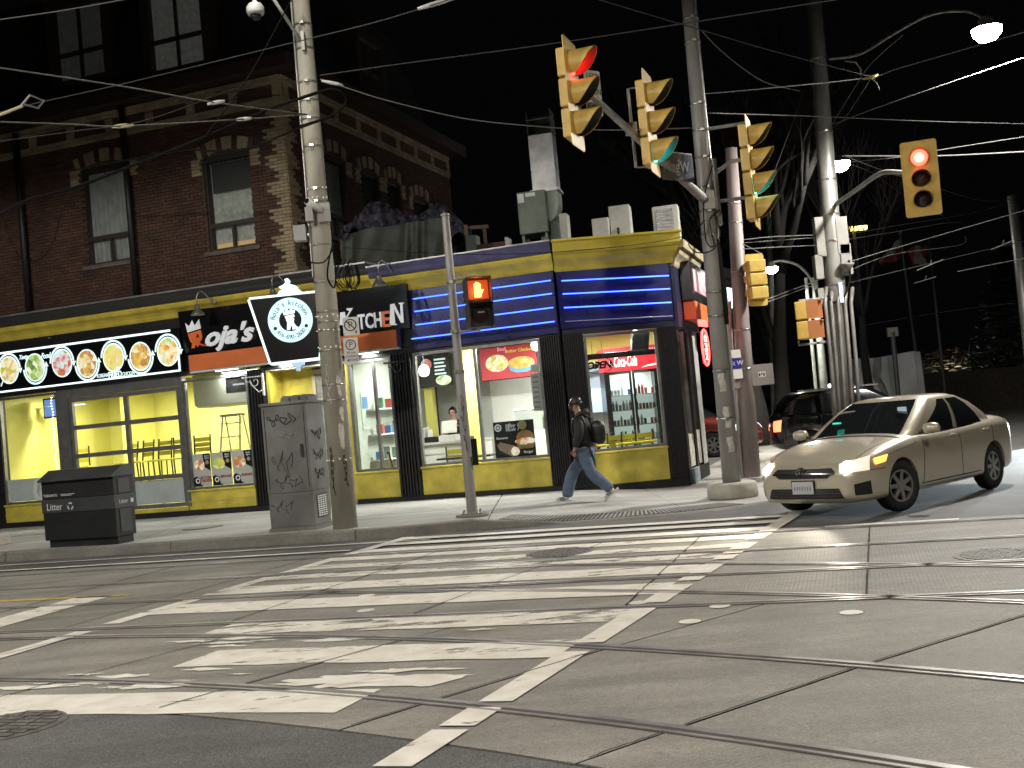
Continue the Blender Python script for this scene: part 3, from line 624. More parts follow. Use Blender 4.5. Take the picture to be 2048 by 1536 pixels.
P(idn, 'partition', m_greyw, (-4.6, -3.2, 4.3, 4.4, .2, 3.36)); P(idn, 'partition', m_white, (-3.2, .3, 4.35, 4.45, .2, 3.36)); P(idn, 'partition_wall', M('pale_green_wall', (.50, .56, .50), .6, var=.1, scale=2), (-4.78, -4.68, .15, 4.4, .2, 3.36))
P(idn, 'yellow_column', m_yelin, (-2.78, -2.42, 1.3, 1.6, .2, 3.36)); P(idn, 'yellow_column', m_yelin, (-4.5, -4.3, 3.3, 3.5, .2, 3.36)); P(idn, 'yellow_beam', m_yelin, (-.3, 1.9, 2.75, 2.9, 2.7, 3.35)); P(idn, 'yellow_column', m_yelin, (1.62, 1.8, 2.4, 2.6, .2, 3.36))
# entrance recess: yellow side panel, glazed door, threshold
P(idn, 'entry_side_panel', m_yel, (-6.71, -6.64, -.02, 1.2, .2, 3.17)); P(idn, 'entry_wall', m_yel, (-6.64, -5.86, .5, .58, .2, 3.17)); P(idn, 'entry_side_panel', m_yel, (-4.80, -4.74, .0, 1.2, .2, 3.17)); P(idn, 'threshold', m_walk, (-6.7, -4.75, -.03, .6, .12, .2))
dr = P(idn, 'entrance_door', M('beige_door', (.55, .48, .30), .5, var=.08), (-5.86, -5.78, .44, .52, .2, 3.1), (-4.90, -4.80, .44, .52, .2, 3.1), (-5.78, -4.9, .44, .52, .2, .5), (-5.78, -4.9, .44, .52, 2.36, 2.46), (-5.78, -4.9, .44, .52, 3.0, 3.1), (-5.78, -4.9, .44, .52, 1.35, 1.45))
for a, b in ((.5, 1.35), (1.45, 2.36), (2.46, 3.0)): P(idn, 'pane', glass('door_glass', dirt=.5), (-5.78, -4.9, .475, .485, a, b), parent=dr)
P(idn, 'entry_ceiling', m_white, (-6.7, -4.75, -.02, 1.1, 3.15, 3.179))
# side door bay round the corner
P(s2f, 'side_pilaster', m_black, (.02, .3, -.03, .15, .2, 3.2), (1.0, 1.25, -.05, .15, .2, 3.2)); P(s2f, 'side_bulkhead', M('peeling_cream', (.5, .5, .42), .8, var=.35, scale=7), (.31, .98, -.02, .15, .35, 1.0), (1.3, 1.88, -.02, .15, .35, 1.05)); q = TMB(s2f); q.box(.31, .36, -.02, .1, 1.01, 3.1).box(.93, .98, -.02, .1, 1.01, 3.1); q.build('window_frame', m_frame, shop)
q = TMB(s2f); q.add([(.36, .02, 1.01), (.93, .02, 1.01), (.93, .02, 3.1), (.36, .02, 3.1)], [(0, 1, 2, 3)]); q.build('pane', m_glass, shop)
q = TMB(s2f); q.add([(1.26, .02, 1.05), (1.88, .02, 1.05), (1.88, .02, 3.1), (1.26, .02, 3.1)], [(0, 1, 2, 3)]); q.build('pane', m_glass, shop); P(s2f, 'door_post', m_black, (1.86, 1.92, -.05, .1, .3, 3.15))
P(s2f, 'corner_stone', M('blue_stained_stone', (.25, .3, .33), .8, var=.4, scale=9), (.25, .95, -.09, -.03, -.1, .32))

# ------------------------------------------------------------------ signs
m_sblack = M('sign_black', (.006, .006, .007), .25)
m_led = E_('white_led_edge', (.80, .95, 1.0), 1.1); m_lit = E_('lit_white', (.75, .93, .95), .85); m_ink = M('sign_ink', (.01, .02, .03), .4)
def food_mat(i, cols):
    m = bpy.data.materials.new('food_print'); m.use_nodes = True; t = m.node_tree; b = t.nodes['Principled BSDF']
    g = t.nodes.new('ShaderNodeTexCoord').outputs['Object']; mp = t.nodes.new('ShaderNodeMapping'); mp.inputs['Location'].default_value = (i * 3.7, i * 1.3, i * 2.1); t.links.new(g, mp.inputs[0])
    v = t.nodes.new('ShaderNodeTexVoronoi'); v.inputs['Scale'].default_value = 9; t.links.new(mp.outputs[0], v.inputs['Vector'])
    n = t.nodes.new('ShaderNodeTexNoise'); n.inputs['Scale'].default_value = 5; n.inputs['Detail'].default_value = 5; t.links.new(mp.outputs[0], n.inputs['Vector'])
    mx = t.nodes.new('ShaderNodeMixRGB'); mx.inputs[0].default_value = .55; t.links.new(v.outputs['Color'], mx.inputs[1]); t.links.new(n.outputs[0], mx.inputs[2])
    r = t.nodes.new('ShaderNodeValToRGB'); cr = r.color_ramp; cr.elements[0].position = .25; cr.elements[1].position = .75; cr.elements[0].color = (*cols[0], 1); cr.elements[1].color = (*cols[-1], 1)
    for k, c in enumerate(cols[1:-1]): e = cr.elements.new(.25 + .5 * (k + 1) / (len(cols) - 1)); e.color = (*c, 1)
    t.links.new(mx.outputs[0], r.inputs[0]); t.links.new(r.outputs[0], b.inputs['Base Color']); t.links.new(r.outputs[0], b.inputs['Emission Color']); b.inputs['Emission Strength'].default_value = .85; b.inputs['Roughness'].default_value = .4
    return m
GR, GO, CR, RD, BR, LB = (.22, .42, .06), (.62, .42, .08), (.75, .72, .55), (.55, .07, .04), (.36, .16, .05), (.55, .75, .78)
t = fthing(FF, 'food_photo_sign', 'long black lightbox with a row of round dish photos and white glowing edges', 'sign', -8.66, -.13, 3.36)
def sg(mb, name, mat, par, **k): return mb.build(name, mat, par, **k)
MB().box(-12, 0, -.14, 0, -.02, .96).build('sign_box', m_sblack, t, bev=.006)
for z0, z1, x1 in ((.9, .945, -.22), (-.005, .035, -.03)): MB().box(-12, x1, -.165, -.1405, z0, z1).build('led_strip', m_led, t)
MB().box(-.065, -.03, -.165, -.1405, .036, .50).build('led_strip', m_led, t)
cen = [(18, 740), (70, 735), (124, 726), (174, 727), (227, 715), (281, 713), (336, 703)]; pal = [[GR, GO, CR, (.3, .2, .05)], [LB, CR, GR, (.1, .12, .06)], [GR, RD, LB, GR], [GO, BR, CR, GO], [LB, GO, (.7, .62, .2), GR], [CR, BR, GO, CR], [GR, CR, GO, RD]]
Yd = -.145; discs = []
for i, (cx, cy) in enumerate(cen):
    x, z = FF.hit(cx, cy, -.13 + Yd); x += 8.66; z -= 3.36; discs.append((x, z)); rr = .262
    d_ = MB().prism(circ(rr, 30), front(0, 0, 0), 0, .008).build('dish_photo', food_mat(i, pal[i]), t, loc=(x, Yd + .004, z)); d_.scale = (1, 1, 1.14)
    q = MB(); ring_poly(q, rr, rr + .026, front(0, 0, 0), .0, .012, 30); q.build('white_ring', m_lit, d_)
    q = MB(); up = i % 2 == 0
    ring_poly(q, rr + .05, rr + .088, front(0, 0, 0), .0, .01, 20, a0=(.02 * pi if up else 1.02 * pi), a1=(.98 * pi if up else 1.98 * pi))
    hx = rr + .07; s_ = -1 if up else 1; q.prism([(hx - .06, .01 * s_ * -1), (hx + .06, .01 * s_ * -1), (hx, .09 * s_)], front(0, 0, 0), 0, .01); q.build('arrow_arc', m_lit, d_)
    # a few raised scraps of food in the print
def fbox(x0, y0, x1, y1, d=-.29): a = FF.hit(x0, y1, d); b = FF.hit(x1, y0, d); return a[0] + 8.66, b[0] + 8.66, a[1] - 3.36, a[1] - 3.36 + (b[1] - a[1])
def ft(s_, x0, x1, yc, h, **k): a = FF.hit(x0, yc, -.29); b = FF.hit(x1, yc, -.29); text_fit('lettering', s_, m_lit, t, a[0] + 8.66, b[0] + 8.66, (a[1] + b[1]) / 2 - 3.36 - h / 2, (a[1] + b[1]) / 2 - 3.36 + h / 2, Yd, **k)
ft('Tasty', 38, 56, 715, .13, shear=.4, bold=.02); ft('Food', 81, 101, 711, .13, shear=.4, bold=.02)
ft('KOREAN', 193, 215, 751, .085); ft('FRIED', 216, 243, 749, .15, bold=.03); ft('CHICKEN', 244, 268, 747, .085); ft('al', -8, 6, 768, .12, shear=.3)
for x in (-5.06, -3.57): MB().cyl((x, -.15, 1.13), (x, -.1, 1.13), .02).build('bolt', m_flash, t)
# name board
m_letw = M('white_letter', (.80, .82, .86), .35, emit=.22); m_leto = M('orange_letter', (.75, .16, .04), .4, emit=.12)
t = fthing(FF, 'name_sign', 'long black name board with white and orange lettering over an orange band', 'sign', 0, -.06, 0)
MB().add([(-8.64, -.10, 3.735), (-3.14, -.10, 3.69), (-3.10, -.22, 4.59), (-8.64, -.22, 4.67), (-8.64, .0, 3.735), (-3.14, .0, 3.69), (-3.10, .0, 4.59), (-8.64, .0, 4.67)], [(0, 1, 2, 3), (4, 5, 6, 7), (0, 1, 5, 4), (1, 2, 6, 5), (2, 3, 7, 6), (3, 0, 4, 7)]).build('name_board', m_sblack, t)
MB().box(-8.50, -3.44, -.16, 0, 3.33, 3.685).build('orange_band', m_orange, t, bev=.005); MB().box(-8.5, -3.40, -.15, .0, 3.285, 3.325).build('lit_soffit', M('white_metal', (.7, .72, .7), .4), t)
MB().box(-3.42, -3.36, -.13, 0, 3.3, 3.7).build('blue_end', m_blue, t)
m_soft = E_('soffit_lamp_white', (.95, 1, .93), 3.)
for x in (-7.6, -6.2, -5.2, -4.2): MB().box(x - .28, x + .28, -.10, -.05, 3.265, 3.2845).build('soffit_lamp', m_soft, t); lamp('soffit_light', 'AREA', t, (x, -.08, 3.255), 26, (.97, 1, .95), .3)
def fc(x, y, d=-.24): q = FF.hit(x, y, d); return q
def fpoly(name, pts, mat, par, d=-.235, th=.02):
    return MB().prism([fc(x, y, d) for x, y in pts], lambda a, b, dd: (a, d + .06 - dd, b), 0, th).build(name, mat, par)
# crowned R: white crown, orange head, body
fpoly('crown', [(376, 665), (371, 646), (379, 653), (385, 640), (390, 652), (399, 638), (402, 657)], m_letw, t); fpoly('emblem_letter', [(376, 668), (402, 660), (405, 672), (404, 680), (400, 675), (396, 666), (388, 684), (383, 686)], m_leto, t); fpoly('emblem_letter', [(384, 697), (386, 680), (396, 674), (403, 680), (400, 684), (405, 692), (416, 692), (398, 690), (396, 694), (392, 688), (390, 696)], m_leto, t)
def nt(s_, mat, x0, x1, yt, yb, **k):
    xm = (x0 + x1) / 2; a = fc(x0, yb, -.25); b = fc(x1, yt, -.25); top = fc(xm, yt, -.25)[1]; bot = fc(xm, yb, -.25)[1]; text_fit('lettering', s_, mat, t, a[0], b[0], bot, top, -.19, extrude=.014, **k)
nt("oja's", m_letw, 412, 508, 646, 700, shear=.38, bold=.035)
nt('I', m_letw, 712, 716, 634, 657); nt('TCH', m_letw, 717, 762, 626, 657, bold=.02); nt('E', m_leto, 766, 779, 622, 654, bold=.02)
fpoly('lettering', [(782 - 2, 651), (783 - 2, 609), (791 - 2, 607), (803 - 1, 634), (802 - 1, 609), (799 - 1, 608), (799 - 1, 606), (808, 605), (808, 607), (805.5, 608), (808, 645), (803, 646), (790 - 2, 617), (791, 647), (794, 648), (794, 650)], m_letw, t)
fpoly('lettering', [(680, 650), (681, 625), (690, 624), (692, 635), (700, 622), (694, 620), (694, 617), (706, 616), (704, 620), (694, 636), (706, 648), (708, 651), (698, 652)], m_letw, t)
# lantern-shaped projecting sign
def lp(x, y): p = px(x, y, 20.9); return (p.x, p.z)
t = thing('lantern_sign', 'lantern-shaped black sign with glowing edge and a round crowned emblem', 'sign', (0, 20.9, 0))
fl = lambda a, b, d: (a, -d, b)
box = [lp(501, 600), (lp(632, 586)[0] + .18, lp(632, 586)[1] + .0), (lp(638, 716)[0] + .02, lp(638, 716)[1]), lp(544, 727)]
MB().prism(box, fl, -.12, .1).build('sign_box', m_sblack, t)
def edge(a, b, w_=.035):
    a, b = Vector(a), Vector(b); dd = (b - a).normalized(); n_ = Vector((-dd.y, dd.x)) * w_
    return MB().prism([tuple(a - n_ * .2), tuple(b - n_ * .2), tuple(b + n_), tuple(a + n_)], fl, -.13, .115).build('glowing_edge', m_led, t)
for i in range(4): edge(box[i], box[(i + 1) % 4])
cx, cz = lp(583, 641); cy = .10
q = MB(); ring_poly(q, .215, .425, lambda a, b, d: fl(a + cx, b + cz, d), cy, cy + .02, 36); q.build('emblem_ring', E_('cool_lit_ring', (.60, .90, 1.0), .8), t)
def eb(pts): return [(cx + a, cz + b) for a, b in pts]
m_em = E_('emblem_white', (.8, .96, 1.), .8)
MB().prism(eb([(-.115, .10), (-.15, .22), (-.09, .16), (-.06, .24), (-.01, .17), (.04, .25), (.06, .17), (.11, .21), (.09, .12)]), fl, cy, cy + .015).build('crown', m_em, t)
MB().prism(eb([(-.10, .085), (.075, .105), (.09, .06), (-.07, -.03)]), fl, cy, cy + .015).build('emblem_letter', m_em, t); MB().prism(eb([(-.08, -.185), (-.06, -.02), (.05, .04), (.075, .02), (.06, -.05), (.10, -.12), (.165, -.17), (.03, -.19), (.02, -.11), (.0, -.11), (-.02, -.19)]), fl, cy, cy + .015).build('emblem_letter', m_em, t)
def ring_text(s, R, a0, a1, size, flip=False):
    for i, ch in enumerate(s):
        if ch == ' ': continue
        a = radians(a0 + (a1 - a0) * i / (len(s) - 1)); tx, tz = cx + R * cos(a), cz + R * sin(a)
        tl = -(a - pi / 2) if not flip else -(a + pi / 2); text('lettering', ch, size, m_ink, t, (tx, -cy - .022, tz), tilt=tl, extrude=.003)
ring_text("Roja's kitchen", .325, 168, 18, .135); ring_text('416-690-2600', .325, 222, 318, .115, True)
for a in (205, 335): MB().prism(circ(.035, 12, cx + .325 * cos(radians(a)), cz + .325 * sin(radians(a))), fl, cy + .02, cy + .024).build('contact_dot', m_ink, t)
fin = [lp(x, y) for x, y in ((556, 590), (560, 583), (566, 580), (558, 575), (568, 570), (572, 566), (570, 559), (576, 557), (580, 562), (578, 568), (590, 571), (596, 575), (588, 579), (597, 578), (604, 584), (606, 588))]
MB().prism(fin, fl, -.05, .06).build('finial', E_('finial_glow', (.7, .97, 1.), 1.2), t); fin = [lp(x, y) for x, y in ((584, 722), (608, 720), (609, 729), (602, 731), (600, 742), (594, 742), (592, 731), (585, 730))]; MB().prism(fin, fl, -.05, .06).build('drop_finial', M('pale_blue_plastic', (.45, .6, .8), .4, emit=.5), t)
wp = FF.w(-5.6, -.1, 3.95) - Vector((0, 20.9, 0)); MB().cyl((cx + .05, .1, 3.95), wp, .03).build('wall_arm', m_black, t)
def gooseneck(x, y, label, zt):
    a, b = FF.hit(x, y, -.75); t = fthing(FF, 'gooseneck_lamp', label, 'lamp', a, -.75, b, group='gooseneck lamps along the fascia')
    MB().lathe([(.035, .02), (.05, -.03), (.07, -.1), (.145, -.2), (.15, -.215), (.14, -.213), (.06, -.1), (.03, -.04)], 16).build('lamp_shade', M('galvanised', (.42, .42, .40), .35, .85, var=.2, scale=12), t, True)
    MB().tube([(0, 0, .0), (0, 0, .17), (.01, .05, .27), (.03, .15, .31), (.06, .25, .24), (.1, .36, .12), (.12, .46, .09)], .013).build('gooseneck_arm', M('galvanised', (.4, .4, .4)), t, True)
    MB().cyl((.12, .46, .09), (.12, .5, .09), .045).build('wall_plate', M('galvanised', (.4, .4, .4)), t)
gooseneck(394, 610, 'gooseneck lamp above the crowned letter of the name board', 0); gooseneck(545, 577, 'gooseneck lamp behind the top of the lantern sign', 0); gooseneck(757, 550, 'gooseneck lamp to the right of the concrete pole', 0)
def scroll_bracket(x, y, label, m=-1, mat=None):
    a, b = FF.hit(x, y, -.2); t = fthing(FF, 'scroll_bracket', label, 'bracket', a, -.1, b); mat = mat or M('pale_iron', (.6, .6, .56), .5)
    MB().box(-.02, .02, -.03, .02, -.42, .06).build('wall_bar', mat, t); MB().tube([(0, -.02, 0), (m * .42, -.04, .0), (m * .5, -.04, .0)], .016).build('arm_bar', mat, t)
    sp = [(m * (.18 + (.02 + .012 * k) * cos(k * .7)), -.03, -.10 + (.02 + .012 * k) * sin(k * .7)) for k in range(10)]; MB().tube(sp, .011, 6).build('scroll', mat, t, True)
    MB().tube([(m * .38, -.03, -.02), (m * .4, -.03, -.09), (m * .33, -.03, -.1), (m * .30, -.03, -.06), (m * .24, -.03, -.2), (m * .1, -.03, -.34), (m * .02, -.03, -.3)], .012, 6).build('scroll', mat, t, True)
scroll_bracket(520, 752, 'pale wrought-iron scroll bracket on the pilaster beside the cabinet'); scroll_bracket(808, 722, 'black wrought-iron scroll bracket at the pilaster under the kitchen lettering', -1, m_black)
# round the corner: side hanging signs with red neon
t = fthing(FS, 'side_sign_board', 'black sign panel with orange band round the corner, behind the metal pole', 'sign', .55, -.3, 3.45)
MB().box(0, 2.2, -.05, .18, .25, 1.05).build('sign_box', m_sblack, t, bev=.01); MB().box(.1, 2.2, -.06, .18, -.12, .24).build('orange_band', m_orange, t); MB().box(.2, 2.0, -.07, -.051, .45, .9).build('lit_face', E_('side_sign_face', (.75, .45, .5), .25), t)
p = px(1458, 588, 24); t = thing('blade_sign', 'small lit sign with white lettering high behind the metal pole', 'sign', p, radians(60))
MB().box(-.35, .35, -.06, .06, -.5, .55).build('sign_box', m_sblack, t, bev=.01); MB().box(-.3, .3, -.068, -.0605, -.32, .12).build('lit_face', E_('blade_face', (.7, .9, 1), 1.2), t)
p = px(1411, 695, 21.9); t = thing('neon_open_sign', 'oval red neon sign glowing in the side window by the metal pole', 'sign', p, radians(63))
q = MB(); q.tube([(.22 * cos(i * pi / 12), 0, .36 * sin(i * pi / 12)) for i in range(25)], .02, 6); q.build('neon_oval', E_('red_neon', (1, .06, .05), 7), t, True)
MB().box(-.2, .2, .02, .04, -.32, .32).build('backing', m_sblack, t); text('neon_letters', 'OPEN', .2, E_('red_white_neon', (1, .45, .4), 5), t, (0, -.01, 0), tilt=pi / 2)
MB().box(-.28, .25, -.02, .02, .42, .55).build('red_strip', E_('red_neon', (1, .1, .1), 7), t)
# ================================================================== INSIDE THE RESTAURANT
def ceiling_light(x, y, label, power, wdt=.5, col=(1, .98, .88)):
    t = fthing(FF, 'ceiling_light', label, 'lamp', x, y, 3.36, group='flat ceiling lights inside the restaurant')
    MB().box(-wdt, wdt, -.16, .16, -.045, .0).build('lamp_housing', m_white, t); MB().box(-wdt + .03, wdt - .03, -.13, .13, -.052, -.0455).build('lamp_diffuser', E_('diffuser', (1, .98, .9), 4.), t)
    l = lamp('lamp_light', 'AREA', t, (0, 0, -.07), power, col); l.data.shape = 'RECTANGLE'; l.data.size = wdt * 1.8; l.data.size_y = .25
for x, y, pw, lb in ((-13.2, 1.8, 110, 'ceiling light behind the leftmost window'), (-10.5, 2.5, 200, 'ceiling light behind the glazed overhead door'), (-8.1, 1.2, 125, 'ceiling light over the step ladder'),
                     (-3.6, 1.2, 60, 'ceiling light behind the narrow window with two panes'), (-1.9, .7, 210, 'ceiling light over the kitchen counter'), (-.7, 2.9, 110, 'ceiling light by the menu boards'), (1.1, .9, 130, 'ceiling light in front of the drinks fridge')):
    ceiling_light(x, y, lb, pw)
m_chy = M('chair_yellow', (.75, .66, .05), .4); m_chb = M('chair_black', (.02, .02, .02), .4)
def chair(fr, x, y, rz, label, z=.2):
    t = fthing(fr, 'dining_chair', label, 'chair', x, y, z, rz, 'black chairs with yellow slatted backs')
    for sx in (-.19, .19):
        MB().tube([(sx, -.2, 0), (sx, -.19, .45)], .016, 6).build('leg', m_chb, t); MB().tube([(sx, .22, 0), (sx, .19, .45), (sx, .27, .98)], .02, 6).build('leg', m_chb, t)
    MB().box(-.21, .21, -.21, .2, .45, .49).build('seat', m_chy, t, bev=.01)
    for k in range(3): MB().box(-.18, .18, .215 + k * .02, .24 + k * .02, .58 + k * .12, .68 + k * .12).build('back_slat', m_chy, t)
    return t
for i, (x, y) in enumerate(((-11.75, 1.45), (-11.25, 1.4), (-10.75, 1.45), (-10.2, 1.4), (-9.55, 1.42), (-13.25, 1.62))):
    chair(FF, x, y, radians(12 * i - 25), ['yellow-backed chair seen left in the overhead door', 'second yellow-backed chair in the overhead door', 'third yellow-backed chair in the overhead door', 'yellow-backed chair at the overhead door\'s middle bar', 'yellow-backed chair at the overhead door\'s right side', 'yellow-backed chair behind the leftmost window'][i], .96)
for i, (x, y) in enumerate(((.72, .75), (.98, .72), (1.22, .70), (1.46, .68))):
    chair(FC, x, y, radians(175 + 8 * i), ['yellow-backed chair nearest the walking person in the corner window', 'second yellow-backed chair in the corner window', 'third yellow-backed chair in the corner window', 'rightmost yellow-backed chair in the corner window'][i])
chair(FF, -2.75, .75, radians(200), 'yellow-backed chair behind the pedestrian signal post'); chair(FF, -4.0, .7, radians(120), 'yellow-backed chair in the narrow two-pane window')
def table(fr, x, y, label, L=1.1, W=.6, top=m_chy, z=.2):
    t = fthing(fr, 'dining_table', label, 'table', x, y, z, 0, 'small restaurant tables'); MB().box(-L / 2, L / 2, -W / 2, W / 2, .72, .76).build('table_top', top, t, bev=.008); MB().cyl((0, 0, 0), (0, 0, .72), .035).build('table_leg', m_chb, t); MB().box(-.25, .25, -.25, .25, 0, .03).build('table_foot', m_chb, t)
table(FF, -10.7, 1.4, 'long yellow table behind the overhead door', 2.8); table(FF, -13.2, 1.6, 'yellow table behind the round decal', 1.2); table(FC, 1.35, .42, 'yellow table top at the corner window, right side', .8, .4); table(FC, .6, .4, 'small yellow table at the corner window beside the person', .4, .4); table(FF, -2.4, .5, 'dark table behind the pedestrian signal post', 1.2, .5, m_chb)
# step ladder, extractor hood, flat screen, banner
t = fthing(FF, 'step_ladder', 'aluminium step ladder standing behind the poster window', 'ladder', -9.25, 2.4, .2); m_alu = M('aluminium', (.62, .64, .64), .35, .8)
for sx in (-.25, .25): MB().tube([(sx * 1.3, -.45, 0), (sx, -.06, 2.15)], .025, 6).build('front_rail', m_alu, t); MB().tube([(sx * 1.3, .5, 0), (sx, .06, 2.15)], .02, 6).build('rear_rail', m_alu, t)
for k in range(6): MB().box(-.31 + k * .01, .31 - k * .01, -.46 + k * .065, -.34 + k * .065, .3 + k * .33, .33 + k * .33).build('step', m_alu, t)
MB().box(-.28, .28, -.12, .12, 2.13, 2.19).build('top_cap', m_alu, t)
t = fthing(FF, 'extractor_hood', 'rounded pale extractor hood behind the poster window', 'hood', -8.7, 1.7, 2.56); MB().prism([(-.78, .06), (-.7, 0), (.8, 0), (.8, .8), (-.8, .8)], lambda a, b, d: (a, d, b), -.5, .5).build('hood_body', M('pale_steel', (.66, .68, .58), .35, .4), t, bev=.06)
t = fthing(FF, 'wall_speaker', 'black box hung high in the poster window', 'speaker', -7.9, 1.0, 2.82); MB().box(-.45, .4, -.12, .12, 0, .4).build('speaker_case', m_sblack, t, bev=.01); MB().box(-.25, .05, -.13, -.12, .16, .2).build('maker_badge', m_letw, t)
t = fthing(FF, 'wall_screen', 'small dark screen with blue light near the leftmost window\'s top', 'screen', FF.hit(106, 818, 1.4)[0], 1.4, 2.72); MB().box(-.3, .35, 0, .06, 0, .5).build('screen_case', m_sblack, t); MB().box(-.26, .31, -.006, -.0005, .04, .46).build('screen_face', E_('screen_glow', (.15, .3, .8), .8), t)
t = fthing(FF, 'ceiling_fan', 'white ceiling fan at the left edge of the leftmost window', 'fan', -13.9, 1.7, 3.0)
for k in range(4): MB().obox((.38 * cos(k * pi / 2 + .3), .38 * sin(k * pi / 2 + .3), 0), .6, .12, .012, Matrix.Rotation(k * pi / 2 + .3, 3, 'Z')).build('fan_blade', m_white, t)
MB().lathe([(.1, -.06), (.12, .02), (.05, .08), (.02, .1), (.02, .36)], 14).build('fan_hub', m_white, t)
t = fthing(FF, 'light_string', 'string of tiny white lights hanging down inside the leftmost window', 'string lights', -13.35, .9, .9)
MB().tube([(0, 0, 0), (0.02, 0, 1.2), (-.02, 0, 2.45)], .004, 5).build('wire', m_white, t); m_bulb = E_('tiny_bulb', (1, .98, .85), 4)
q = MB()
for k in range(34): q.obox((.02 * sin(k), 0, .05 + k * .07), .022, .022, .022)
tag(q.build('bulb', m_bulb, t), kind='stuff')
# posters
def poster(name, label, fr, x0, x1, z0, z1, y, mat, cat='poster', th=.006):
    t = fthing(fr, name, label, cat, x0, y, z0); MB().box(0, x1 - x0, 0, th, 0, z1 - z0).build('sheet', mat, t); return t, x1 - x0, z1 - z0
m_paper = M('poster_paper', (.62, .60, .56), .5, emit=.08); m_red = M('print_red', (.5, .04, .05), .5)
def plain_food(t, cx, cz, rx, rz_, cols, y=-.004, i=0):
    o = MB().prism([(rx * cos(k * pi / 10), rz_ * sin(k * pi / 10)) for k in range(20)], front(0, 0, 0), 0, .003).build('printed_dish', food_mat(20 + i, cols), t, loc=(cx, y, cz)); return o
for i, (x0, x1, title) in enumerate(((-8.80, -8.34, 'BUTTER|CHICKEN'), (-8.31, -7.80, 'BIRYANI|'), (-7.77, -7.26, 'BURGER|'))):
    t, w_, h_ = poster('window_poster', ['small menu poster with red sauce bowl, leftmost in the poster window', 'small menu poster with rice dish, middle one in the poster window', 'small menu poster with burger, rightmost in the poster window'][i], FF, x0, x1, .775, 1.50, .035, m_paper)
    blk = MB(); blk.prism([(w_, h_ * .45), (w_ * .75, h_ * .55), (w_ * .5, h_ * .66), (w_ * .62, h_ * .8), (w_ * .58, h_), (w_, h_)], front(0, 0, 0), .001, .003); blk.prism([(0, 0), (w_ * .55, 0), (w_ * .38, .05), (w_ * .36, h_ * .25), (w_ * .15, h_ * .32), (0, h_ * .28)], front(0, 0, 0), .001, .003); blk.build('black_swash', m_sblack, t)
    plain_food(t, w_ * .38, h_ * .66, w_ * .3, h_ * .17, [RD, BR, CR] if i != 1 else [CR, GO, GR], -.005, i)
    q = MB(); ring_poly(q, .035, .06, front(w_ * .22, h_ * .18, 0), .0035, .005, 16); q.build('round_emblem', m_letw, t)
    a, b = title.split('|'); text('lettering', a, .075, m_red, t, (w_ * .68, -.004, h_ * .26), bold=.002); 
    if b: text('lettering', b, .075, m_red, t, (w_ * .68, -.004, h_ * .17), bold=.002)
    text('lettering', 'BUY1', .05, m_letw, t, (w_ * .82, -.005, h_ * .92)); text('lettering', 'GET1', .05, m_letw, t, (w_ * .82, -.005, h_ * .85)); MB().prism(circ(.045, 14, w_ * .82, h_ * .73), front(0, 0, 0), .0035, .005).build('coin_badge', M('pale_badge', (.6, .4, .3), .5), t)
t, w_, h_ = poster('window_poster', 'black poster with shawarma wrap and burger in the big right window', FF, -1.60, -.74, .86, 1.60, .035, m_sblack)
q = MB(); ring_poly(q, .05, .075, front(.1, h_ - .12, 0), .002, .004, 18); q.prism(circ(.03, 10, .1, h_ - .12), front(0, 0, 0), .002, .004); q.build('round_emblem', m_letw, t)
text('lettering', 'Buy 1', .1, m_letw, t, (.43, -.003, h_ - .09), shear=.3); text('lettering', 'Get 1', .1, m_letw, t, (.43, -.003, h_ - .17), shear=.3); text('lettering', 'Shawarma', .06, m_letw, t, (.17, -.003, h_ - .33), bold=.001); text('lettering', 'Burger', .07, m_letw, t, (.70, -.003, .1), bold=.001)
for k in range(3): MB().box(.27 + k * .025, .28 + k * .025, -.004, -.001, h_ - .2, h_ - .06).build('fork_icon', m_letw, t)
MB().prism([(.05, .27), (.12, .33), (.42, .24), (.5, .16), (.46, .05), (.36, .03), (.1, .17)], front(0, 0, 0), .001, .004).build('printed_wrap', M('wrap_print', (.5, .36, .24), .6, var=.2, scale=30), t); plain_food(t, .43, .13, .09, .09, [BR, CR, RD], -.006, 5)
MB().prism([(.19 * cos(k * pi / 12), .16 * sin(k * pi / 12)) for k in range(13)], front(.66, .38, 0), .001, .004).build('printed_bun', M('bun_print', (.62, .36, .13), .5, var=.15, scale=20), t); plain_food(t, .66, .32, .22, .07, [GR, RD, CR, GR], -.006, 6); MB().prism([(-.19, 0), (-.15, -.1), (.15, -.1), (.19, 0)], front(.66, .27, 0), .001, .004).build('printed_bun', M('bun_print', (.62, .36, .13)), t)
q = MB(); ring_poly(q, .0, .09, front(.62, h_ - .1, 0), .002, .004, 16); q.build('badge', M('gold_badge', (.6, .48, .2), .4), t)
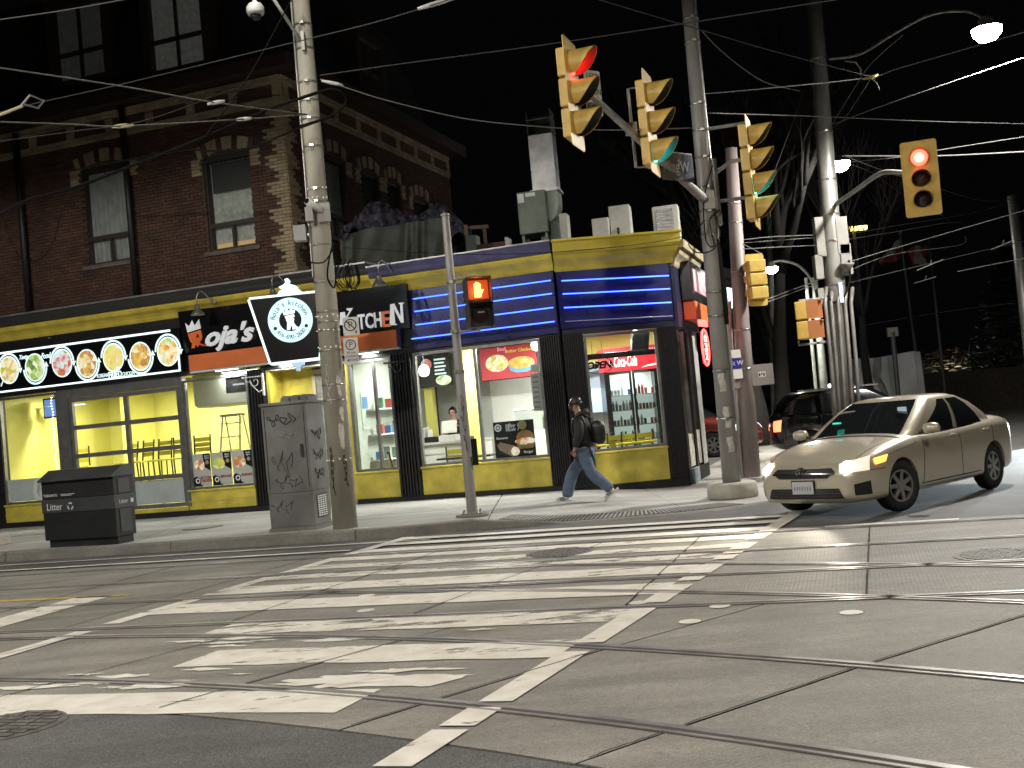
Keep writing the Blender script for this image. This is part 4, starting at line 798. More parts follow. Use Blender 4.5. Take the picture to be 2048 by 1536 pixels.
# menu boards over the counter
for i, (pts, lb, cols) in enumerate((([(835, 712), (905, 770)], 'lit menu board with price list, left over the counter', [(.05, .05, .05), LB, (.08, .08, .1), RD]), ([(908, 705), (950, 760)], 'narrow red lit menu board half hidden by the signal post', [RD, CR, RD]), ([(957, 697), (1078, 752)], 'wide lit menu board with butter chicken bowl', [(.06, .05, .05), RD, (.1, .08, .08)]))):
    a, c = FF.hit(*pts[0], 3.2), FF.hit(*pts[1], 3.2); t = fthing(FF, 'menu_board', lb, 'menu board', a[0], 3.2, c[1]); W, H = c[0] - a[0], 3.34 - c[1] if a[1] > 3.34 else a[1] - c[1]
    MB().box(0, W, 0, .05, 0, H).build('board_case', m_sblack, t); MB().box(.02, W - .02, -.008, -.001, .02, H - .02).build('board_face', E_('menu_red', (.42, .035, .045), .55) if i else M('menu_dark', (.02, .02, .02), .3), t)
    if i == 0:
        for k in range(5): MB().box(W * .5, W * (.85 - .05 * (k % 2)), -.014, -.009, H * .8 - k * H * .11, H * .85 - k * H * .11).build('price_line', m_lit, t)
        plain_food(t, W * .25, H * .7, .14, .14, [LB, RD, CR], -.012, 30); plain_food(t, W * .75, H * .18, .2, .12, [GR, CR, LB], -.012, 31)
    if i == 2:
        plain_food(t, W * .3, H * .5, .28, .2, [GR, GO, CR, RD], -.012, 32); plain_food(t, W * .72, H * .45, .32, .14, [CR, GO, BR], -.02, 33)
        MB().prism([(-.33, 0), (-.27, -.14), (-.12, -.2), (.12, -.2), (.27, -.14), (.33, 0)], front(W * .72, H * .42, 0), .01, .018).build('printed_bowl', M('bowl_blue', (.12, .35, .7), .4, emit=.5), t); text('lettering', 'Butter Chicken', .11, M('menu_yellow', (.7, .7, .1), .4, emit=.6), t, (W * .7, -.016, H * .82)); text('lettering', 'Beef', .12, M('menu_pink', (.9, .5, .6), .4, emit=.6), t, (W * .4, -.016, H * .9))
# counter, register, till clutter, ducting
t = fthing(FF, 'service_counter', 'white service counter with panels behind the big right window', 'counter', -4.3, 2.2, .2); MB().box(0, 1.6, 0, .6, 0, 1.02).build('counter_front', m_white, t); MB().box(-.02, 1.62, -.06, .62, 1.02, 1.07).build('counter_top', M('counter_top', (.55, .55, .53), .3), t)
for k in range(4): MB().box(.1, 1.5, -.012, 0, .14 + k * .22, .31 + k * .22).build('counter_board', m_white, t)
t = fthing(FF, 'cash_register', 'small white cash register with screen on the counter', 'register', -3.55, 2.35, 1.27); MB().box(-.2, .2, -.15, .15, 0, .14).build('till_drawer', m_white, t); MB().obox((0, .05, .32), .36, .05, .28, Matrix.Rotation(-.25, 3, 'X')).build('till_screen', m_white, t)
t = fthing(FF, 'card_box', 'black box of cards on the counter by the left end', 'box', -3.95, 2.3, 1.27); MB().box(-.16, .16, -.1, .1, 0, .13).build('box_body', m_sblack, t, bev=.01); MB().box(-.08, .02, -.04, .0, .13, .3).build('card', m_decal, t)
t = fthing(FF, 'coffee_machine', 'grey machine at the far left end of the counter', 'machine', -4.25, 2.4, 1.27); MB().box(-.12, .14, -.15, .15, 0, .35).build('machine_body', m_greyw, t, bev=.02); MB().box(-.1, .12, -.16, -.151, .2, .3).build('machine_panel', m_sblack, t)
t = fthing(FF, 'display_case', 'glass-topped food display case behind the shawarma poster', 'display case', -1.55, 2.0, .2); MB().box(-.25, 1.35, 0, .6, 0, 1.15).build('case_body', m_white, t); MB().box(-.25, 1.35, .0, .02, 1.15, 1.6).build('case_glass', m_glass, t); MB().tube([(-.27, 0, 1.62), (1.37, 0, 1.62)], .025).build('top_rail', m_decal, t); MB().box(.3, .75, .2, .4, 1.16, 1.5).build('food_tray', M('tray_yellow', (.6, .6, .25), .4), t)
t = fthing(FF, 'wall_cupboard', 'pale blue cupboard and arched duct at the back of the kitchen', 'cupboard', -1.5, 3.9, 1.6); MB().box(0, 1.2, 0, .35, 0, .55).build('cupboard_box', M('pale_blue', (.45, .6, .8), .4), t, bev=.01); MB().box(-.1, 1.3, .3, .38, .0, 1.3).build('back_panel', M('slate_grey', (.25, .29, .36), .6), t); MB().tube([(0, .05, .56), (.15, .05, .78), (.5, .05, .95), (.9, .05, 1.05), (1.2, .05, 1.08)], .05, 8).build('duct_hose', m_sblack, t, True)
t = fthing(FF, 'price_list', 'tall white price list taped inside the right end of the big window', 'notice', -.72, .06, 1.75); MB().box(0, .2, 0, .006, 0, .75).build('sheet', m_decal, t); MB().box(.02, .18, -.004, 0, .77, .93).build('notice_card', M('cream_card', (.7, .68, .5), .5), t)
for k in range(7): MB().box(.03, .15, -.003, -.0005, .06 + k * .1, .09 + k * .1).build('text_row', m_greyw, t)
t = fthing(FF, 'globe_lamp', 'white globe light at the top right of the big window', 'lamp', FF.hit(1073, 690, .5)[0], .5, FF.hit(1073, 690, .5)[1]); bmx = MB().lathe([(.02, .14), (.09, .1), (.12, 0), (.09, -.09), (.02, -.12)], 14); bmx.build('globe', E_('globe_white', (1, .98, .9), 5), t, True); MB().cyl((0, 0, .13), (0, 0, .6), .01).build('hanging_rod', m_frame, t)
t = fthing(FF, 'globe_lamp', 'white globe light at the left edge of the big window', 'lamp', FF.hit(848, 742, .5)[0], .5, FF.hit(848, 742, .5)[1]); MB().lathe([(.02, .14), (.09, .1), (.12, 0), (.09, -.09), (.02, -.12)], 14).build('globe', E_('globe_white', (1, .98, .9), 5), t, True); MB().cyl((0, 0, .13), (0, 0, .95), .01).build('hanging_rod', m_frame, t)
t = fthing(FF, 'wall_shelf', 'white shelf with small coloured boxes inside the narrow two-pane window', 'shelf', -4.35, .75, 1.0, pi / 2)
for k in range(3): MB().box(-.2, 1.1, 0, .3, .55 * k, .55 * k + .03).build('shelf_board', m_white, t)
for k in range(9): MB().box(-.15 + .13 * k, -.05 + .13 * k, .05, .2, .031 + .55 * (k % 3), .2 + .55 * (k % 3) + .03 * (k % 4)).build('packet', (cans_ := [M('packet_blue', (.1, .25, .5), .5), M('packet_red', (.5, .08, .06), .5), M('packet_green', (.2, .4, .25), .5), m_greyw])[k % 4], t)
t = fthing(FF, 'notice_sheet', 'pale notice taped to the inner wall of the narrow two-pane window', 'notice', -4.665, .35, 1.7, pi / 2); MB().box(0, .35, 0, .01, 0, .8).build('sheet', M('pale_green_sheet', (.55, .66, .58), .6), t); MB().box(.05, .3, -.006, -.001, .45, .7).build('printed_picture', M('packet_blue', (.1, .25, .5)), t)
# drinks fridge in the corner window
fx0, fz1 = FC.hit(1203, 698, 1.9); fx1, _ = FC.hit(1312, 690, 1.9); fzt = FC.hit(1205, 746, 1.9)[1]
t = fthing(FC, 'drinks_fridge', 'two-door glass drinks fridge with a red header and white script lettering', 'fridge', fx0, 1.9, .2); W = fx1 - fx0; HT = fz1 - .2; HD = fzt - .2
MB().box(0, .06, 0, .65, 0, HD).box(W - .06, W, 0, .65, 0, HD).box(0.06, W - .06, .58, .65, 0, HD).box(.06, W - .06, 0, .58, 0, .3).build('cabinet', m_sblack, t); MB().box(.06, W - .06, .56, .579, .3, HD).build('back_liner', E_('fridge_liner', (.75, .88, .82), .45), t)
MB().box(0, W, -.02, .65, HD, HT).build('header_box', M('cola_red', (.55, .02, .03), .35, emit=.55), t); text_fit('lettering', 'Coca-Cola', m_lit, t, W * .2, W * .62, HD + (HT - HD) * .18, HD + (HT - HD) * .66, -.026, shear=.35, bold=.02)
MB().prism([(W * .68, HD + .04), (W * .8, HD + .09), (W - .01, HD + .12), (W - .01, HD + .08), (W * .8, HD + .06)], front(0, 0, -.02), .001, .004).build('white_wave', m_lit, t)
for k in range(3): MB().prism([(W * .88 + k * .05 + .015 * cos(j), HT - .12 + .06 * sin(j)) for j in range(6)], front(0, 0, -.02), .001, .004).build('printed_bottle', m_lit, t)
for a, b in ((.06, W / 2 - .01), (W / 2 + .01, W - .06)):
    d_ = MB().box(a, a + .05, -.02, .02, .3, HD).box(b - .05, b, -.02, .02, .3, HD).box(a + .05, b - .05, -.02, .02, .3, .36).box(a + .05, b - .05, -.02, .02, HD - .06, HD).build('fridge_door', m_sblack, t); MB().add([(a + .05, 0, .36), (b - .05, 0, .36), (b - .05, 0, HD - .06), (a + .05, 0, HD - .06)], [(0, 1, 2, 3)]).build('pane', m_glass, d_)
cans = [M('bottle_green', (.2, .4, .15), .3), M('bottle_dark', (.03, .02, .02), .25), M('can_blue', (.05, .1, .4), .3), M('can_red', (.5, .04, .03), .3), M('bottle_clear', (.55, .65, .65), .2), M('can_silver', (.5, .52, .55), .3, .8)]
r = random.Random(5); sh = 0
bot = MB().lathe([(.03, 0), (.03, .13), (.012, .18), (.012, .21)], 8).mesh('bottle', None, True); can = MB().lathe([(.031, 0), (.031, .11), (.027, .12)], 8).mesh('can', None, True)
kinds = [(4, can), (1, bot), (5, can), (1, bot), (0, bot)]
meshes = {}
for sh in range(5):
    zz = .42 + sh * (HD - .6) / 5; MB().box(.06, W - .06, .05, .56, zz - .02, zz).build('shelf', m_white, t)
    for k in range(13):
        if r.random() < .18: continue
        xx = .16 + k * (W - .3) / 12
        if abs(xx - W / 2) < .06: continue
        mi = r.choice((0, 1, 1, 2, 4, 5)) if xx < W / 2 else r.choice((3, 3, 1, 4)); src = r.choice((bot, can)); key = (mi, src.name)
        if key not in meshes: mm = src.copy(); mm.materials.clear(); mm.materials.append(cans[mi]); meshes[key] = mm
        isb = src is bot; o = ob('drink_bottle' if isb else 'drink_can', meshes[key], None, FC.w(fx0 + xx, 1.9 + .12 + r.uniform(0, .03), .2 + zz))
        tag(o, '%s %s on the %s shelf of the drinks fridge, %s door' % (('green', 'dark', 'blue', 'red', 'clear', 'silver')[mi], 'bottle' if isb else 'can', ('lowest', 'second lowest', 'middle', 'second highest', 'top')[sh], 'left' if xx < W / 2 else 'right'), 'bottle' if isb else 'can', 'bottles and cans in the drinks fridge')
lamp('fridge_light', 'AREA', t, (W / 2, .12, HD - .02), 12, (.9, 1, .95), W * .7)
t = fthing(FC, 'window_shade_bar', 'black roller blind case across the corner window below its top', 'blind', .46, .10, 2.66); MB().box(0, 1.4, 0, .08, 0, .11).build('blind_case', m_sblack, t, bev=.01)
t = fthing(FC, 'wall_speaker', 'black speaker hung at the corner window\'s upper right', 'speaker', 1.5, .35, 2.78); MB().obox((.12, 0, .17), .34, .25, .42, Matrix.Rotation(.15, 3, 'Y')).build('speaker_case', m_sblack, t, bev=.02)
t = fthing(FC, 'open_sign', 'unlit oval black OPEN sign hanging in the corner window', 'sign', .70, .08, 2.53); q = MB(); ring_poly(q, .93, 1, lambda a, b, d: (a * .29, -d, b * .17), 0, .03, 28); q.build('oval_frame', m_sblack, t); text('lettering', 'OPEN', .19, m_sblack, t, (0, -.02, 0), shear=.2, bold=.01, extrude=.012)
MB().tube([(-.1, 0, .17), (-.1, .01, .5)], .004, 5).tube([(.1, 0, .17), (.1, .01, .5)], .004, 5).build('hanging_wire', m_sblack, t)
# person behind the counter (only head and shoulders show)
m_skin = M('skin', (.42, .23, .16), .5, var=.08, scale=20); m_hair = M('dark_hair', (.012, .009, .008), .5)
ps = FF.w(-3.05, 3.0, .2); hx, hz = FF.hit(905, 826, 3.0); ps = FF.w(hx, 3.0, .2)
t = thing('person', 'person with dark hair standing behind the counter, only the head showing', 'person', ps, ANG_F)
hh = hz - .2
skin('body', [((0, 0, hh - .62), (.15, .1)), ((0, 0, hh - .3), (.17, .1)), ((0, 0, hh - .2), (.08, .08)), ((0, 0, hh - .12), .05), ((0, -.01, hh), (.075, .095)), ((0, 0, hh + .08), (.07, .085)), ((-.2, 0, hh - .24), .06), ((-.27, -.05, hh - .5), .045), ((-.2, -.25, hh - .62), .035), ((.2, 0, hh - .24), .06), ((.27, -.05, hh - .5), .045), ((.2, -.25, hh - .62), .035), ((.09, .02, .75), .09), ((.1, 0, .1), .06), ((-.09, .02, .75), .09), ((-.1, 0, .1), .06)], [(0, 1), (1, 2), (2, 3), (3, 4), (4, 5), (2, 6), (6, 7), (7, 8), (2, 9), (9, 10), (10, 11), (0, 12), (12, 13), (0, 14), (14, 15)], m_skin, t)
MB().grid(10, 8, lambda a, b: (lambda th, ph: (.098 * sin(ph) * cos(th), .02 + .115 * sin(ph) * sin(th), hh + .03 + .125 * cos(ph)))(pi * (-.18 + 1.36 * a), pi * .62 * b)).build('hair', m_hair, t, True)
MB().box(-.045, -.02, -.1, -.085, hh + .005, hh + .018).box(.02, .045, -.1, -.085, hh + .005, hh + .018).box(-.025, .025, -.098, -.085, hh - .055, hh - .045).build('face_features', m_hair, t)
skin('shirt', [((0, 0, hh - .66), (.17, .12)), ((0, 0, hh - .3), (.19, .12)), ((0, 0, hh - .21), (.09, .09)), ((-.2, 0, hh - .24), .075), ((-.27, -.05, hh - .48), .06), ((.2, 0, hh - .24), .075), ((.27, -.05, hh - .48), .06)], [(0, 1), (1, 2), (2, 3), (3, 4), (2, 5), (5, 6)], m_sblack, t)

# ================================================================== BRICK BUILDING behind and above
m_brick = island('red_brick', [(.070, .034, .023), (.10, .047, .031), (.055, .028, .020), (.12, .058, .038)])
m_buff = island('buff_brick', [(.36, .29, .18), (.46, .37, .235), (.30, .235, .15), (.40, .32, .20)])
m_mort = M('mortar', (.065, .05, .04), .95); m_slate = M('slate_roof', (.014, .014, .016), .7, var=.4, scale=10, bump=.4, bscale=20)
m_trim = M('dark_trim', (.03, .018, .014), .6); m_cas = M('white_sash', (.30, .29, .26), .6)
YB = .5; XC = -6.05
bb = thing('brick_building', 'old red brick two-storey building with buff quoins and dark mansard roof', 'building', FF.w(0, 0), ANG_F)
LW = -15.6; ZT = 9.05
def s3(x, y, z): return (XC - y + .0, YB + x, z)      # side wall local: x back along the wall, -y outwards
def s3(x, y, z): return (XC - y, YB + x, z)
# wall cores with window openings are boxes between openings
wins = [(-11.62, -10.26, 6.15, 8.42), (-8.22, -6.97, 6.02, 8.12)]
swins = [(1.75, 2.85, 6.3, 8.25), (3.6, 4.65, 6.2, 8.2), (5.1, 5.95, 6.2, 8.2), (6.7, 7.8, 6.2, 8.0)]
def core(fn, x0, x1, ws, name):
    mb = TMB(fn); xs = x0
    for a, b, c, d in sorted(ws):
        mb.box(xs, a, .03, .3, 4.6, 10.0).box(a, b, .03, .3, 4.6, c).box(a, b, .03, .3, d + .05, 10.0); xs = b
    mb.box(xs, x1, .03, .3, 4.6, 10.0); return mb.build(name, m_mort, bb)
f3 = lambda x, y, z: (x, YB + y, z)
core(f3, LW, XC - .03, wins, 'front_wall'); core(s3, .03, 9.6, swins, 'side_wall')
MB().box(LW, LW + .2, YB, 10.1, 0, 10).build('party_wall', m_mort, bb); MB().box(LW, XC, 9.9, 10.1, 0, 10).build('rear_wall', m_mort, bb)
BW, BH, G = .215, .064, .011
def arch_top(a, b, d, x): # segmental head
    u = (x - (a + b) / 2) / ((b - a) / 2); return d + .14 * (1 - u * u)
br_me = MB().box(-BW / 2 + G / 2, BW / 2 - G / 2, 0, .05, -BH / 2, BH / 2).mesh('brick', m_brick); bf_me = MB().box(-BW / 2 + G / 2, BW / 2 - G / 2, 0, .05, -BH / 2, BH / 2).mesh('brick', m_buff)
hb_me = MB().box(-BW / 4 + G / 2, BW / 4 - G / 2, 0, .05, -BH / 2, BH / 2).mesh('brick', m_buff)
def course(fn, x0, x1, ws, side):
    """bricks of one wall: those near the quoin corner as single parts, the rest as one part"""
    rest = TMB(fn); buff = TMB(fn); singles = []; n = 0; z = 4.95; row = 0; rr = random.Random(side)
    while z < ZT:
        x = x0 + (0 if row % 2 else -BW / 2)
        while x < x1:
            a, b = max(x, x0), min(x + BW, x1); c = (a + b) / 2; ok = b - a > .04
            for (wa, wb, wc, wd) in ws:
                if wa < c < wb and wc - .02 < z + BH / 2 and z < arch_top(wa, wb, wd, c): ok = False
                if wa - .30 < c < wb + .30 and arch_top(wa, wb, wd, min(max(c, wa), wb)) <= z < arch_top(wa, wb, wd, min(max(c, wa), wb)) + .34: ok = False
                if (wa - .30 < c < wa or wb < c < wb + .30) and wd - .35 < z < wd + .1: ok = False
            edge_d = (x1 - c) if side == 0 else (c - x0)
            q = edge_d < (.52 if (row // 4) % 2 else .30)
            if ok and not q:
                if side == 0 and b - a > BW - .01 and c > -9.7 and 5.3 < z < 8.9 and n < 300: singles.append((c, z + BH / 2)); n += 1
                else: rest.box(a + G / 2, b - G / 2, rr.uniform(-.003, .003), .05, z, z + BH)
            elif ok: buff.box(a + G / 2, b - G / 2, -.018, .05, z, z + BH)
            x += BW
        z += BH + G; row += 1
    tag(rest.build('brickwork', m_brick, bb), kind='stuff'); tag(buff.build('quoin_brickwork', m_buff, bb), kind='stuff')
    for c, zz in singles: ob('brick', br_me, bb, (c, YB + rr.uniform(-.003, .003), zz))
course(f3, LW + .2, XC, wins, 0); course(s3, .0, 9.6, swins, 1)
# buff bands with panel dividers, dentil course, eaves
def band(fn, x0, x1):
    k = 0; x = x0
    while x < x1 - .05:
        b = min(x + .24, x1)
        for zz, h, d in ((ZT, .075, .03), (ZT + .085, .075, .045), (9.52, .08, .03), (9.61, .08, .05)): q = TMB(fn); q.box(x + .006, b - .006, -d, .05, zz, zz + h); q.build('band_brick', m_buff, bb)
        x += .24
    n = int((x1 - x0) / 1.15)
    for i in range(n + 1):
        xx = x0 + .1 + (x1 - x0 - .3) * i / n
        for j in range(4): q = TMB(fn); q.box(xx, xx + .21, -.025, .05, 9.22 + j * .075, 9.285 + j * .075); q.build('divider_brick', m_buff, bb)
band(f3, LW + .2, XC); band(s3, 0, 9.6)
MB().box(LW, XC - .01, YB + .012, YB + .06, 9.215, 9.515).build('frieze', m_brick, bb); q = TMB(s3); q.box(.01, 9.6, .012, .06, 9.215, 9.515); q.build('frieze', m_brick, bb)
P(lambda x, y, z: (x, y, z), 'eave', m_trim, (LW - .1, XC + .45, YB - .38, YB + .1, 9.72, 10.06), parent=bb, bev=.03); q = TMB(s3); q.box(.1, 10.0, -.46, .1, 9.70, 10.04); q.build('eave', m_trim, bb)
def vouss(fn, a, b, c, d, par, n=11):
    for i in range(n):
        u0 = a - .08 + (b - a + .16) * i / n; u1 = a - .08 + (b - a + .16) * (i + 1) / n; h0 = arch_top(a, b, d, max(a, min(b, u0))); h1 = arch_top(a, b, d, max(a, min(b, u1)))
        m = m_buff if i % 3 != 1 else m_brick
        q = TMB(fn); q.prism([(u0 + .006, h0 + .02), (u1 - .006, h1 + .02), (u1 - .006 + (u1 - (a + b) / 2) * .12, h1 + .30), (u0 + .006 + (u0 - (a + b) / 2) * .12, h0 + .30)], lambda s_, t_, dd: (s_, -dd, t_), -.05, .028); q.build('arch_brick', m, bb)
    for s_ in (a - .28, b + .02):
        for j in range(5): q = TMB(fn); q.box(s_, s_ + .26 - (.05 if j % 2 else 0), -.025, .05, d - .33 + j * .075, d - .265 + j * .075); q.build('impost_brick', m_buff, bb)
def upper_window(fn, a, b, c, d, curtain, low=None, lit=0.):
    vouss(fn, a, b, c, d, bb)
    f = TMB(fn); m0 = a + .06; f.box(a, m0, .06, .16, c, d + .02).box(b - .06, b, .06, .16, c, d + .02).box(m0, b - .06, .06, .16, c, c + .06).box(m0, b - .06, .06, .16, d - .05, d + .02)
    zz = c + (d - c) * .28; f.box(m0, b - .06, .05, .15, zz - .05, zz + .05).box((a + b) / 2 - .03, (a + b) / 2 + .03, .06, .15, c + .06, zz - .05)
    fr_ = f.build('window_frame', m_trim, bb)
    q = TMB(fn); q.grid(8, 1, lambda u, v: (a + (b - a) * u, .06, (d + .02) + v * (arch_top(a, b, d, a + (b - a) * u) - d - .02))); q.build('arch_infill', m_trim, bb)
    q = TMB(fn); q.add([(a + .06, .11, zz), (b - .06, .11, zz), (b - .06, .11, d - .05), (a + .06, .11, d - .05)], [(0, 1, 2, 3)]); q.build('pane', m_glass, fr_)
    for u0, u1 in ((a + .06, (a + b) / 2 - .03), ((a + b) / 2 + .03, b - .06)): q = TMB(fn); q.add([(u0, .11, c + .06), (u1, .11, c + .06), (u1, .11, zz - .05), (u0, .11, zz - .05)], [(0, 1, 2, 3)]); q.build('pane', m_glass, fr_)
    q = TMB(fn); ct = d - .06; cb = c + .06
    q.grid(60, 2, lambda u, v: (a + .06 + (b - a - .12) * u, .22 + .018 * sin(u * 55) + .01 * sin(u * 23), cb + (ct - cb) * v)); q.build('curtain', curtain, fr_, True)
    q = TMB(fn); q.box(a - .1, b + .1, -.06, .1, c - .1, c - .0); q.build('sill', M('stone_sill', (.12, .10, .085), .8, var=.3), bb, bev=.01)
m_curt = M('grey_curtain', (.30, .30, .29), .9, var=.2, scale=4, emit=.03); m_curt2 = M('lace_curtain', (.42, .42, .38), .9, var=.25, scale=8, emit=.06)  # faint glow put into the curtains stands in for dim room light
upper_window(f3, *wins[0], m_curt); upper_window(f3, *wins[1], m_curt2)
for w_ in swins: upper_window(s3, *w_, M('side_curtain', (.3, .29, .27), .9, var=.2, emit=.01) if w_ is swins[0] else M('dark_room', (.05, .05, .045), .9))
# window 2: dark lace upper part and warm light at the bottom
q = TMB(f3); q.box(-8.1, -7.06, .165, .17, 7.36, 8.04); q.build('lace_blind', M('dark_lace', (.015, .015, .015), .5, var=.9, scale=26), bb); q = TMB(f3); q.box(-8.1, -7.06, .168, .172, 6.1, 6.2); q.build('lit_blind_gap', E_('warm_gap', (.9, .55, .25), .16), bb)
# downpipes
for x, z1, rr_ in ((-10.2, 9.9, .075), (-13.33, 9.6, .08)): MB().cyl((x, YB - .12, 5.1), (x, YB - .12, z1), rr_, n=12).build('downpipe', M('black_iron_pipe', (.012, .012, .012), .5), bb, True)
# mansard roof with dormers
def mans(): 
    b0 = [(LW, YB + .32), (XC - .32, YB + .32), (XC - .32, 9.9), (LW, 9.9)]; t0 = [(LW + .2, YB + 1.0), (XC - 1.0, YB + 1.0), (XC - 1.0, 9.0), (LW + .2, 9.0)]
    vs = [(x, y, 10.04) for x, y in b0] + [(x, y, 13.2) for x, y in t0]; return MB().add(vs, [(i, (i + 1) % 4, (i + 1) % 4 + 4, i + 4) for i in range(4)] + [(4, 5, 6, 7)])
mr_ = mans().build('mansard_roof', m_slate, bb)
def dormer(fn, a, b, c, d, yo, curtain):
    f = TMB(fn); f.box(a - .22, a, yo - .02, yo + 1.2, c - .15, d + .25).box(b, b + .22, yo - .02, yo + 1.2, c - .15, d + .25).box(a, b, yo - .02, yo + 1.2, d, d + .25).box(a, b, yo - .02, yo + 1.2, c - .15, c).box(a - .3, b + .3, yo - .12, yo + 1.2, d + .251, d + .37); dm = f.build('dormer', m_trim, bb)
    zz = c + (d - c) * .36; f = TMB(fn); f.box(a, b, yo + .03, yo + .1, zz - .045, zz + .045).box((a + b) / 2 - .03, (a + b) / 2 + .03, yo + .03, yo + .1, c, d); f.build('sash_bar', m_trim, dm)
    for i in (0, 1):
        for z0, z1 in ((c, zz - .045), (zz + .045, d)):
            x0 = a if i == 0 else (a + b) / 2 + .03; x1 = (a + b) / 2 - .03 if i == 0 else b; q = TMB(fn); q.add([(x0, yo + .06, z0), (x1, yo + .06, z0), (x1, yo + .06, z1), (x0, yo + .06, z1)], [(0, 1, 2, 3)]); q.build('pane', m_glass, dm)
    q = TMB(fn); q.grid(50, 2, lambda u, v: (a + (b - a) * u, yo + .16 + .015 * sin(u * 48), c + (d - c) * v)); q.build('curtain', curtain, dm, True)
dormer(f3, -12.14, -10.74, 10.68, 12.45, .10, m_curt); dormer(f3, -9.42, -8.0, 10.42, 12.3, .10, m_curt2); dormer(s3, 4.4, 5.6, 10.62, 11.9, .1, M('dormer_white', (.35, .37, .36), .9, emit=.05))  # side dormer curtain glows faintly too, in place of light from the room
# ================================================================== ROOF THINGS
rl_z = 4.86
def rp(x, y, Y=24.6): return px(x, y, Y)
m_galv = M('galvanised_duct', (.40, .40, .40), .38, .75, var=.4, scale=2.5, bump=.05); m_hv = M('green_grey_metal', (.13, .16, .13), .5, .2, var=.2, scale=3)
a, b, c = rp(1088, 225), rp(1094, 385), rp(1098, 440)
t = thing('exhaust_duct', 'tall square sheet-metal exhaust duct with elbow rising from the shop roof', 'duct', (b.x, b.y, rl_z), radians(-12))
HZ = a.z - rl_z; EL = b.z - rl_z
MB().box(-.27, .27, -.27, .27, EL, HZ - .55).build('duct_shaft', m_galv, t); MB().box(-.275, -.25, -.275, .275, HZ - .54, HZ).box(.25, .275, -.275, .275, HZ - .54, HZ).box(-.25, .25, .25, .275, HZ - .54, HZ).build('open_top', M('dark_galv', (.05, .05, .05), .5), t)
q = MB(); q.grid(10, 1, lambda u, v: (-.28 + .56 * v, .28 - .0 - (1 - cos(u * pi / 2)) * 0.0, EL - u * .6)); 
prof = [(-.28, EL - .001), (.28, EL - .001), (.28, EL - .35), (.2, EL - .6), (.05, EL - .72), (-.28, EL - .75)]
MB().prism(prof, lambda aa, bb_, d: (aa, d, bb_), -.275, .275).build('duct_elbow', M('dull_galv', (.20, .23, .20), .45, .5, var=.2, scale=2), t); MB().box(-.32, .32, -.32, .32, EL - .03, EL + .03).build('duct_flange', m_galv, t)
for k in range(3): MB().box(-.278, .278, -.278, .278, EL + .5 + k * .55, EL + .515 + k * .55).build('duct_seam', m_galv, t)
MB().box(-.2, .2, -.2, .2, 0, EL - .7).build('duct_curb', m_hv, t)
a, b = rp(1038, 392), rp(1103, 470); t = thing('ventilation_box', 'dark green ventilation unit on the roof beside the duct', 'ventilator', ((a.x + b.x) / 2, 24.5, rl_z), radians(-12)); W = b.x - a.x; z0, z1 = b.z - rl_z, a.z - rl_z
MB().box(-W / 2, W / 2, -.35, .35, z0, z1).build('unit_case', m_hv, t, bev=.02); MB().box(-W / 2 + .02, -W / 2 + .16, -.36, -.351, z1 - .24, z1 - .04).build('paper_label', m_decal, t); MB().box(-W / 2 + .2, -W / 2 + .42, -.36, -.351, z1 - .12, z1 - .04).build('paper_label', m_decal, t)
for sx in (-1, 1): MB().box(sx * W * .4 - .03, sx * W * .4 + .03, -.3, .3, 0, z0).build('support_leg', m_hv, t)
for k, (x0, y0, x1, y1, lb, cond) in enumerate(((1185, 440, 1222, 474, 'low pale air conditioner housing on the roof beside the taller one', 0), (1218, 415, 1266, 474, 'pale air conditioner with pipes on the roof, middle one', 1), (1305, 416, 1362, 474, 'white air conditioner with dark fan grille at the roof corner', 2), (1120, 430, 1140, 474, 'small curved metal cowl behind the duct', 0))):
    a, b = rp(x0, y0, 24.2), rp(x1, y1, 24.2); t = thing('air_conditioner' if k < 3 else 'roof_cowl', lb, 'air conditioner' if k < 3 else 'vent', ((a.x + b.x) / 2, 24.2, rl_z), radians(-14)); W = b.x - a.x; z0, z1 = b.z - rl_z - .15, a.z - rl_z
    MB().box(-W / 2, W / 2, -.18, .18, z0, z1).build('unit_case', M('off_white_metal', (.46, .46, .41), .5, var=.12, scale=3), t, bev=.02)
    if cond == 1: MB().box(-W / 2 + .03, W / 2 - .2, -.2, -.181, z0 + .12, z0 + .42).build('service_panel', M('off_white_metal', (.4, .4, .38)), t); MB().tube([(-.05, -.2, z0 + .35), (-.05, -.26, z0 + .2), (0, -.26, z0), (.08, -.24, z0 + .05)], .025, 6).build('hose', m_sblack, t, True)
    if cond == 2: MB().box(-W / 2 + .08, W / 2 - .12, -.19, -.181, z0 + .08, z1 - .08).build('grille_recess', m_sblack, t); [MB().box(-W / 2 + .08, W / 2 - .12, -.198, -.191, z0 + .1 + j * .07, z0 + .115 + j * .07).build('grille_wire', m_greyw, t) for j in range(int((z1 - z0 - .2) / .07))]
    for sx in (-.35, .35): MB().box(sx * W - .02, sx * W + .02, -.15, .15, 0, z0).build('support_leg', m_hv, t)
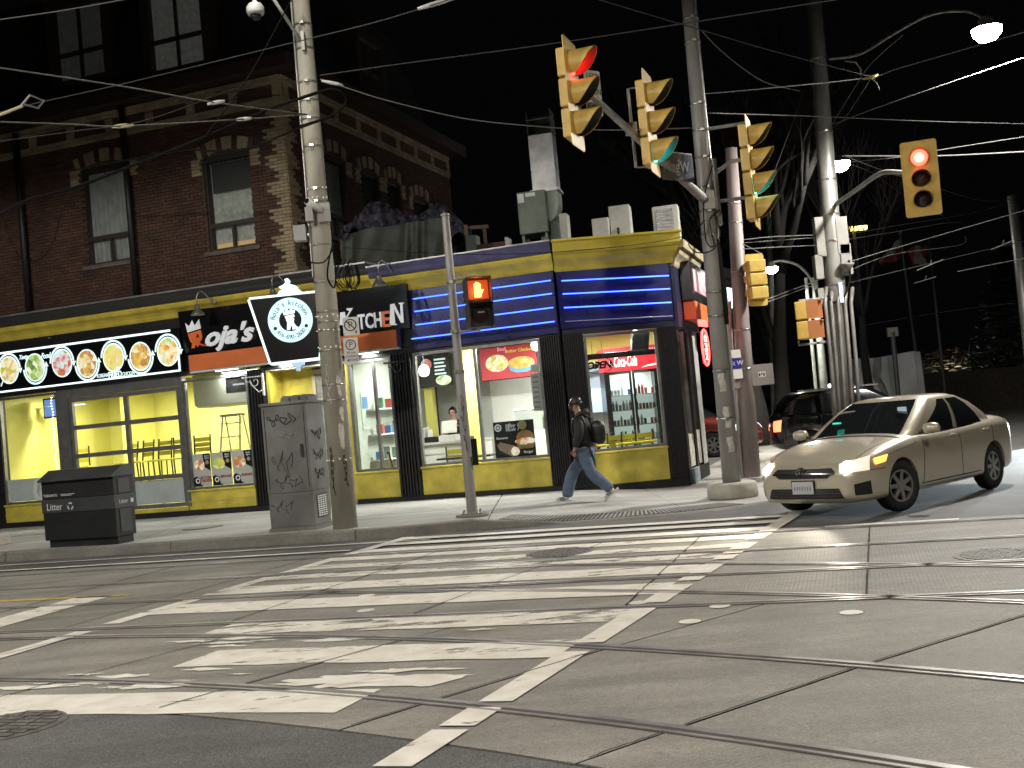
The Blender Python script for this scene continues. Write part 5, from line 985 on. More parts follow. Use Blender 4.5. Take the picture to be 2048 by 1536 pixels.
# tarpaulins over the roof terrace
def fold(u, v): return 1.2 * (.07 * abs(sin(u * 21 + 4 * v + 2 * sin(v * 6))) + .05 * abs(sin(u * 43 - 7 * v)) - .06 + .045 * sin(u * 71 + v * 9) + .05 * sin(v * 13 + u * 8) + .03 * sin(u * 97 + v * 40 + 3 * sin(u * 11)))
m_tarp = M('dark_blue_tarp', (.06, .058, .08), .30, var=.5, scale=7, bump=.5, bscale=14); m_tarp2 = M('dark_green_tarp', (.040, .046, .036), .6, var=.4, scale=3, bump=.6, bscale=7)
ql, qr, qt = px(690, 475, 24.3), px(945, 475, 24.9), px(800, 405, 25.5)
def tp(u, v):
    base = ql.lerp(qr, u); k = sin(min(1, max(0, u * 1.05)) * pi) ** .6; z = base.z + .02 + (qt.z - base.z - .1) * k * (1 - abs(2 * v - 1) ** 1.5) * (.75 + .25 * sin(u * 9)); yy = base.y + (v - .5) * 1.6
    return (base.x, yy + fold(u, v) * .8, z + fold(v, u) * .9 - .12 * (abs(2 * v - 1) ** 3) * (1 + sin(u * 40)))
tr_ = MB().grid(120, 40, tp).build('blue_tarpaulin', m_tarp, None, True); tag(tr_, 'crumpled dark blue tarpaulin heaped over the roof terrace canopy', 'tarpaulin')
g0, g1, g2 = px(680, 470, 23.9), px(905, 470, 24.3), px(680, 548, 23.9)
tg = MB().grid(80, 10, lambda u, v: (g0.x + (g1.x - g0.x) * u, 23.7 - u * .9 + .05 * sin(u * 17 + v * 2) + .035 * sin(u * 31 + 4 * sin(u * 9) + v * 3) + .02 * sin(v * 7 + u * 13), g0.z - .02 - (g0.z - 4.88) * v)).build('green_tarpaulin', m_tarp2, None, True); tag(tg, 'dark green tarpaulin screen hanging below the crumpled blue one', 'tarpaulin')
t = thing('terrace_canopy', 'timber posts carrying the tarpaulins on the roof terrace', 'canopy', (0, 0, 0))
for x, y in ((-3.3, 24.6), (-1.9, 24.5), (-.7, 24.2), (-.3, 24.6)): MB().box(x - .04, x + .04, y - .04, y + .04, 4.86, 6.0).build('post', M('old_timber', (.12, .08, .05), .8), t)
MB().box(-3.4, -.2, 24.55, 24.63, 5.95, 6.03).build('rail', M('old_timber', (.1, .07, .05)), t)
a = rp(960, 470, 24.); t = thing('roof_crate', 'low dark red boxes on the roof edge right of the tarpaulin', 'box', (a.x + .1, 24, rl_z), radians(-15)); MB().box(-.15, .5, -.2, .2, 0, .62).build('crate_body', M('dark_red', (.06, .02, .015), .7), t); MB().box(.5, .55, -.2, .2, 0, .7).build('pale_post', m_greyw, t); MB().box(-.4, -.16, -.15, .15, 0, .85).build('side_box', m_hv, t)
# ================================================================== POLES
m_pconc = M('pole_concrete', (.36, .34, .28), .75, var=.16, scale=3.5, bump=.3, bscale=40, stretch=(1, 1, .3)); m_pst = M('galvanised_pole', (.30, .30, .28), .42, .55, var=.25, scale=4, bump=.1, stretch=(1, 1, .25)); m_pst2 = M('grey_painted_pole', (.30, .29, .28), .5, .25, var=.2, scale=3, stretch=(1, 1, .25)); m_pink = M('primer_pole', (.24, .20, .19), .55, var=.2, scale=3, stretch=(1, 1, .25))
m_band = M('steel_band', (.45, .45, .43), .3, .9); m_cable = M('black_cable', (.006, .006, .006), .85, spec=.15); m_wire = M('steel_wire', (.13, .127, .12), .7, .1); m_wired = M('dull_wire', (.05, .05, .05), .7, spec=.25); m_sig = M('signal_yellow', (.66, .45, .11), .42, var=.12, scale=6); m_visin = M('visor_inner', (.02, .02, .02), .6)
def pole(name, label, base, top, r0, r1, mat, n=18, cat='pole'):
    t = thing(name, label, cat, base); v = Vector(top) - Vector(base); MB().tube([(0, 0, 0), v * .5, v], [r0, (r0 + r1) / 2, r1], n).build('pole_shaft', mat, t, True); return t, v
def strap(t, v, k, r, h=.03, mat=None, lug=True):
    p = v * k; MB().lathe([(r, -h / 2), (r + .008, -h / 2), (r + .008, h / 2), (r, h / 2)], 20, p).build('band', mat or m_band, t, True)
    if lug: MB().box(p.x - .03, p.x + .03, p.y - r - .04, p.y - r, p.z - .02, p.z + .02).build('clamp_bolt', m_band, t)
cb = gp(691, 1056, .15); ct = px(602, -60, cb.y); ct.x = cb.x + .03
conc, cv = pole('concrete_pole', 'thick pale concrete utility pole beside the graffiti cabinet', (cb.x, cb.y, .12), (ct.x, cb.y, 10.2), .198, .125, m_pconc, 24)
def cr(z): return .198 - .073 * (z - .12) / 10.08
def conc_at(x, y, off=0.):   # pixel -> point on the pole front
    p = px(x, y, cb.y - .2 - off); return p - Vector((cb.x, cb.y, .12))
for z in (2.2, 2.45, 3.0, 3.32, 3.46, 3.62, 4.1, 4.7, 5.25, 5.4, 5.6, 6.3, 6.75, 7.05, 7.35, 7.9, 8.3): strap(conc, cv, (z - .12) / 10.08, cr(z), .022 if z < 6 else .03, lug=z > 5)
q = MB(); rr = random.Random(2)
for z in (3.05, 3.33, 3.55, 5.3, 5.45, 5.62, 1.25):
    for k in range(6): a = radians(-165 + k * 28 + rr.uniform(-5, 5)); R_ = cr(z) + .013; q.obox((R_ * cos(a) + cv.x * (z / 10), R_ * sin(a), z - .12 + rr.uniform(-.015, .015)), .016, .016, .016)
tag(q.build('fairy_bulb', E_('fairy_white', (1, .92, .75), .4), conc), kind='stuff')
MB().tube([(cr(z) * 1.05 * cos(-2.6), cr(z) * 1.05 * sin(-2.6), z - .12) for z in (4.2, 6, 8, 9.5)], .018, 6).build('conduit', m_pst, conc)
MB().tube([(.165, -.06, 5.3), (.14, -.05, 7.0), (.13, -.06, 7.6)], .012, 6).build('guy_rod', m_band, conc)
# painted tags on the pole (loose loops, pale and black)
def scribble(name, mat, par, origin, ux, uz, n, w_, h_, seed, r_=.006, wrap=None):
    rg = random.Random(seed); pts = []
    for i in range(n * 6):
        u = i / (n * 6); a = u * n * 2 * pi * .55; pts.append(Vector(origin) + ux * (w_ * (u - .5) + .10 * w_ * cos(a * 1.7)) + uz * (h_ * .5 * sin(a) * (.6 + .4 * sin(i * .9 + seed)) + rg.uniform(-.04, .04) * h_))
    if wrap: pts = [wrap(p) for p in pts]
    return MB().tube(pts, r_, 4).build(name, mat, par)
def onpole(p): a = p.x / .2; R_ = cr(p.z) + .004; return Vector((R_ * sin(a), -R_ * cos(a), p.z))
m_tagw = M('faded_white_paint', (.55, .52, .47), .7); m_tagb = M('black_marker', (.015, .015, .02), .6); m_peel = M('torn_paper', (.55, .53, .48), .8, var=.2, scale=14)
scribble('painted_tag', m_tagw, conc, (-.05, 0, 2.35), Vector((0, 0, 1)), Vector((1, 0, 0)), 6, .62, .12, 3, .007, onpole); scribble('painted_tag', m_tagb, conc, (-.11, 0, .95), Vector((0, 0, 1)), Vector((1, 0, 0)), 7, .75, .07, 5, .006, onpole); scribble('painted_tag', m_tagb, conc, (.12, 0, .95), Vector((0, 0, 1)), Vector((1, 0, 0)), 6, .5, .07, 6, .006, onpole)
for z, a0, a1, h in ((1.5, .3, .75, .38), (2.3, .5, .9, .3), (1.85, .55, .9, .2)):
    rg = random.Random(int(z * 10)); q = MB(); q.grid(5, 6, lambda u, v: tuple(onpole(Vector(((a0 + (a1 - a0) * u + .06 * sin(v * 7 + u * 3)) * .2, 0, z + h * (v - .5) + .03 * sin(u * 9)))))); q.build('torn_poster', m_peel, conc)
# camera arm, dome camera
t = thing('dome_camera', 'white dome security camera on a slanted arm off the concrete pole', 'camera', (cb.x, cb.y, .12)); o = Vector((cb.x, cb.y, .12))
def cpt(x, y, Y): return px(x, y, Y) - o
MB().tube([cpt(604, 85, cb.y - .1), cpt(545, -5, 17.0), cpt(528, -22, 17.0), cpt(512, -18, 17.0)], .028, 8).build('camera_arm', M('white_metal', (.6, .6, .58)), t, True); dc = cpt(511, 22, 17.0)
MB().lathe([(.03, .2), (.04, .13), (.1, .11), (.135, .06), (.14, -.02), (.12, -.06), (.09, -.065)], 20, dc).build('camera_housing', M('white_metal', (.6, .6, .58)), t, True); MB().lathe([(.09, -.066), (.088, -.1), (.06, -.14), (.02, -.155)], 18, dc).build('dome', M('smoked_dome', (.02, .02, .025), .08), t, True)
MB().obox(cpt(606, 82, cb.y - .17), .05, .06, .3).build('arm_bracket', m_band, t)
t = thing('bullet_camera', 'grey tube security camera strapped to the concrete pole', 'camera', (cb.x, cb.y, .12)); a, b = cpt(614, 402, cb.y - .5), cpt(643, 422, cb.y - .2)
MB().cyl(a, b, .055, n=14).build('camera_body', M('white_metal', (.6, .6, .58)), t, True); d_ = (b - a).normalized(); MB().cyl(a - d_ * .012, a - d_ * .002, .044, n=14).build('lens', m_sblack, t); MB().obox(cpt(648, 425, cb.y - .2), .2, .05, .3).build('mount_box', m_pst2, t); MB().obox(cpt(620, 430, cb.y - .3), .12, .2, .22).build('sun_shield', m_pst2, t)
t = thing('junction_box', 'small grey box beside the concrete pole below the tube camera', 'box', (cb.x, cb.y, .12)); MB().obox(cpt(601, 467, cb.y - .1), .2, .14, .26).build('box_case', M('grey_plastic', (.33, .33, .33), .5), t, bev=.01); MB().obox(cpt(611, 470, cb.y - .05), .1, .03, .05).build('box_strap', m_band, t)
for lb, pts, r_ in (('black cable loop hanging across the concrete pole below the junction box', ((605, 485, 17.0), (600, 505, 16.95), (615, 522, 16.9), (645, 525, 16.85), (662, 505, 16.9), (668, 485, 17.0)), .012), ('bundle of black cable hanging right of the concrete pole above the cornice', ((665, 490, 17.2), (658, 520, 17.0), (655, 555, 17.0), (668, 575, 17.0), (672, 545, 17.0), (668, 515, 17.0)), .014), ('wide black cable loop sticking out right of the concrete pole', ((600, 196, 16.95), (640, 183, 16.95), (668, 178, 17.0), (688, 190, 17.1), (690, 208, 17.2), (672, 226, 17.1), (640, 240, 16.95), (600, 252, 17.0)), .02)):
    t = thing('cable_loop', lb, 'cable', (cb.x, cb.y, .12)); pp = smooth_path([cpt(*p) for p in pts], 8); MB().tube(pp, r_, 6).build('cable', m_cable, t, True)
t = thing('cable_coil', 'coils of thin black cable hanging over the cornice beside the concrete pole', 'cable', (0, 0, 0)); rg = random.Random(4)
for k in range(9):
    x0 = 682 + rg.uniform(-4, 24); pp = smooth_path([px(x0, 520 + rg.uniform(-5, 20), 21.2), px(x0 - 12 + rg.uniform(-6, 3), 555, 21.1), px(x0 + 4, 580 + rg.uniform(-6, 4), 21.0), px(x0 + 16, 562, 21.1), px(x0 + 10, 530, 21.2)], 6); MB().tube(pp, .008, 5).build('coil_loop', m_cable, t, True)
# parking signs
m_signw = M('sign_white', (.62, .62, .58), .45, var=.06, scale=10); m_sink = M('sign_print_black', (.015, .015, .015), .5)
def flat_sign(name, label, corners, Y, rz=0., mat=None, cat='sign', th=.006, r_=.02):
    """a thin metal plate spanning the pixel box at depth Y"""
    (x0, y0), (x1, y1) = corners; c = px((x0 + x1) / 2, (y0 + y1) / 2, Y); W = (x1 - x0) / F * Y / max(.3, cos(rz)); H = (y1 - y0) / F * Y
    t = thing(name, label, cat, c, rz); pl = []
    for cx_, cz_, a in ((W / 2 - r_, H / 2 - r_, 0), (-W / 2 + r_, H / 2 - r_, 90), (-W / 2 + r_, -H / 2 + r_, 180), (W / 2 - r_, -H / 2 + r_, 270)):
        for k in range(4): q = radians(a + 30 * k); pl.append((cx_ + r_ * cos(q), cz_ + r_ * sin(q)))
    MB().prism(pl, front(), -th, 0).build('plate', mat or m_signw, t); return t, W, H
t, W, H = flat_sign('no_parking_sign', 'white sign with crossed-out letter and arrow on the concrete pole', ((686, 634), (718, 671)), cb.y - .05, .1); q = MB(); ring_poly(q, .082, .1, front(-.01, .02, 0), .001, .003, 26); a = radians(-45); q.prism([(-.01 + .085 * cos(a + pi + .08), .02 + .085 * sin(a + pi + .08)), (-.01 + .085 * cos(a - .08), .02 + .085 * sin(a - .08)), (-.01 + .085 * cos(a + .12), .02 + .085 * sin(a + .12)), (-.01 + .085 * cos(a + pi - .12), .02 + .085 * sin(a + pi - .12))], front(), .001, .003); q.build('prohibition_ring', m_sink, t); text('lettering', 'P', .15, m_sink, t, (-.01, -.002, .02), extrude=.001); MB().prism([(.06, -.12), (.1, -.095), (.06, -.07)], front(), .001, .003).build('arrow', m_sink, t)
t, W, H = flat_sign('loading_zone_sign', 'white sign reading P 30 min loading zone on the concrete pole', ((688, 675), (717, 729)), cb.y - .05, .1); q = MB(); ring_poly(q, .07, .085, front(0, .1, 0), .001, .003, 24); q.build('parking_ring', m_sink, t); text('lettering', 'P', .13, m_sink, t, (0, -.002, .1), extrude=.001)
for k, s in enumerate(('30 min', 'LOADING', 'ZONE')): text('lettering', s, .056, m_sink, t, (.0 + (.02 if k == 2 else 0), -.002, -.025 - k * .06), extrude=.001)
MB().prism([(-.08, -.145), (-.05, -.125), (-.05, -.165)], front(), .001, .003).build('arrow', m_sink, t)
# ------------------------------------------------------------------ pedestrian signal post
sb = gp(945, 1032, .15); t = thing('signal_post', 'slim octagonal steel post carrying the pedestrian signal at the kerb', 'post', (sb.x, sb.y, .15)); H = px(890, 432, sb.y).z - .15
MB().cyl((0, 0, .06), (0, 0, H), .085, .06, 8).build('post_shaft', m_pst2, t); MB().lathe([(.075, 0), (.075, .03), (.03, .05)], 12, (0, 0, H)).build('post_cap', m_pst2, t); MB().box(-.17, .17, -.17, .17, .035, .06).build('base_plate', m_pst2, t)
for sx in (-.13, .13):
    for sy in (-.13, .13): MB().cyl((sx, sy, .06), (sx, sy, .1), .018, n=6).build('anchor_bolt', m_pst2, t)
q = MB(); q.lathe([(.27, 0), (.265, .03), (.24, .034)], 20); q.build('concrete_pad', m_kerb, t)
for z in (2.3, 2.95, 3.75): MB().lathe([(.08, 0), (.088, 0), (.088, .05), (.08, .05)], 10, (0, 0, z)).build('band', m_band, t)
MB().box(-.02, .14, -.06, .06, .95, 1.28).build('hand_hole', m_pst2, t); MB().obox((.13, -.02, 1.02), .09, .12, .42).build('push_button_box', m_sblack, t); scribble('painted_tag', m_tagb, t, (0, -.085, 1.5), Vector((0, 0, 1)), Vector((1, 0, 0)), 6, .9, .08, 9, .004)
def sp(x, y, Y=None): return px(x, y, Y or sb.y - .25)
c0, c1 = sp(957, 606), None; t = thing('pedestrian_signal', 'two-section pedestrian signal showing a glowing orange hand', 'signal', c0, radians(12)); m_bz = M('signal_black', (.02, .018, .015), .5)
for k, (z0, z1) in enumerate(((.02, .40), (-.38, -.0))):
    MB().box(-.2, .2, -.02, .2, z0, z1).build('signal_box', m_bz, t, bev=.015); vz = MB(); vz.box(-.2, -.185, -.2, -.02, z0, z1).box(.185, .2, -.2, -.02, z0, z1).box(-.185, .185, -.22, -.02, z1 - .012, z1); vz.build('visor', m_bz, t)
m_hand = E_('hand_orange', (1, .25, .03), 14)
MB().box(-.17, .17, -.026, -.021, .06, .36).build('hand_lens', M('hand_lens', (.12, .02, .01), .3, emit=.5, ecol=(1, .12, .03)), t)
hand = MB()
hand.prism([(-.055, .09), (.05, .09), (.06, .18), (.052, .22), (-.05, .22), (-.058, .16)], front(), .028, .034)
for x, h in ((-.044, .30), (-.016, .325), (.013, .32), (.04, .295)): hand.prism([(x - .011, .21), (x + .011, .21), (x + .011, h), (x, h + .01), (x - .011, h)], front(), .028, .034)
hand.prism([(.05, .13), (.095, .2), (.085, .215), (.05, .18)], front(), .028, .034); hand.build('hand_symbol', m_hand, t)
MB().prism(circ(.14, 20, 0, -.19), front(), .021, .026).build('countdown_lens', M('dark_lens', (.03, .02, .02), .15), t); MB().box(-.03, .08, -.03, -.0265, -.16, -.14).build('lens_glint', m_greyw, t)
for z in (.43, -.42): MB().tube([(.0, .05, z), (-.12, .1, z), (-.3, .25, z)], .022, 8).build('bracket_arm', m_pst2, t)
lamp('signal_glow', 'POINT', t, (0, -.2, .2), 6, (1, .25, .04), .08)
# ------------------------------------------------------------------ steel corner pole with the signal arm
mb_ = gp(1465, 985, .05); MPY = 18.2; mx = px(1465, 985, MPY).x
mp, mv = pole('signal_pole', 'tall galvanised steel pole on a round concrete base at the corner', (mx, MPY, 0.02), (px(1378, 0, MPY).x + .01, MPY, 9.6), .150, .118, m_pst2, 22)
for z in (1.3, 2.1, 3.0, 3.4, 4.35, 4.75, 5.15, 5.65, 6.1, 6.55, 7.6, 8.0): strap(mp, mv, z / 9.58, .150 - .032 * z / 9.58, .035)
MB().lathe([(.40, 0), (.42, .02), (.41, .22), (.385, .25), (.15, .252)], 26, (0, 0, 0)).build('concrete_base', M('base_concrete', (.42, .40, .35), .8, var=.2, scale=5, bump=.4), mp, True)
MB().tube([(.17, -.08, .3), (.165, -.09, 5), (.14, -.08, 9.4)], .02, 6).build('conduit', m_pst, mp); MB().obox((.16, -.1, 3.55), .06, .05, 1.4).build('equipment_rail', m_sblack, mp)
def mpt(x, y, Y=MPY): return px(x, y, Y) - Vector((mx, MPY, .02))
MB().obox(mpt(1437, 440), .1, .14, .18).build('small_box', M('white_metal', (.6, .6, .58)), mp); MB().obox(mpt(1432, 375, MPY - .1), .07, .12, .95).build('signal_bracket', m_pst, mp)
for z, h, a0, a1 in ((1.15, .35, -.3, .35), (.75, .25, -.2, .5), (1.75, .3, -.5, .2)): q = MB(); q.grid(5, 5, lambda u, v: tuple(Vector(((.152) * sin(a0 + (a1 - a0) * u + .1 * sin(v * 6)), -.152 * cos(a0 + (a1 - a0) * u + .1 * sin(v * 6)), z + h * v)))); q.build('torn_poster', m_peel, mp)
for lb, pts in (('black cable loop hung round the steel corner pole below the arm', ((1410, 440, 18), (1385, 470, 18), (1378, 490, 18), (1395, 505, 17.95), (1425, 500, 17.95), (1440, 470, 18), (1430, 430, 18))), ('thin cables draped down the steel corner pole', ((1425, 330, 18), (1408, 400, 18), (1412, 480, 18), (1428, 490, 18), (1420, 440, 18), (1440, 420, 18)))):
    t = thing('cable_loop', lb, 'cable', (mx, MPY, .02)); MB().tube(smooth_path([mpt(*p) for p in pts], 8), .010, 6).build('cable', m_cable, t, True)
t = thing('signal_mast', 'long galvanised mast arm reaching from the corner pole towards the road', 'mast arm', (mx, MPY, .02)); A1, A0 = mpt(1182, 190, 14.5), mpt(1412, 402, 18.1)
MB().tube([A0, A0.lerp(A1, .5), A1], [.075, .06, .045], 12).build('arm_tube', m_pst, t, True); MB().obox(A0 + Vector((.03, 0, 0)), .2, .2, .3).build('arm_clamp', m_pst, t); c = mpt(1262, 258, 15.9)
MB().obox(c, .16, .16, .16).build('arm_clamp', m_band, t)
fr_ = [mpt(1288, 172, 15.9), mpt(1256, 178, 15.9), mpt(1272, 335, 15.9), mpt(1298, 333, 15.9)]; MB().tube(fr_, .024, 8).build('signal_hanger', m_pst, t)
# ------------------------------------------------------------------ signal heads
lens_dark = {'r': M('dead_red_lens', (.06, .012, .014), .2), 'y': M('dead_amber_lens', (.05, .018, .012), .2), 'g': M('dead_green_lens', (.03, .015, .018), .2)}
lens_lit = {'r': E_('lit_red_lens', (1, .055, .035), 8), 'g': E_('lit_green_lens', (.12, .85, .8), 9)}
vis_lit = {'r': M('red_lit_visor', (.35, .05, .05), .4), 'g': M('visor_inner', (.02, .02, .02))}
def signal(label, loc, rz, secs, R_=.15, sp_=.40, board=True, mat=None, bw=.60, L=.36, tilt=0.):
    t = thing('traffic_signal', label, 'traffic signal', loc, rz, 'yellow traffic signal heads'); t.rotation_euler.x = tilt; n = len(secs); mat = mat or m_sig
    tot = n * sp_; z0 = tot / 2
    if board:
        b_ = MB(); W = bw / 2; H_ = tot / 2 + .12; pl = []
        for cx_, cz_, a in ((W - .05, H_ - .05, 0), (-W + .05, H_ - .05, 90), (-W + .05, -H_ + .05, 180), (W - .05, -H_ + .05, 270)):
            for k in range(4): q = radians(a + 30 * k); pl.append((cx_ + .05 * cos(q), cz_ + .05 * sin(q)))
        b_.prism(pl, front(), -.012, 0); b_.build('backboard', mat, t)
    for k, s in enumerate(secs):
        zc = z0 - sp_ * (k + .5); lit = s.isupper(); c = s.lower()
        MB().box(-.18, .18, .013, .15, zc - sp_ / 2 + .012, zc + sp_ / 2 - .012).build('housing', mat, t, bev=.02)
        MB().prism(circ(R_, 24, 0, zc), front(), .001, .012).build('lens', lens_lit[c] if lit else lens_dark[c], t, True)
        vis = MB(); nseg = 18
        def vv(u, v): a = radians(-60 + 300 * u); d = L * (1 - .82 * (abs(u - .5) * 2) ** 1.7) * v; return ((R_ + .012) * cos(a), -.004 - d, zc + (R_ + .012) * sin(a))
        vis.grid(nseg, 1, lambda u, v: vv(u, v)); vis.grid(nseg, 1, lambda u, v: (lambda p: (p[0] * (1 + .06), p[1], zc + (p[2] - zc) * 1.06))(vv(u, v))); vis.build('visor', mat, t, True)
        inn = MB(); inn.grid(nseg, 1, lambda u, v: (lambda p: (p[0] * .985, p[1] + .003, zc + (p[2] - zc) * .985))(vv(u, v * .99))); inn.build('visor_lining', m_visin, t, True)
        if lit: lamp('lens_light', 'AREA', t, (0, -.03, zc), 18 if c == 'r' else 5, (1, .08, .06) if c == 'r' else (.1, .8, .8), .2, rot=(pi / 2, 0, 0)); 
    return t
signal('signal head at the far end of the mast arm with its top visor lit red', px(1148, 188, 14.3), radians(70), ['R', 'y', 'g'])
signal('signal head in the middle of the mast arm with its lowest visor lit green', px(1303, 247, 15.7), radians(70), ['r', 'y', 'G'], sp_=.415)
signal('four-section signal head on the corner pole\'s right side with green light', px(1506, 345, 17.4), radians(70), ['r', 'y', 'G', 'g'], sp_=.385)
signal('signal head facing the camera with its red lamp shining', px(1842, 357, 21.), radians(-17), ['R', 'y', 'g'], .155, .40, bw=.66, L=.16, tilt=.14)
signal('back of a yellow signal head mounted on the reddish pole', px(1512, 560, 22.), radians(190), ['r', 'y', 'g'], .13, .27, bw=.40)
t = thing('pedestrian_signal', 'small yellow two-section signal head with orange-lit visors on the cluttered pole', 'signal', px(1619, 640, 24.5), radians(62))
for k, z in enumerate((.22, -.22)):
    MB().box(-.2, .2, 0, .26, z - .2, z + .2).build('signal_box', m_sig, t, bev=.02); v_ = MB(); v_.box(-.2, -.188, -.26, 0, z - .19, z + .2).box(.188, .2, -.26, 0, z - .19, z + .2).box(-.188, .188, -.28, 0, z + .188, z + .2); v_.build('visor', M('orange_visor', (.5, .2, .08), .5), t); MB().box(-.18, .18, -.006, -.001, z - .17, z + .17).build('lens', M('amber_lens', (.6, .2, .08), .3, emit=.4), t)
o = px(1619, 640, 24.5); t2 = thing('signal_bracket', 'pipe brackets holding the small two-section signal to the cluttered pole', 'bracket', o)
for y_ in (600, 688): a, b = px(1598, y_ + 2, 24.5) - o, px(1665, y_ - 6, 24.9) - o; MB().tube([a + Vector((0, 0, -.05 if y_ < 640 else .1)), a, b], .03, 8).build('bracket_pipe', m_pst, t2)
for y0, x1, lb in ((247, 1492, 0), (400, 1500, 1)):
    pass
t = thing('signal_bracket', 'two pipes holding the four-section signal to the corner pole', 'bracket', (mx, MPY, .02)); MB().tube([mpt(1415, 258), mpt(1492, 246, 17.5)], .03, 8).build('bracket_pipe', m_pst, t); MB().tube([mpt(1432, 403), mpt(1502, 394, 17.5)], .03, 8).build('bracket_pipe', m_pst, t); MB().tube([mpt(1432, 345), mpt(1462, 323, 17.6), mpt(1490, 318, 17.5)], .035, 8).build('bracket_pipe', m_pst, t)
# signs on the arm
t, W, H = flat_sign('turn_signal_sign', 'small white LEFT TURN SIGNAL sign on the mast arm', ((1170, 140), (1204, 232)), 14.8, radians(35)); [text('lettering', s, .125, m_sink, t, (0, -.003, .22 - .2 * k), extrude=.001, xs=.8) for k, s in enumerate(('LEFT', 'TURN', 'SIGNAL'))]
t, W, H = flat_sign('street_name_sign', 'dark street name sign reading King St W hung under the mast arm', ((1318, 306), (1392, 362)), 16.9, radians(38), M('sign_slate', (.10, .095, .09), .4)); MB().box(W * .2, W / 2 - .01, -.004, -.0005, -H / 2 + .01, H / 2 - .01).build('blue_end', M('sign_navy', (.01, .015, .08), .4), t); text('lettering', 'King', .26, m_signw, t, (-W * .2, -.006, .0), extrude=.001, xs=.8); text('lettering', 'St', .12, m_signw, t, (W * .08, -.006, .07), extrude=.001); text('lettering', 'W', .24, m_signw, t, (W * .22, -.006, 0), extrude=.001, xs=.8)
MB().box(-W / 2, W / 2, .007, .03, H / 2 - .03, H / 2 + .02).build('sign_rail', m_pst, t)
# ------------------------------------------------------------------ reddish pole, cluttered pole, farther poles
p4 = px(1500, 935, 22.5); P4, v4 = pole('reddish_pole', 'reddish painted steel pole just behind the corner pole', (p4.x, 22.5, .02), (px(1462, 297, 22.5).x, 22.5, px(1462, 297, 22.5).z), .20, .12, m_pink)
for z in (2.2, 3.0, 4.2, 5.2, 5.6): strap(P4, v4, z / v4.z, .2 - .08 * z / v4.z, .03)
MB().tube([(-.2, -.1, .05), (-.18, -.1, 1.3), (-.14, -.12, 3.1), (-.1, -.12, 3.6)], .035, 8).build('conduit', m_pink, P4)
t, W, H = flat_sign('street_name_sign', 'white and blue street name sign ending in St W on the reddish pole', ((1448, 700), (1484, 758)), 22.2, radians(10)); MB().box(-W / 2 + .004, W / 2 - .004, -.004, -.001, -H * .16, H * .22).build('blue_band', M('sign_blue', (.02, .02, .22), .4), t); text('lettering', 'n St W', .13, m_signw, t, (.03, -.006, .02), extrude=.001)
flat_sign('sign_back', 'back of a square sign, pinkish, left of the reddish pole', ((1456, 735), (1484, 777)), 22.35, .1, M('sign_back_pink', (.24, .18, .18), .5)); t, W, H = flat_sign('sign_back', 'plain grey back of a square sign with a sticker, right of the reddish pole', ((1504, 728), (1547, 770)), 22.35, -.05, M('sign_back_grey', (.26, .24, .22), .5)); MB().box(-.09, .06, -.003, -.001, -.05, .06).build('sticker', m_signw, t); [MB().box(-.08 + .045 * j, -.05 + .045 * j, -.0045, -.0031, -.03 + .03 * (j % 2), .03).build('sticker_mark', m_sink, t) for j in range(3)]
P3Y = 25.; p3b = px(1695, 905, P3Y); p3t = px(1628, -20, P3Y); P3, v3 = pole('cluttered_pole', 'tall weathered pole crowded with boxes, conduits and a street lamp', (p3b.x, P3Y, 0), (p3t.x, P3Y, p3t.z + .6), .26, .16, m_pst, 20)
def p3(x, y, Y=P3Y - .25): return px(x, y, Y) - Vector((p3b.x, P3Y, 0))
for z in (4.0, 5.0, 5.6, 6.4, 7.5, 8.6, 9.2): strap(P3, v3, z / v3.z, .26 - .1 * z / v3.z, .035)
for x0, x1 in ((1650, 1673), (1662, 1682), (1676, 1693), (1690, 1708), (1702, 1722)): MB().tube([p3(x0 + 3, 575, P3Y - .1), p3(x0, 605), p3((x0 + x1) / 2, 720), p3(x1, 880)], .045, 8).build('conduit', M('dull_conduit', (.17, .16, .15), .55, .2, var=.25, scale=3), P3, True)
for x, y, sx, sz in ((1638, 475, .2, .9), (1636, 535, .18, .55), (1682, 472, .27, .85), (1690, 520, .25, .7), (1640, 595, .14, .4)): MB().obox(p3(x, y, P3Y - .1), sx, .25, sz).build('equipment_box', M('pale_box', (.19, .185, .17), .55, var=.15, scale=3), P3, bev=.01)
MB().obox(p3(1682, 585), .07, .05, .45).build('lit_panel', E_('blue_white_panel', (.6, .7, 1), .8), P3); MB().tube(smooth_path([p3(1655, 590), p3(1668, 605), p3(1690, 590), p3(1700, 555), p3(1698, 520)], 8), .022, 6).build('hanging_cable', m_cable, P3, True)
MB().lathe([(.02, -.16), (.16, .0), (.17, .03), (.02, .05)], 16, p3(1694, 530, P3Y - .35)).build('cable_bell', M('pale_box', (.3, .3, .3)), P3, True)
m_lampw = E_('street_lamp_white', (1, .97, .90), 90.)
def street_lamp(label, path, power, col=(1, .93, .80), mat=None, light=True, r_=.03, head=1., spread=160):
    o = path[0]; t = thing('street_lamp', label, 'street lamp', o); pp = smooth_path([Vector(p) - Vector(o) for p in path], 10); MB().tube(pp, r_, 8).build('lamp_arm', m_pst, t, True); e = pp[-1]
    MB().lathe([(.05 * head, .16 * head), (.09 * head, .12 * head), (.13 * head, .03 * head), (.2 * head, -.01)], 16, e + Vector((0, 0, -.12 * head))).build('lamp_head', m_pst2, t, True)
    MB().lathe([(.19 * head, -.012), (.18 * head, -.08 * head), (.11 * head, -.16 * head), (.02, -.19 * head)], 16, e + Vector((0, 0, -.12 * head))).build('lamp_globe', mat or m_lampw, t, True)
    if light: lamp('lamp_light', 'SPOT', t, e + Vector((0, 0, -.36 * head)), power, col, .16, radians(spread), (0, 0, 0), .35)
    return t
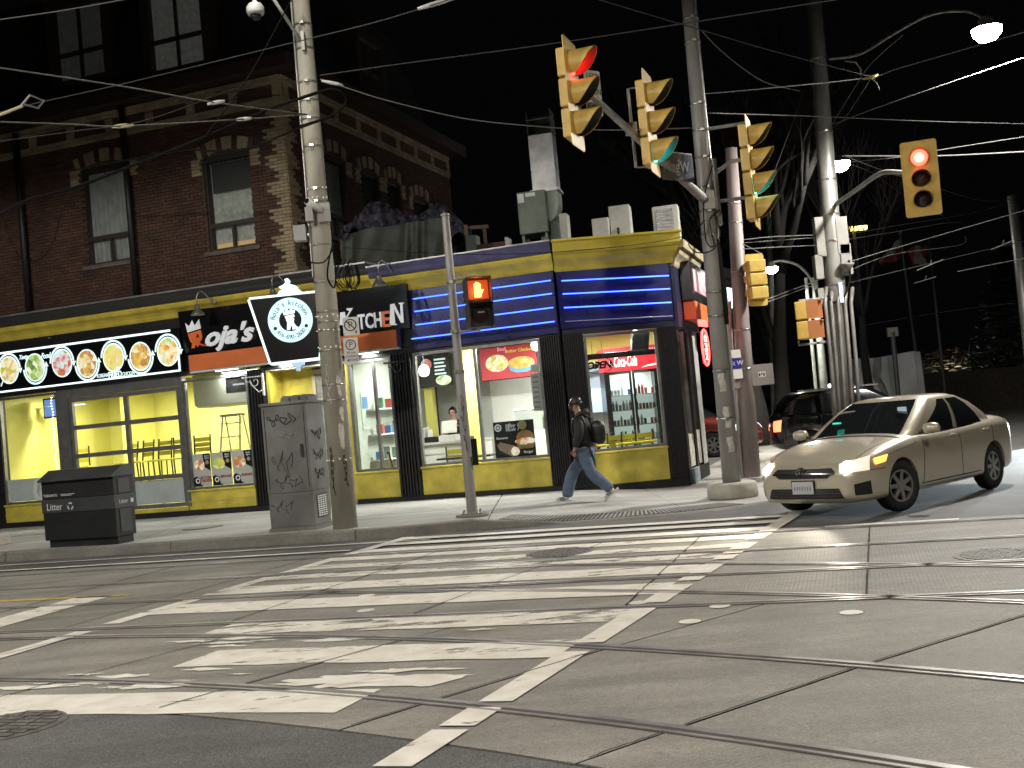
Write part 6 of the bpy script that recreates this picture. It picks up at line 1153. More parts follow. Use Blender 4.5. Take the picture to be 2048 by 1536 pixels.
street_lamp('brightest street lamp on a long curved arm at the upper right', [px(1658, 118, P3Y - .2), px(1720, 108, 24.3), px(1790, 66, 23.), px(1860, 30, 22), px(1930, 22, 21.2), px(1971, 38, 20.8)], 5000, (1, .95, .87), head=1.45, spread=172)
MB().tube([p3(1690, 122), p3(1712, 125), p3(1722, 140), p3(1720, 150)], .02, 6).build('lamp_hook', m_pst, P3, True)
t = thing('signal_outrigger', 'bent pipe arm holding the red-lit signal off the cluttered pole', 'mast arm', px(1672, 408, P3Y - .2)); o = Vector(t.location); MB().tube(smooth_path([Vector((0, 0, 0)), px(1715, 378, 23.8) - o, px(1755, 350, 22.6) - o, px(1780, 344, 21.8) - o, px(1830, 348, 21.3) - o], 8), .05, 10).build('arm_pipe', m_pst, t, True)
p5 = px(1655, 865, 32); P5, v5 = pole('slim_lamp_pole', 'slim grey-green lamp pole behind the small two-section signal', (p5.x, 32, 0), (px(1628, 555, 32).x, 32, px(1628, 555, 32).z), .15, .09, M('green_grey_pole', (.22, .24, .22), .6, var=.2))
MB().tube([(.0 - .25, -.1, 0), (-.2, -.1, v5.z)], .05, 8).build('conduit', M('green_grey_pole', (.2, .2, .2)), P5)
street_lamp('street lamp on a hooked arm left of the slim lamp pole', [px(1632, 595, 31.8), px(1622, 560, 31.6), px(1598, 532, 31.2), px(1565, 522, 31), px(1542, 526, 31)], 1900, r_=.035)
p6 = px(1552, 870, 42); P6, v6 = pole('far_lamp_pole', 'dark slim lamp pole among the bare trees', (p6.x, 42, 0), (px(1535, 380, 42).x, 42, px(1535, 380, 42).z), .16, .1, M('green_grey_pole', (.2, .2, .2)))
street_lamp('round street lamp shining beside the cluttered pole', [px(1537, 375, 42), px(1560, 335, 41.5), px(1600, 308, 41), px(1650, 303, 40), px(1678, 312, 39.5)], 0, light=False, r_=.05, head=1.9)
pr = px(2050, 720, 36); PR, vr = pole('far_right_pole', 'pale pole at the right edge of the picture', (pr.x + .2, 36, 0), (px(2024, 392, 36).x, 36, px(2024, 392, 36).z), .22, .15, m_pst)
t = thing('flood_mast', 'distant mast with two yellowish floodlights', 'floodlight', (px(1716, 560, 70).x, 70, 0)); o = Vector(t.location); top = px(1708, 462, 70) - o; MB().tube([(0, 0, 0), top], [.2, .1], 8).build('mast', m_pst, t)
for dx in (-.45, .45): MB().obox(top + Vector((dx, 0, .15)), .7, .4, .25).build('flood_head', E_('yellow_flood', (1, .66, .18), 5), t)
for x, y, Y, lb in ((1660, 775, 60, 'tiny pair of cool lamps on a short post behind the slim pole'), (1908, 760, 60, 'small white lamp on a post in front of the bushes'), (2008, 755, 70, 'small white lamp near the evergreen'), (1968, 742, 90, 'very distant white lamp between bushes and evergreen')):
    p = px(x, y, Y); t = thing('post_lamp', lb, 'lamp', (p.x, Y, 0)); MB().cyl((0, 0, 0), (0, 0, p.z), .05).build('post', m_pst, t); MB().lathe([(.05, .18), (.2, .05), (.2, -.05), (.05, -.15)], 12, (0, 0, p.z)).build('lamp_globe', E_('post_lamp_white', (.9, .97, 1), 14), t, True)
    if x > 1700: lamp('lamp_light', 'POINT', t, (0, -.5, p.z + .1), 160, (.9, .95, 1), .2)
# lamps of the near side of the street, above and behind the camera
def near_lamp(x, y, z, px_, py_, label, power, col):
    t = thing('street_lamp', label, 'street lamp', (px_, py_, 0)); MB().tube([(0, 0, 0), (0, 0, z + .3)], [.16, .1], 14).build('lamp_post', m_pst, t, True); e = Vector((x - px_, y - py_, z)); MB().tube(smooth_path([Vector((0, 0, z - .3)), Vector((e.x * .5, e.y * .5, z + .25)), e + Vector((0, 0, .15))], 8), .04, 8).build('lamp_arm', m_pst, t, True)
    MB().obox(e + Vector((0, 0, .1)), .35, .6, .12).build('lamp_head', m_pst2, t, bev=.03); MB().obox(e + Vector((0, 0, .02)), .26, .45, .03).build('lamp_lens', m_lampw, t); lamp('lamp_light', 'SPOT', t, e + Vector((0, 0, -.05)), power, col, .25, radians(177), (0, 0, 0), .12)
near_lamp(-4.2, 2.5, 9.2, -7.5, -1.5, 'street lamp on the near kerb behind the camera, out of the picture', 3400, (1, .94, .84))
near_lamp(8.5, 5.5, 9.2, 12, 2.5, 'street lamp on the near kerb to the right, out of the picture', 1700, (1, .91, .76))
near_lamp(-12.5, 10.5, 9.2, -15.5, 6, 'street lamp on the near kerb far to the left, out of the picture', 4200, (1, .95, .86))
# lamp on top of the concrete pole, above the picture
o = Vector((cb.x, cb.y, 9.9)); street_lamp('street lamp arm on top of the concrete pole, above the picture', [o, o + Vector((-.3, -.8, .35)), o + Vector((-.6, -1.9, .45)), o + Vector((-.7, -2.4, .4))], 250, (1, .93, .8), r_=.035)

# ================================================================== LITTER BIN, CABINET, STUMP
bl, brr = gp(92, 1097, .15), gp(236, 1089, .15); ang = atan2(brr.y - bl.y, brr.x - bl.x); W = (brr - bl).length; Hb = 1.33
t = thing('litter_bin', 'dark grey street litter bin with slanted lid and white Litter lettering', 'bin', (bl.x, bl.y, .15), ang); m_bin = M('bin_black', (.010, .011, .012), .55, var=.2, scale=4); m_bin2 = M('bin_grey', (.045, .048, .05), .45, var=.15, scale=4)
D = .48
MB().box(.05, W - .03, .05, D - .05, 0, .14).build('bin_foot', m_bin, t); MB().box(0, W, 0, D, .13, .60).build('lower_body', m_bin, t, bev=.01); MB().box(-.012, W + .012, -.012, D + .012, .60, .83).build('label_band', m_bin2, t, bev=.006); MB().box(.0, W, .0, D, .83, 1.16).build('upper_body', m_bin, t, bev=.01)
MB().prism([(-.06, 1.14), (-.06, 1.17), (.22, Hb), (D + .03, Hb), (D + .03, 1.14)], lambda a, b, d: (d, a, b), -.03, W + .03).build('slanted_lid', m_bin2, t, bev=.008); MB().box(W - .003, W + .012, .1, D - .1, .2, .58).build('side_panel', m_bin2, t); MB().box(W - .003, W + .013, .1, D - .1, .86, 1.1).build('side_panel', m_bin2, t)
m_bt = M('bin_lettering', (.55, .56, .56), .5)
text('lettering', 'Litter', .17, m_bt, t, (.27, -.014, .70), xs=.9, extrude=.002); text('lettering', 'TORONTO', .062, m_bt, t, (.19, -.003, .90), extrude=.002, bold=.001)
q = MB()
for k in range(3):
    a = radians(90 + 120 * k); 
    for j in range(3): b0 = a - .75 + j * .45; b1 = b0 + .42; q.prism([(.62 + .04 * cos(b0), .70 + .04 * sin(b0)), (.62 + .068 * cos(b0), .70 + .068 * sin(b0)), (.62 + .068 * cos(b1), .70 + .068 * sin(b1)), (.62 + .04 * cos(b1), .70 + .04 * sin(b1))], front(), .0125, .015)
q.build('recycling_symbol', m_bt, t); MB().box(.42, .72, -.004, -.001, .905, .915).box(.42, .66, -.004, -.001, .885, .893).build('small_print', m_bt, t)
me = text_mesh('Litter', .10, .002); me.materials.clear(); me.materials.append(m_bt); ob('lettering', me, t, (W + .015, .2, .71), (pi / 2, 0, pi / 2))
q = MB(); q.obox((W + .015, .41, .71), .002, .07, .07); q.build('recycling_symbol', m_bt, t)
bl, brr, bk = gp(543, 1065, .15), gp(632, 1059, .15), gp(655, 1052, .15); ang = atan2(brr.y - bl.y, brr.x - bl.x); W = (brr - bl).length; t = thing('utility_cabinet', 'tall grey utility cabinet covered in graffiti beside the concrete pole', 'cabinet', (bl.x, bl.y, .15), ang); m_cab = M('cabinet_grey', (.165, .165, .16), .5, .15, var=.28, scale=2.2, bump=.1); D = .62; Hc = 2.06
MB().box(-.02, W + .02, -.02, D + .02, 0, .06).build('cabinet_foot', m_kerb, t); MB().box(0, W, 0, D, .06, .62).build('lower_cabinet', m_cab, t, bev=.008); MB().box(-.006, W + .006, -.006, D + .006, .625, Hc).build('upper_cabinet', m_cab, t, bev=.01); MB().box(-.03, W + .03, -.03, D + .03, Hc + .001, Hc + .05).build('cabinet_lid', m_cab, t, bev=.01)
for k in range(3): MB().prism([(-.08, 0), (-.07, .06), (-.03, .10), (.03, .10), (.07, .06), (.08, 0)], lambda a, b, d: (W * (.45 + .22 * k) + a, d, Hc + .05 + b), .15, .5).build('roof_vent', m_cab, t)
MB().box(.04, .05, -.012, -.0055, .7, Hc - .05).box(W - .05, W - .04, -.012, -.0055, .7, Hc - .05).build('door_seam', m_bin, t); MB().box(W - .14, W - .1, -.04, -.006, 1.2, 1.4).build('door_handle', m_bin2, t); MB().box(W + .0005, W + .004, .12, .5, .18, .56).build('vent_plate', m_bin2, t)
for i in range(4):
    for j in range(10): MB().box(W + .004, W + .011, .15 + i * .085, .21 + i * .085, .2 + j * .035, .222 + j * .035).build('vent_slot', m_decal, t)
X_, Z_ = Vector((1, 0, 0)), Vector((0, 0, 1))
for a in (((W * .45), -.012, 1.82, .5, .2, 7, 1, m_tagb), (W * .55, -.012, 1.55, .35, .12, 6, 2, M('grey_marker', (.32, .32, .3), .6)), (W * .4, -.012, 1.1, .4, .5, 5, 3, M('faint_tag', (.10, .10, .10), .6)), (W * .5, -.012, .8, .5, .25, 6, 8, M('faint_tag', (.1, .1, .1))), (W * .3, -.005, .4, .4, .25, 5, 9, M('faint_tag', (.1, .1, .1)))): scribble('painted_tag', a[7], t, (a[0], a[1], a[2]), X_, Z_, a[5], a[3], a[4], a[6], .006)
for z, s in ((1.55, 4), (1.2, 5), (.9, 6)): scribble('painted_tag', m_tagb, t, (W + .012, D * .5, z), Vector((0, 1, 0)), Z_, 5, .35, .2, s, .005)
p = gp(5, 1090, .15); t = thing('kerb_block', 'pale concrete block cut by the left edge of the picture, left of the bin', 'block', (p.x - .1, p.y, .15), ANG_R); MB().box(-.3, .2, -.15, .15, 0, .22).build('block_body', M('base_concrete', (.4, .4, .35)), t, bev=.03)
# ================================================================== CARS
def lerp_tab(tab, x):
    if x <= tab[0][0]: return tab[0][1]
    for (a, va), (b, vb) in zip(tab, tab[1:]):
        if x <= b: k = (x - a) / (b - a); k = k * k * (3 - 2 * k) if False else k; return va + (vb - va) * k
    return tab[-1][1]
m_tyre = M('tyre_rubber', (.018, .018, .018), .75, bump=.2); m_rim = M('wheel_silver', (.45, .45, .44), .3, .85); m_trimk = M('black_trim', (.012, .012, .012), .4); m_carglass = M('car_glass', (.012, .015, .016), .04, spec=.6, coat=1.)
def wheel(par, x, y, z, R_, side, steer=0., spokes=8, rim=None):
    w_ = ob('wheel', None, par); w_ = w_
    bpy.data.objects.remove(w_); e = bpy.data.objects.new('wheel', None); COL.objects.link(e); e.parent = par; e.location = (x, y, z); e.rotation_euler = (0, 0, steer + (0 if side > 0 else pi))
    W = .20; prof = [(R_ * .64, -W / 2), (R_ * .9, -W / 2), (R_ * .985, -W * .38), (R_, -W * .2), (R_, W * .2), (R_ * .985, W * .38), (R_ * .9, W / 2), (R_ * .64, W / 2), (R_ * .60, W * .3)]
    tm = MB(); n = 32; vs = []
    for r_, d in prof:
        for j in range(n): a = 2 * pi * j / n; vs.append((r_ * cos(a), d, r_ * sin(a)))
    k = len(prof); tm.add(vs, [(i * n + j, i * n + (j + 1) % n, (i + 1) * n + (j + 1) % n, (i + 1) * n + j) for i in range(k - 1) for j in range(n)]); tm.build('tyre', m_tyre, e, True)
    rm = MB(); rm.prism(circ(R_ * .63, 28), lambda a, b, d: (a, d, b), -.02, .0)
    rm.build('wheel_well_disc', m_trimk, e); cap = MB(); yo = W * .42; rim = rim or m_rim
    for s in range(spokes):
        a = 2 * pi * s / spokes; ca, sa = cos(a), sin(a)
        def sp_(u, v, d): return (u * ca - v * sa, d, u * sa + v * ca)
        cap.prism([(.05, -.03), (R_ * .58, -.024), (R_ * .58, .024), (.05, .03)], sp_, yo - .03, yo)
    ring_poly(cap, R_ * .55, R_ * .65, lambda a, b, d: (a, d, b), yo - .06, yo + .005, 28); cap.prism(circ(.055, 14), lambda a, b, d: (a, d, b), yo - .03, yo + .012); cap.build('rim', rim, e); return e
def car(name, label, cat, loc, rz, paint, spec, detail=True):
    S = spec; t = thing(name, label, cat, loc, rz); Wt, Tt, Bt = S['W'], S['T'], S['B']; xs = S['xs']; NP = 13
    def half(x):
        w_ = lerp_tab(Wt, x); tp_ = lerp_tab(Tt, x); b_ = lerp_tab(Bt, x); lo = lerp_tab(S['L'], x); m = (lo + b_) / 2
        return [(0, lo), (w_ * .6, lo), (w_ * .9, lo + .01), (w_ * .975, lo + .07), (w_ * .985, lo + .16), (w_ * 1.0, m), (w_ * .998, m + (b_ - m) * .45), (w_ * .985, b_ - .07), (w_ * .955, b_ - .015), (w_ * .89, b_ + (tp_ - b_) * .30), (w_ * .72, b_ + (tp_ - b_) * .66), (w_ * .4, tp_ - .012), (0, tp_)]
    mb = MB(); vs = []; N = 2 * NP - 2
    for x in xs:
        h = half(x); ring = h + [(-y, z) for y, z in h[-2:0:-1]]
        for y, z in ring:
            bow = S['bow'](x, y); vs.append((x + bow, y, z))
    fs = [(i * N + j, i * N + (j + 1) % N, (i + 1) * N + (j + 1) % N, (i + 1) * N + j) for i in range(len(xs) - 1) for j in range(N)] + [tuple(range(N)), tuple((len(xs) - 1) * N + j for j in range(N))]
    mb.add(vs, fs); tmp = mb.build('tmp', paint, None, True, sub=2)
    cut = MB()
    for ax in (S['fa'], S['ra']): cut.tube([(ax, -1.2, S['R']), (ax, 1.2, S['R'])], S['R'] + .032, 32)
    co = cut.build('cut', None); md = tmp.modifiers.new('b', 'BOOLEAN'); md.operation = 'DIFFERENCE'; md.object = co; md.solver = 'EXACT'
    me = eval_mesh(tmp); bpy.data.objects.remove(tmp); bpy.data.objects.remove(co); me.polygons.foreach_set('use_smooth', [True] * len(me.polygons)); body = ob('body', me, t); md = body.modifiers.new('es', 'EDGE_SPLIT'); md.split_angle = radians(38)
    bv = BVHTree.FromPolygons([v.co for v in me.vertices], [tuple(p.vertices) for p in me.polygons])
    MB().box(S['ra'] - .45, S['fa'] + .45, -.62, .62, .22, .6).build('underbody', m_trimk, t)
    # greenhouse as rings of height
    def G(u, v):
        """u 0..1 round half the perimeter from front centre to rear centre, v 0..1 belt to roof edge"""
        xf = lerp_tab(S['xf'], v); xr = lerp_tab(S['xr'], v); w_ = lerp_tab(S['gw'], v); z = lerp_tab(S['gz'], v); cf, cr_ = .13, .16
        if u < .25: k = u / .25; y = w_ * .93 * k; x = xf - cf * k ** 2.4
        elif u < .75: k = (u - .25) / .5; x = (xf - cf - .05) + ((xr + cr_ + .05) - (xf - cf - .05)) * k; y = w_ * (.965 + .035 * sin(k * pi))
        else: k = 1 - (u - .75) / .25; y = w_ * .90 * k; x = xr + cr_ * k ** 2.4
        zb = z + (S['rise'] * max(0, (xf - x) / max(.1, xf - xr)) if v < .05 else 0); return Vector((x, y, zb))
    g = MB(); us = [i / 40 for i in range(41)]; vvs = [0, .12, .25, .4, .55, .7, .85, .94, 1.]; vs = []
    for v in vvs:
        rowp = [G(u, v) for u in us]; full = rowp + [Vector((p.x, -p.y, p.z)) for p in rowp[-2:0:-1]]; vs += full
    n = len(us) * 2 - 2; fs = [(i * n + j, i * n + (j + 1) % n, (i + 1) * n + (j + 1) % n, (i + 1) * n + j) for i in range(len(vvs) - 1) for j in range(n)]
    top = [G(u, 1.) for u in us]; top = top + [Vector((p.x, -p.y, p.z)) for p in top[-2:0:-1]]; cxm = sum(p.x for p in top) / len(top); base = (len(vvs) - 1) * n; prev = base; cnt = len(vs)
    for s_, dz in ((.93, .018), (.7, .038), (.35, .05)):
        vs += [Vector((cxm + (p.x - cxm) * s_, p.y * s_, p.z + dz)) for p in top]; fs += [(prev + j, prev + (j + 1) % n, cnt + (j + 1) % n, cnt + j) for j in range(n)]; prev = cnt; cnt += n
    vs.append(Vector((cxm, 0, top[0].z + .053))); fs += [(prev + j, prev + (j + 1) % n, cnt) for j in range(n)]
    g.add(vs, fs); cabin = g.build('cabin', paint, t, True)
    def patch(nm, u0, u1, v0, v1, mat, side=1, off=.006, skew=0., nu=14, nv=8):
        def fn(a, b):
            v = v0 + (v1 - v0) * b; u = u0 + (u1 - u0) * a + (skew(b) * (1 - a) if callable(skew) else 0); p = G(u, v); du = G(min(1, u + .01), v) - G(max(0, u - .01), v); dv = G(u, min(1, v + .03)) - G(u, max(0.06, v - .03)); nn = du.cross(dv)
            nn = nn.normalized() if nn.length > 1e-9 else Vector((0, 0, 1)); c = Vector((cxm, 0, p.z))
            if nn.dot(p - c) < 0: nn = -nn
            q = p + nn * off; return (q.x, q.y * side, q.z)
        return MB().grid(nu, nv, fn).build(nm, mat, t, True)
    for s_ in (1, -1):
        patch('windscreen', 0.0, .215, .06, .93, m_carglass, s_); patch('rear_window', .79, 1., .12, .92, m_carglass, s_)
        for (a, b) in S['sidewin']: patch('side_window', a, b, .1, .88, m_carglass, s_, skew=(lambda bb: .10 * bb) if a < .35 else 0.)
    # decals draped on the body by ray
    def drape(nm, pts_fn, dirv, mat, off=.006, nu=8, nv=6, th=0.):
        def fn(a, b):
            p = Vector(pts_fn(a, b)); d = Vector(dirv).normalized(); hit = bv.ray_cast(p - d * 3, d)
            return tuple((hit[0] if hit[0] is not None else p) - d * off)
        return MB().grid(nu, nv, fn).build(nm, mat, t, True)
    def quad(c): return lambda a, b: tuple((Vector(c[0]) * (1 - a) + Vector(c[1]) * a) * (1 - b) + (Vector(c[3]) * (1 - a) + Vector(c[2]) * a) * b)
    for s_ in (1, -1):
        for ax, st in ((S['fa'], S.get('steer', 0)), (S['ra'], 0)): wheel(t, ax, s_ * (S['track']), S['R'], S['R'], s_, st, S.get('spokes', 8))
    if detail: S['extra'](t, drape, quad, bv, paint)
    return t
# sedan -------------------------------------------------------------
def sedan_extra(t, drape, quad, bv, paint):
    m_lens = M('headlight_glass', (.42, .41, .39), .12, coat=1., emit=.9, ecol=(1, .88, .66)); m_beam = E_('headlight_beam', (1, .95, .82), 40); m_amber = E_('amber_marker', (1, .42, .06), 3.5); m_chr = M('chrome', (.7, .7, .7), .12, 1.)
    for s_ in (1, -1):
        h = drape('headlight', quad([(2, .80 * s_, .60), (2, .44 * s_, .585), (2, .42 * s_, .70), (2, .80 * s_, .775)]), (-1, -.35 * s_, 0), m_lens, .010)
        b_ = drape('headlight_bulb', lambda a, b: (2, s_ * (.54 + .09 * cos(2 * pi * a) * b), .66 + .07 * sin(2 * pi * a) * b), (-1, -.35 * s_, 0), m_beam, .02, 14, 2)
        drape('turn_signal', quad([(1.8, .95 * s_, .68), (1.9, .84 * s_, .66), (1.9, .82 * s_, .735), (1.75, .97 * s_, .765)]), (-.75, -.66 * s_, 0), m_amber, .016)
        drape('fog_recess', quad([(2, .80 * s_, .30), (2, .62 * s_, .30), (2, .62 * s_, .44), (2, .80 * s_, .47)]), (-1, -.3 * s_, 0), m_trimk, .008); 
        drape('tail_light', quad([(-2.2, .84 * s_, .72), (-2.2, .52 * s_, .74), (-2.2, .52 * s_, .92), (-2.2, .84 * s_, .95)]), (1, -.35 * s_, 0), M('tail_red', (.3, .02, .02), .2, emit=.35), .01)
        if s_ == 1: hh = lamp('headlight_beam', 'SPOT', t, (2.33, .55, .66), 220, (1, .9, .72), .05, radians(70), (0, 0, 0), .6)
        else: hh = lamp('headlight_beam', 'SPOT', t, (2.33, -.55, .66), 220, (1, .9, .72), .05, radians(70), (0, 0, 0), .6)
        hh.rotation_euler = (0, radians(-82), 0)
        for zz0, xa, xb in ((.60, 1.98, 1.70), (.74, 1.72, .86)):
            pts = [bv.ray_cast(Vector((xa + (xb - xa) * k / 8, 3 * s_, zz0 + (.12 * k / 8 if zz0 > .7 else 0))), Vector((0, -s_, 0)))[0] for k in range(9)]; pts = [p for p in pts if p]; MB().tube(pts, .004, 5).build('fender_seam', m_trimk, t)
        # mirror, door handles, seams
        mm = MB(); mm.lathe([(.02, -.11), (.075, -.085), (.095, 0), (.075, .085), (.02, .11)], 12); mr = mm.build('door_mirror', paint, t, True, loc=(.72, s_ * 1.0, 1.02), rot=(pi / 2, 0, 0)); mr.scale = (.85, .8, 1.05)
        MB().cyl((.72, s_ * .84, .97), (.72, s_ * .95, 1.0), .022, n=8).build('mirror_stalk', m_trimk, t)
        for x in (-.12, -1.08): 
            hit = bv.ray_cast(Vector((x, 3 * s_, .87)), Vector((0, -s_, 0)))[0]; y = hit.y if hit else .87 * s_; MB().obox((x, y + .012 * s_, .872), .19, .024, .032).build('door_handle', paint, t, bev=.008)
        for x0, x1 in ((.80, .70), (-.30, -.30), (-1.22, -1.32)):
            pts = []
            for k in range(12):
                z = .30 + .62 * k / 11; x = x0 + (x1 - x0) * k / 11 - (.18 * max(0, .55 - z) if x0 < -1 else 0); hit = bv.ray_cast(Vector((x, 3 * s_, z)), Vector((0, -s_, 0)))[0]
                if hit: pts.append(hit + Vector((0, .0006 * s_, 0)))
            if len(pts) > 2: MB().tube(pts, .0045, 5).build('door_seam', m_trimk, t)
        pts = [bv.ray_cast(Vector((x, 3 * s_, .31)), Vector((0, -s_, 0)))[0] for x in [.85 - k * .17 for k in range(11)]]; pts = [p for p in pts if p]; MB().tube(pts, .007, 5).build('sill_seam', m_trimk, t)
    drape('grille', quad([(2, -.47, .60), (2, .47, .60), (2, .40, .655), (2, -.40, .655)]), (-1, 0, 0), m_trimk, .007, 20, 3); drape('grille', quad([(2, -.36, .53), (2, .36, .53), (2, .42, .575), (2, -.42, .575)]), (-1, 0, 0), m_trimk, .007, 20, 3)
    drape('grille_bar', quad([(2, -.46, .58), (2, .46, .58), (2, .46, .598), (2, -.46, .598)]), (-1, 0, 0), m_chr, .014, 20, 2)
    drape('lower_intake', quad([(2, -.56, .27), (2, .56, .27), (2, .50, .40), (2, -.50, .40)]), (-1, 0, 0), m_trimk, .008, 20, 4)
    for z in (.30, .335, .37): drape('intake_bar', quad([(2, -.52, z), (2, .52, z), (2, .52, z + .007), (2, -.52, z + .007)]), (-1, 0, 0), M('dark_grey_trim', (.05, .05, .05), .4), .014, 16, 1)
    hit = bv.ray_cast(Vector((4, 0, .42)), Vector((-1, 0, 0)))[0]; px_ = hit.x if hit else 2.25
    pl = MB(); pl.obox((px_ + .022, .0, .415), .012, .31, .16); pl.build('licence_plate', M('plate_white', (.55, .56, .58), .4), t, bev=.003); MB().obox((px_ + .012, 0, .415), .012, .34, .19).build('plate_frame', m_trimk, t)
    rg = random.Random(3)
    for k in range(7): MB().obox((px_ + .0292, -.115 + k * .038, .41 + rg.uniform(-.004, .004)), .001, .016, .05).build('plate_mark', M('plate_blue', (.15, .17, .32), .5), t)
    hit = bv.ray_cast(Vector((4, 0, .615)), Vector((-1, 0, 0)))[0]; ex = (hit.x if hit else 2.2) + .02
    def ell(a, b, cx_, cz_, r_=.006): return [(ex, cx_ + a * cos(i * pi / 10), cz_ + b * sin(i * pi / 10)) for i in range(21)]
    MB().tube(ell(.075, .052, 0, .62), .007, 6).tube(ell(.028, .05, 0, .62), .006, 6).tube(ell(.05, .02, 0, .642), .006, 6).build('emblem', m_chr, t)
    # hood crease lines and wipers, seats seen through the glass
    for s_ in (1, -1):
        pts = [bv.ray_cast(Vector((x, s_ * (.72 - .10 * (x - .95) / 1.2), 3)), Vector((0, 0, -1)))[0] for x in [1.0 + .1 * k for k in range(12)]]; pts = [p for p in pts if p]; MB().tube(pts, .004, 5).build('hood_seam', m_trimk, t)
    pts = [bv.ray_cast(Vector((1.12 - .05 * abs(y) ** 2, y, 3)), Vector((0, 0, -1)))[0] for y in [-.75 + .1 * k for k in range(16)]]; pts = [p + Vector((0, 0, .003)) for p in pts if p]; MB().tube(pts, .012, 5).build('wiper_cowl', m_trimk, t)
    hit = bv.ray_cast(Vector((2.5, 0, .36)), Vector((-1, 0, 0)))
    wx = .60; MB().obox((.42, .45, 1.25), .012, .13, .13).build('window_paper', M('paper_blue_white', (.5, .65, .75), .5, emit=.15), t); MB().obox((.78, -.35, 1.16), .05, .11, .022).build('phone_glow', E_('teal_glow', (.05, .75, .55), .7), t)
sed = dict(xs=[2.30, 2.27, 2.20, 2.08, 1.92, 1.72, 1.5, 1.3, 1.1, .9, .6, .2, -.2, -.6, -1.0, -1.3, -1.6, -1.85, -2.02, -2.14, -2.20, -2.23],
    W=[(-2.23, .62), (-2.2, .70), (-2.1, .80), (-1.8, .855), (-1.3, .88), (0, .88), (1.3, .875), (1.7, .86), (1.95, .83), (2.12, .78), (2.22, .71), (2.30, .60)],
    T=[(-2.23, .80), (-2.2, .92), (-2.12, 1.05), (-1.9, 1.09), (-1.5, 1.09), (-1.2, 1.05), (0, .99), (.9, 1.02), (1.1, .99), (1.5, .925), (1.9, .83), (2.1, .765), (2.2, .71), (2.27, .64), (2.30, .56)],
    B=[(-2.23, .74), (-2.15, .93), (-1.9, .985), (-1.2, .97), (0, .93), (.9, .905), (1.4, .86), (1.8, .79), (2.08, .72), (2.2, .66), (2.30, .52)],
    L=[(-2.23, .36), (-2.1, .26), (-1.7, .21), (0, .19), (1.7, .19), (2.1, .19), (2.25, .21), (2.30, .30)],
    bow=lambda x, y: (-.10 * (abs(y) / .8) ** 2.2 if x > 2.0 else (-.05 * (abs(y) / .8) ** 2.2 if x > 1.8 else (.07 * (abs(y) / .8) ** 2.4 if x < -2.05 else 0))),
    R=.332, fa=1.30, ra=-1.30, track=.745, steer=radians(-16), spokes=7,
    xf=[(0, 1.12), (.25, .86), (.5, .60), (.75, .36), (.94, .17), (1, .10)], xr=[(0, -1.86), (.25, -1.70), (.5, -1.50), (.75, -1.28), (.94, -1.06), (1, -.98)],
    gw=[(0, .80), (.12, .80), (.4, .755), (.7, .69), (.94, .61), (1, .575)], gz=[(0, .92), (.12, .96), (.4, 1.13), (.7, 1.29), (.94, 1.40), (1, 1.415)], rise=.09,
    sidewin=[(.285, .475), (.50, .665)], extra=sedan_extra)
FLw = Vector((4.86, 14.22)); hd = Vector((-.744, -.668)); lf = Vector((.668, -.744)); cc = FLw - hd * 1.30 - lf * .80
m_gold = M('champagne_paint', (.60, .545, .43), .32, .35, coat=1., spec=.5)
car('sedan', 'champagne gold four-door sedan turning the corner with its headlights on', 'car', (cc.x, cc.y, 0.0), atan2(hd.y, hd.x), m_gold, sed)
# SUV ----------------------------------------------------------------
def suv_extra(t, drape, quad, bv, paint):
    for s_ in (1, -1):
        drape('tail_light', quad([(-2.2, .86 * s_, .75), (-2.2, .6 * s_, .75), (-2.2, .62 * s_, 1.0), (-2.2, .88 * s_, 1.02)]), (1, -.35 * s_, 0), E_('suv_tail', (1, .2, .08), 3.), .01); drape('headlight', quad([(2, .86 * s_, .72), (2, .5 * s_, .72), (2, .5 * s_, .86), (2, .86 * s_, .9)]), (-1, -.35 * s_, 0), M('headlight_cool', (.6, .7, .8), .2, emit=2., ecol=(.7, .85, 1)), .01)
        for x in (0, -.95): hit = bv.ray_cast(Vector((x, 3 * s_, .98)), Vector((0, -s_, 0)))[0]; y = hit.y if hit else .9 * s_; MB().obox((x, y + .012 * s_, .98), .2, .024, .035).build('door_handle', paint, t)
        mm = MB(); mm.lathe([(.02, -.11), (.08, -.08), (.1, 0), (.08, .08), (.02, .11)], 10); mm.build('door_mirror', paint, t, True, loc=(.8, s_ * 1.02, 1.15), rot=(pi / 2, 0, 0)); MB().tube([(.3, s_ * .62, 1.66), (-1.4, s_ * .62, 1.67)], .02, 6).build('roof_rail', m_rim, t)
suv = dict(sed); suv.update(T=[(a, b + (.16 if -2.2 < a < 2.25 else .1)) for a, b in sed['T']], B=[(a, b + .14) for a, b in sed['B']], L=[(a, b + .06) for a, b in sed['L']], R=.36, steer=0., track=.76, extra=suv_extra,
    xr=[(0, -2.12), (.25, -2.08), (.5, -2.0), (.75, -1.9), (.94, -1.78), (1, -1.7)], gz=[(0, 1.08), (.12, 1.13), (.4, 1.30), (.7, 1.48), (.94, 1.60), (1, 1.62)], gw=[(0, .84), (.12, .84), (.4, .80), (.7, .75), (.94, .70), (1, .67)], rise=.05, sidewin=[(.285, .45), (.475, .61), (.635, .72)])
c = px(1650, 905, 26.5); car('parked_suv', 'dark SUV behind the sedan\'s hood', 'car', (c.x + 1.0, 26.5, 0.0), radians(-8), M('dark_car_paint', (.012, .014, .018), .2, .4, coat=1.), suv)
c = px(1443, 900, 30); car('red_hatchback', 'reddish car half hidden behind the corner pole', 'car', (c.x - .5, 33, 0.0), radians(-35), M('red_car_paint', (.16, .03, .025), .3, .3, coat=1.), suv)
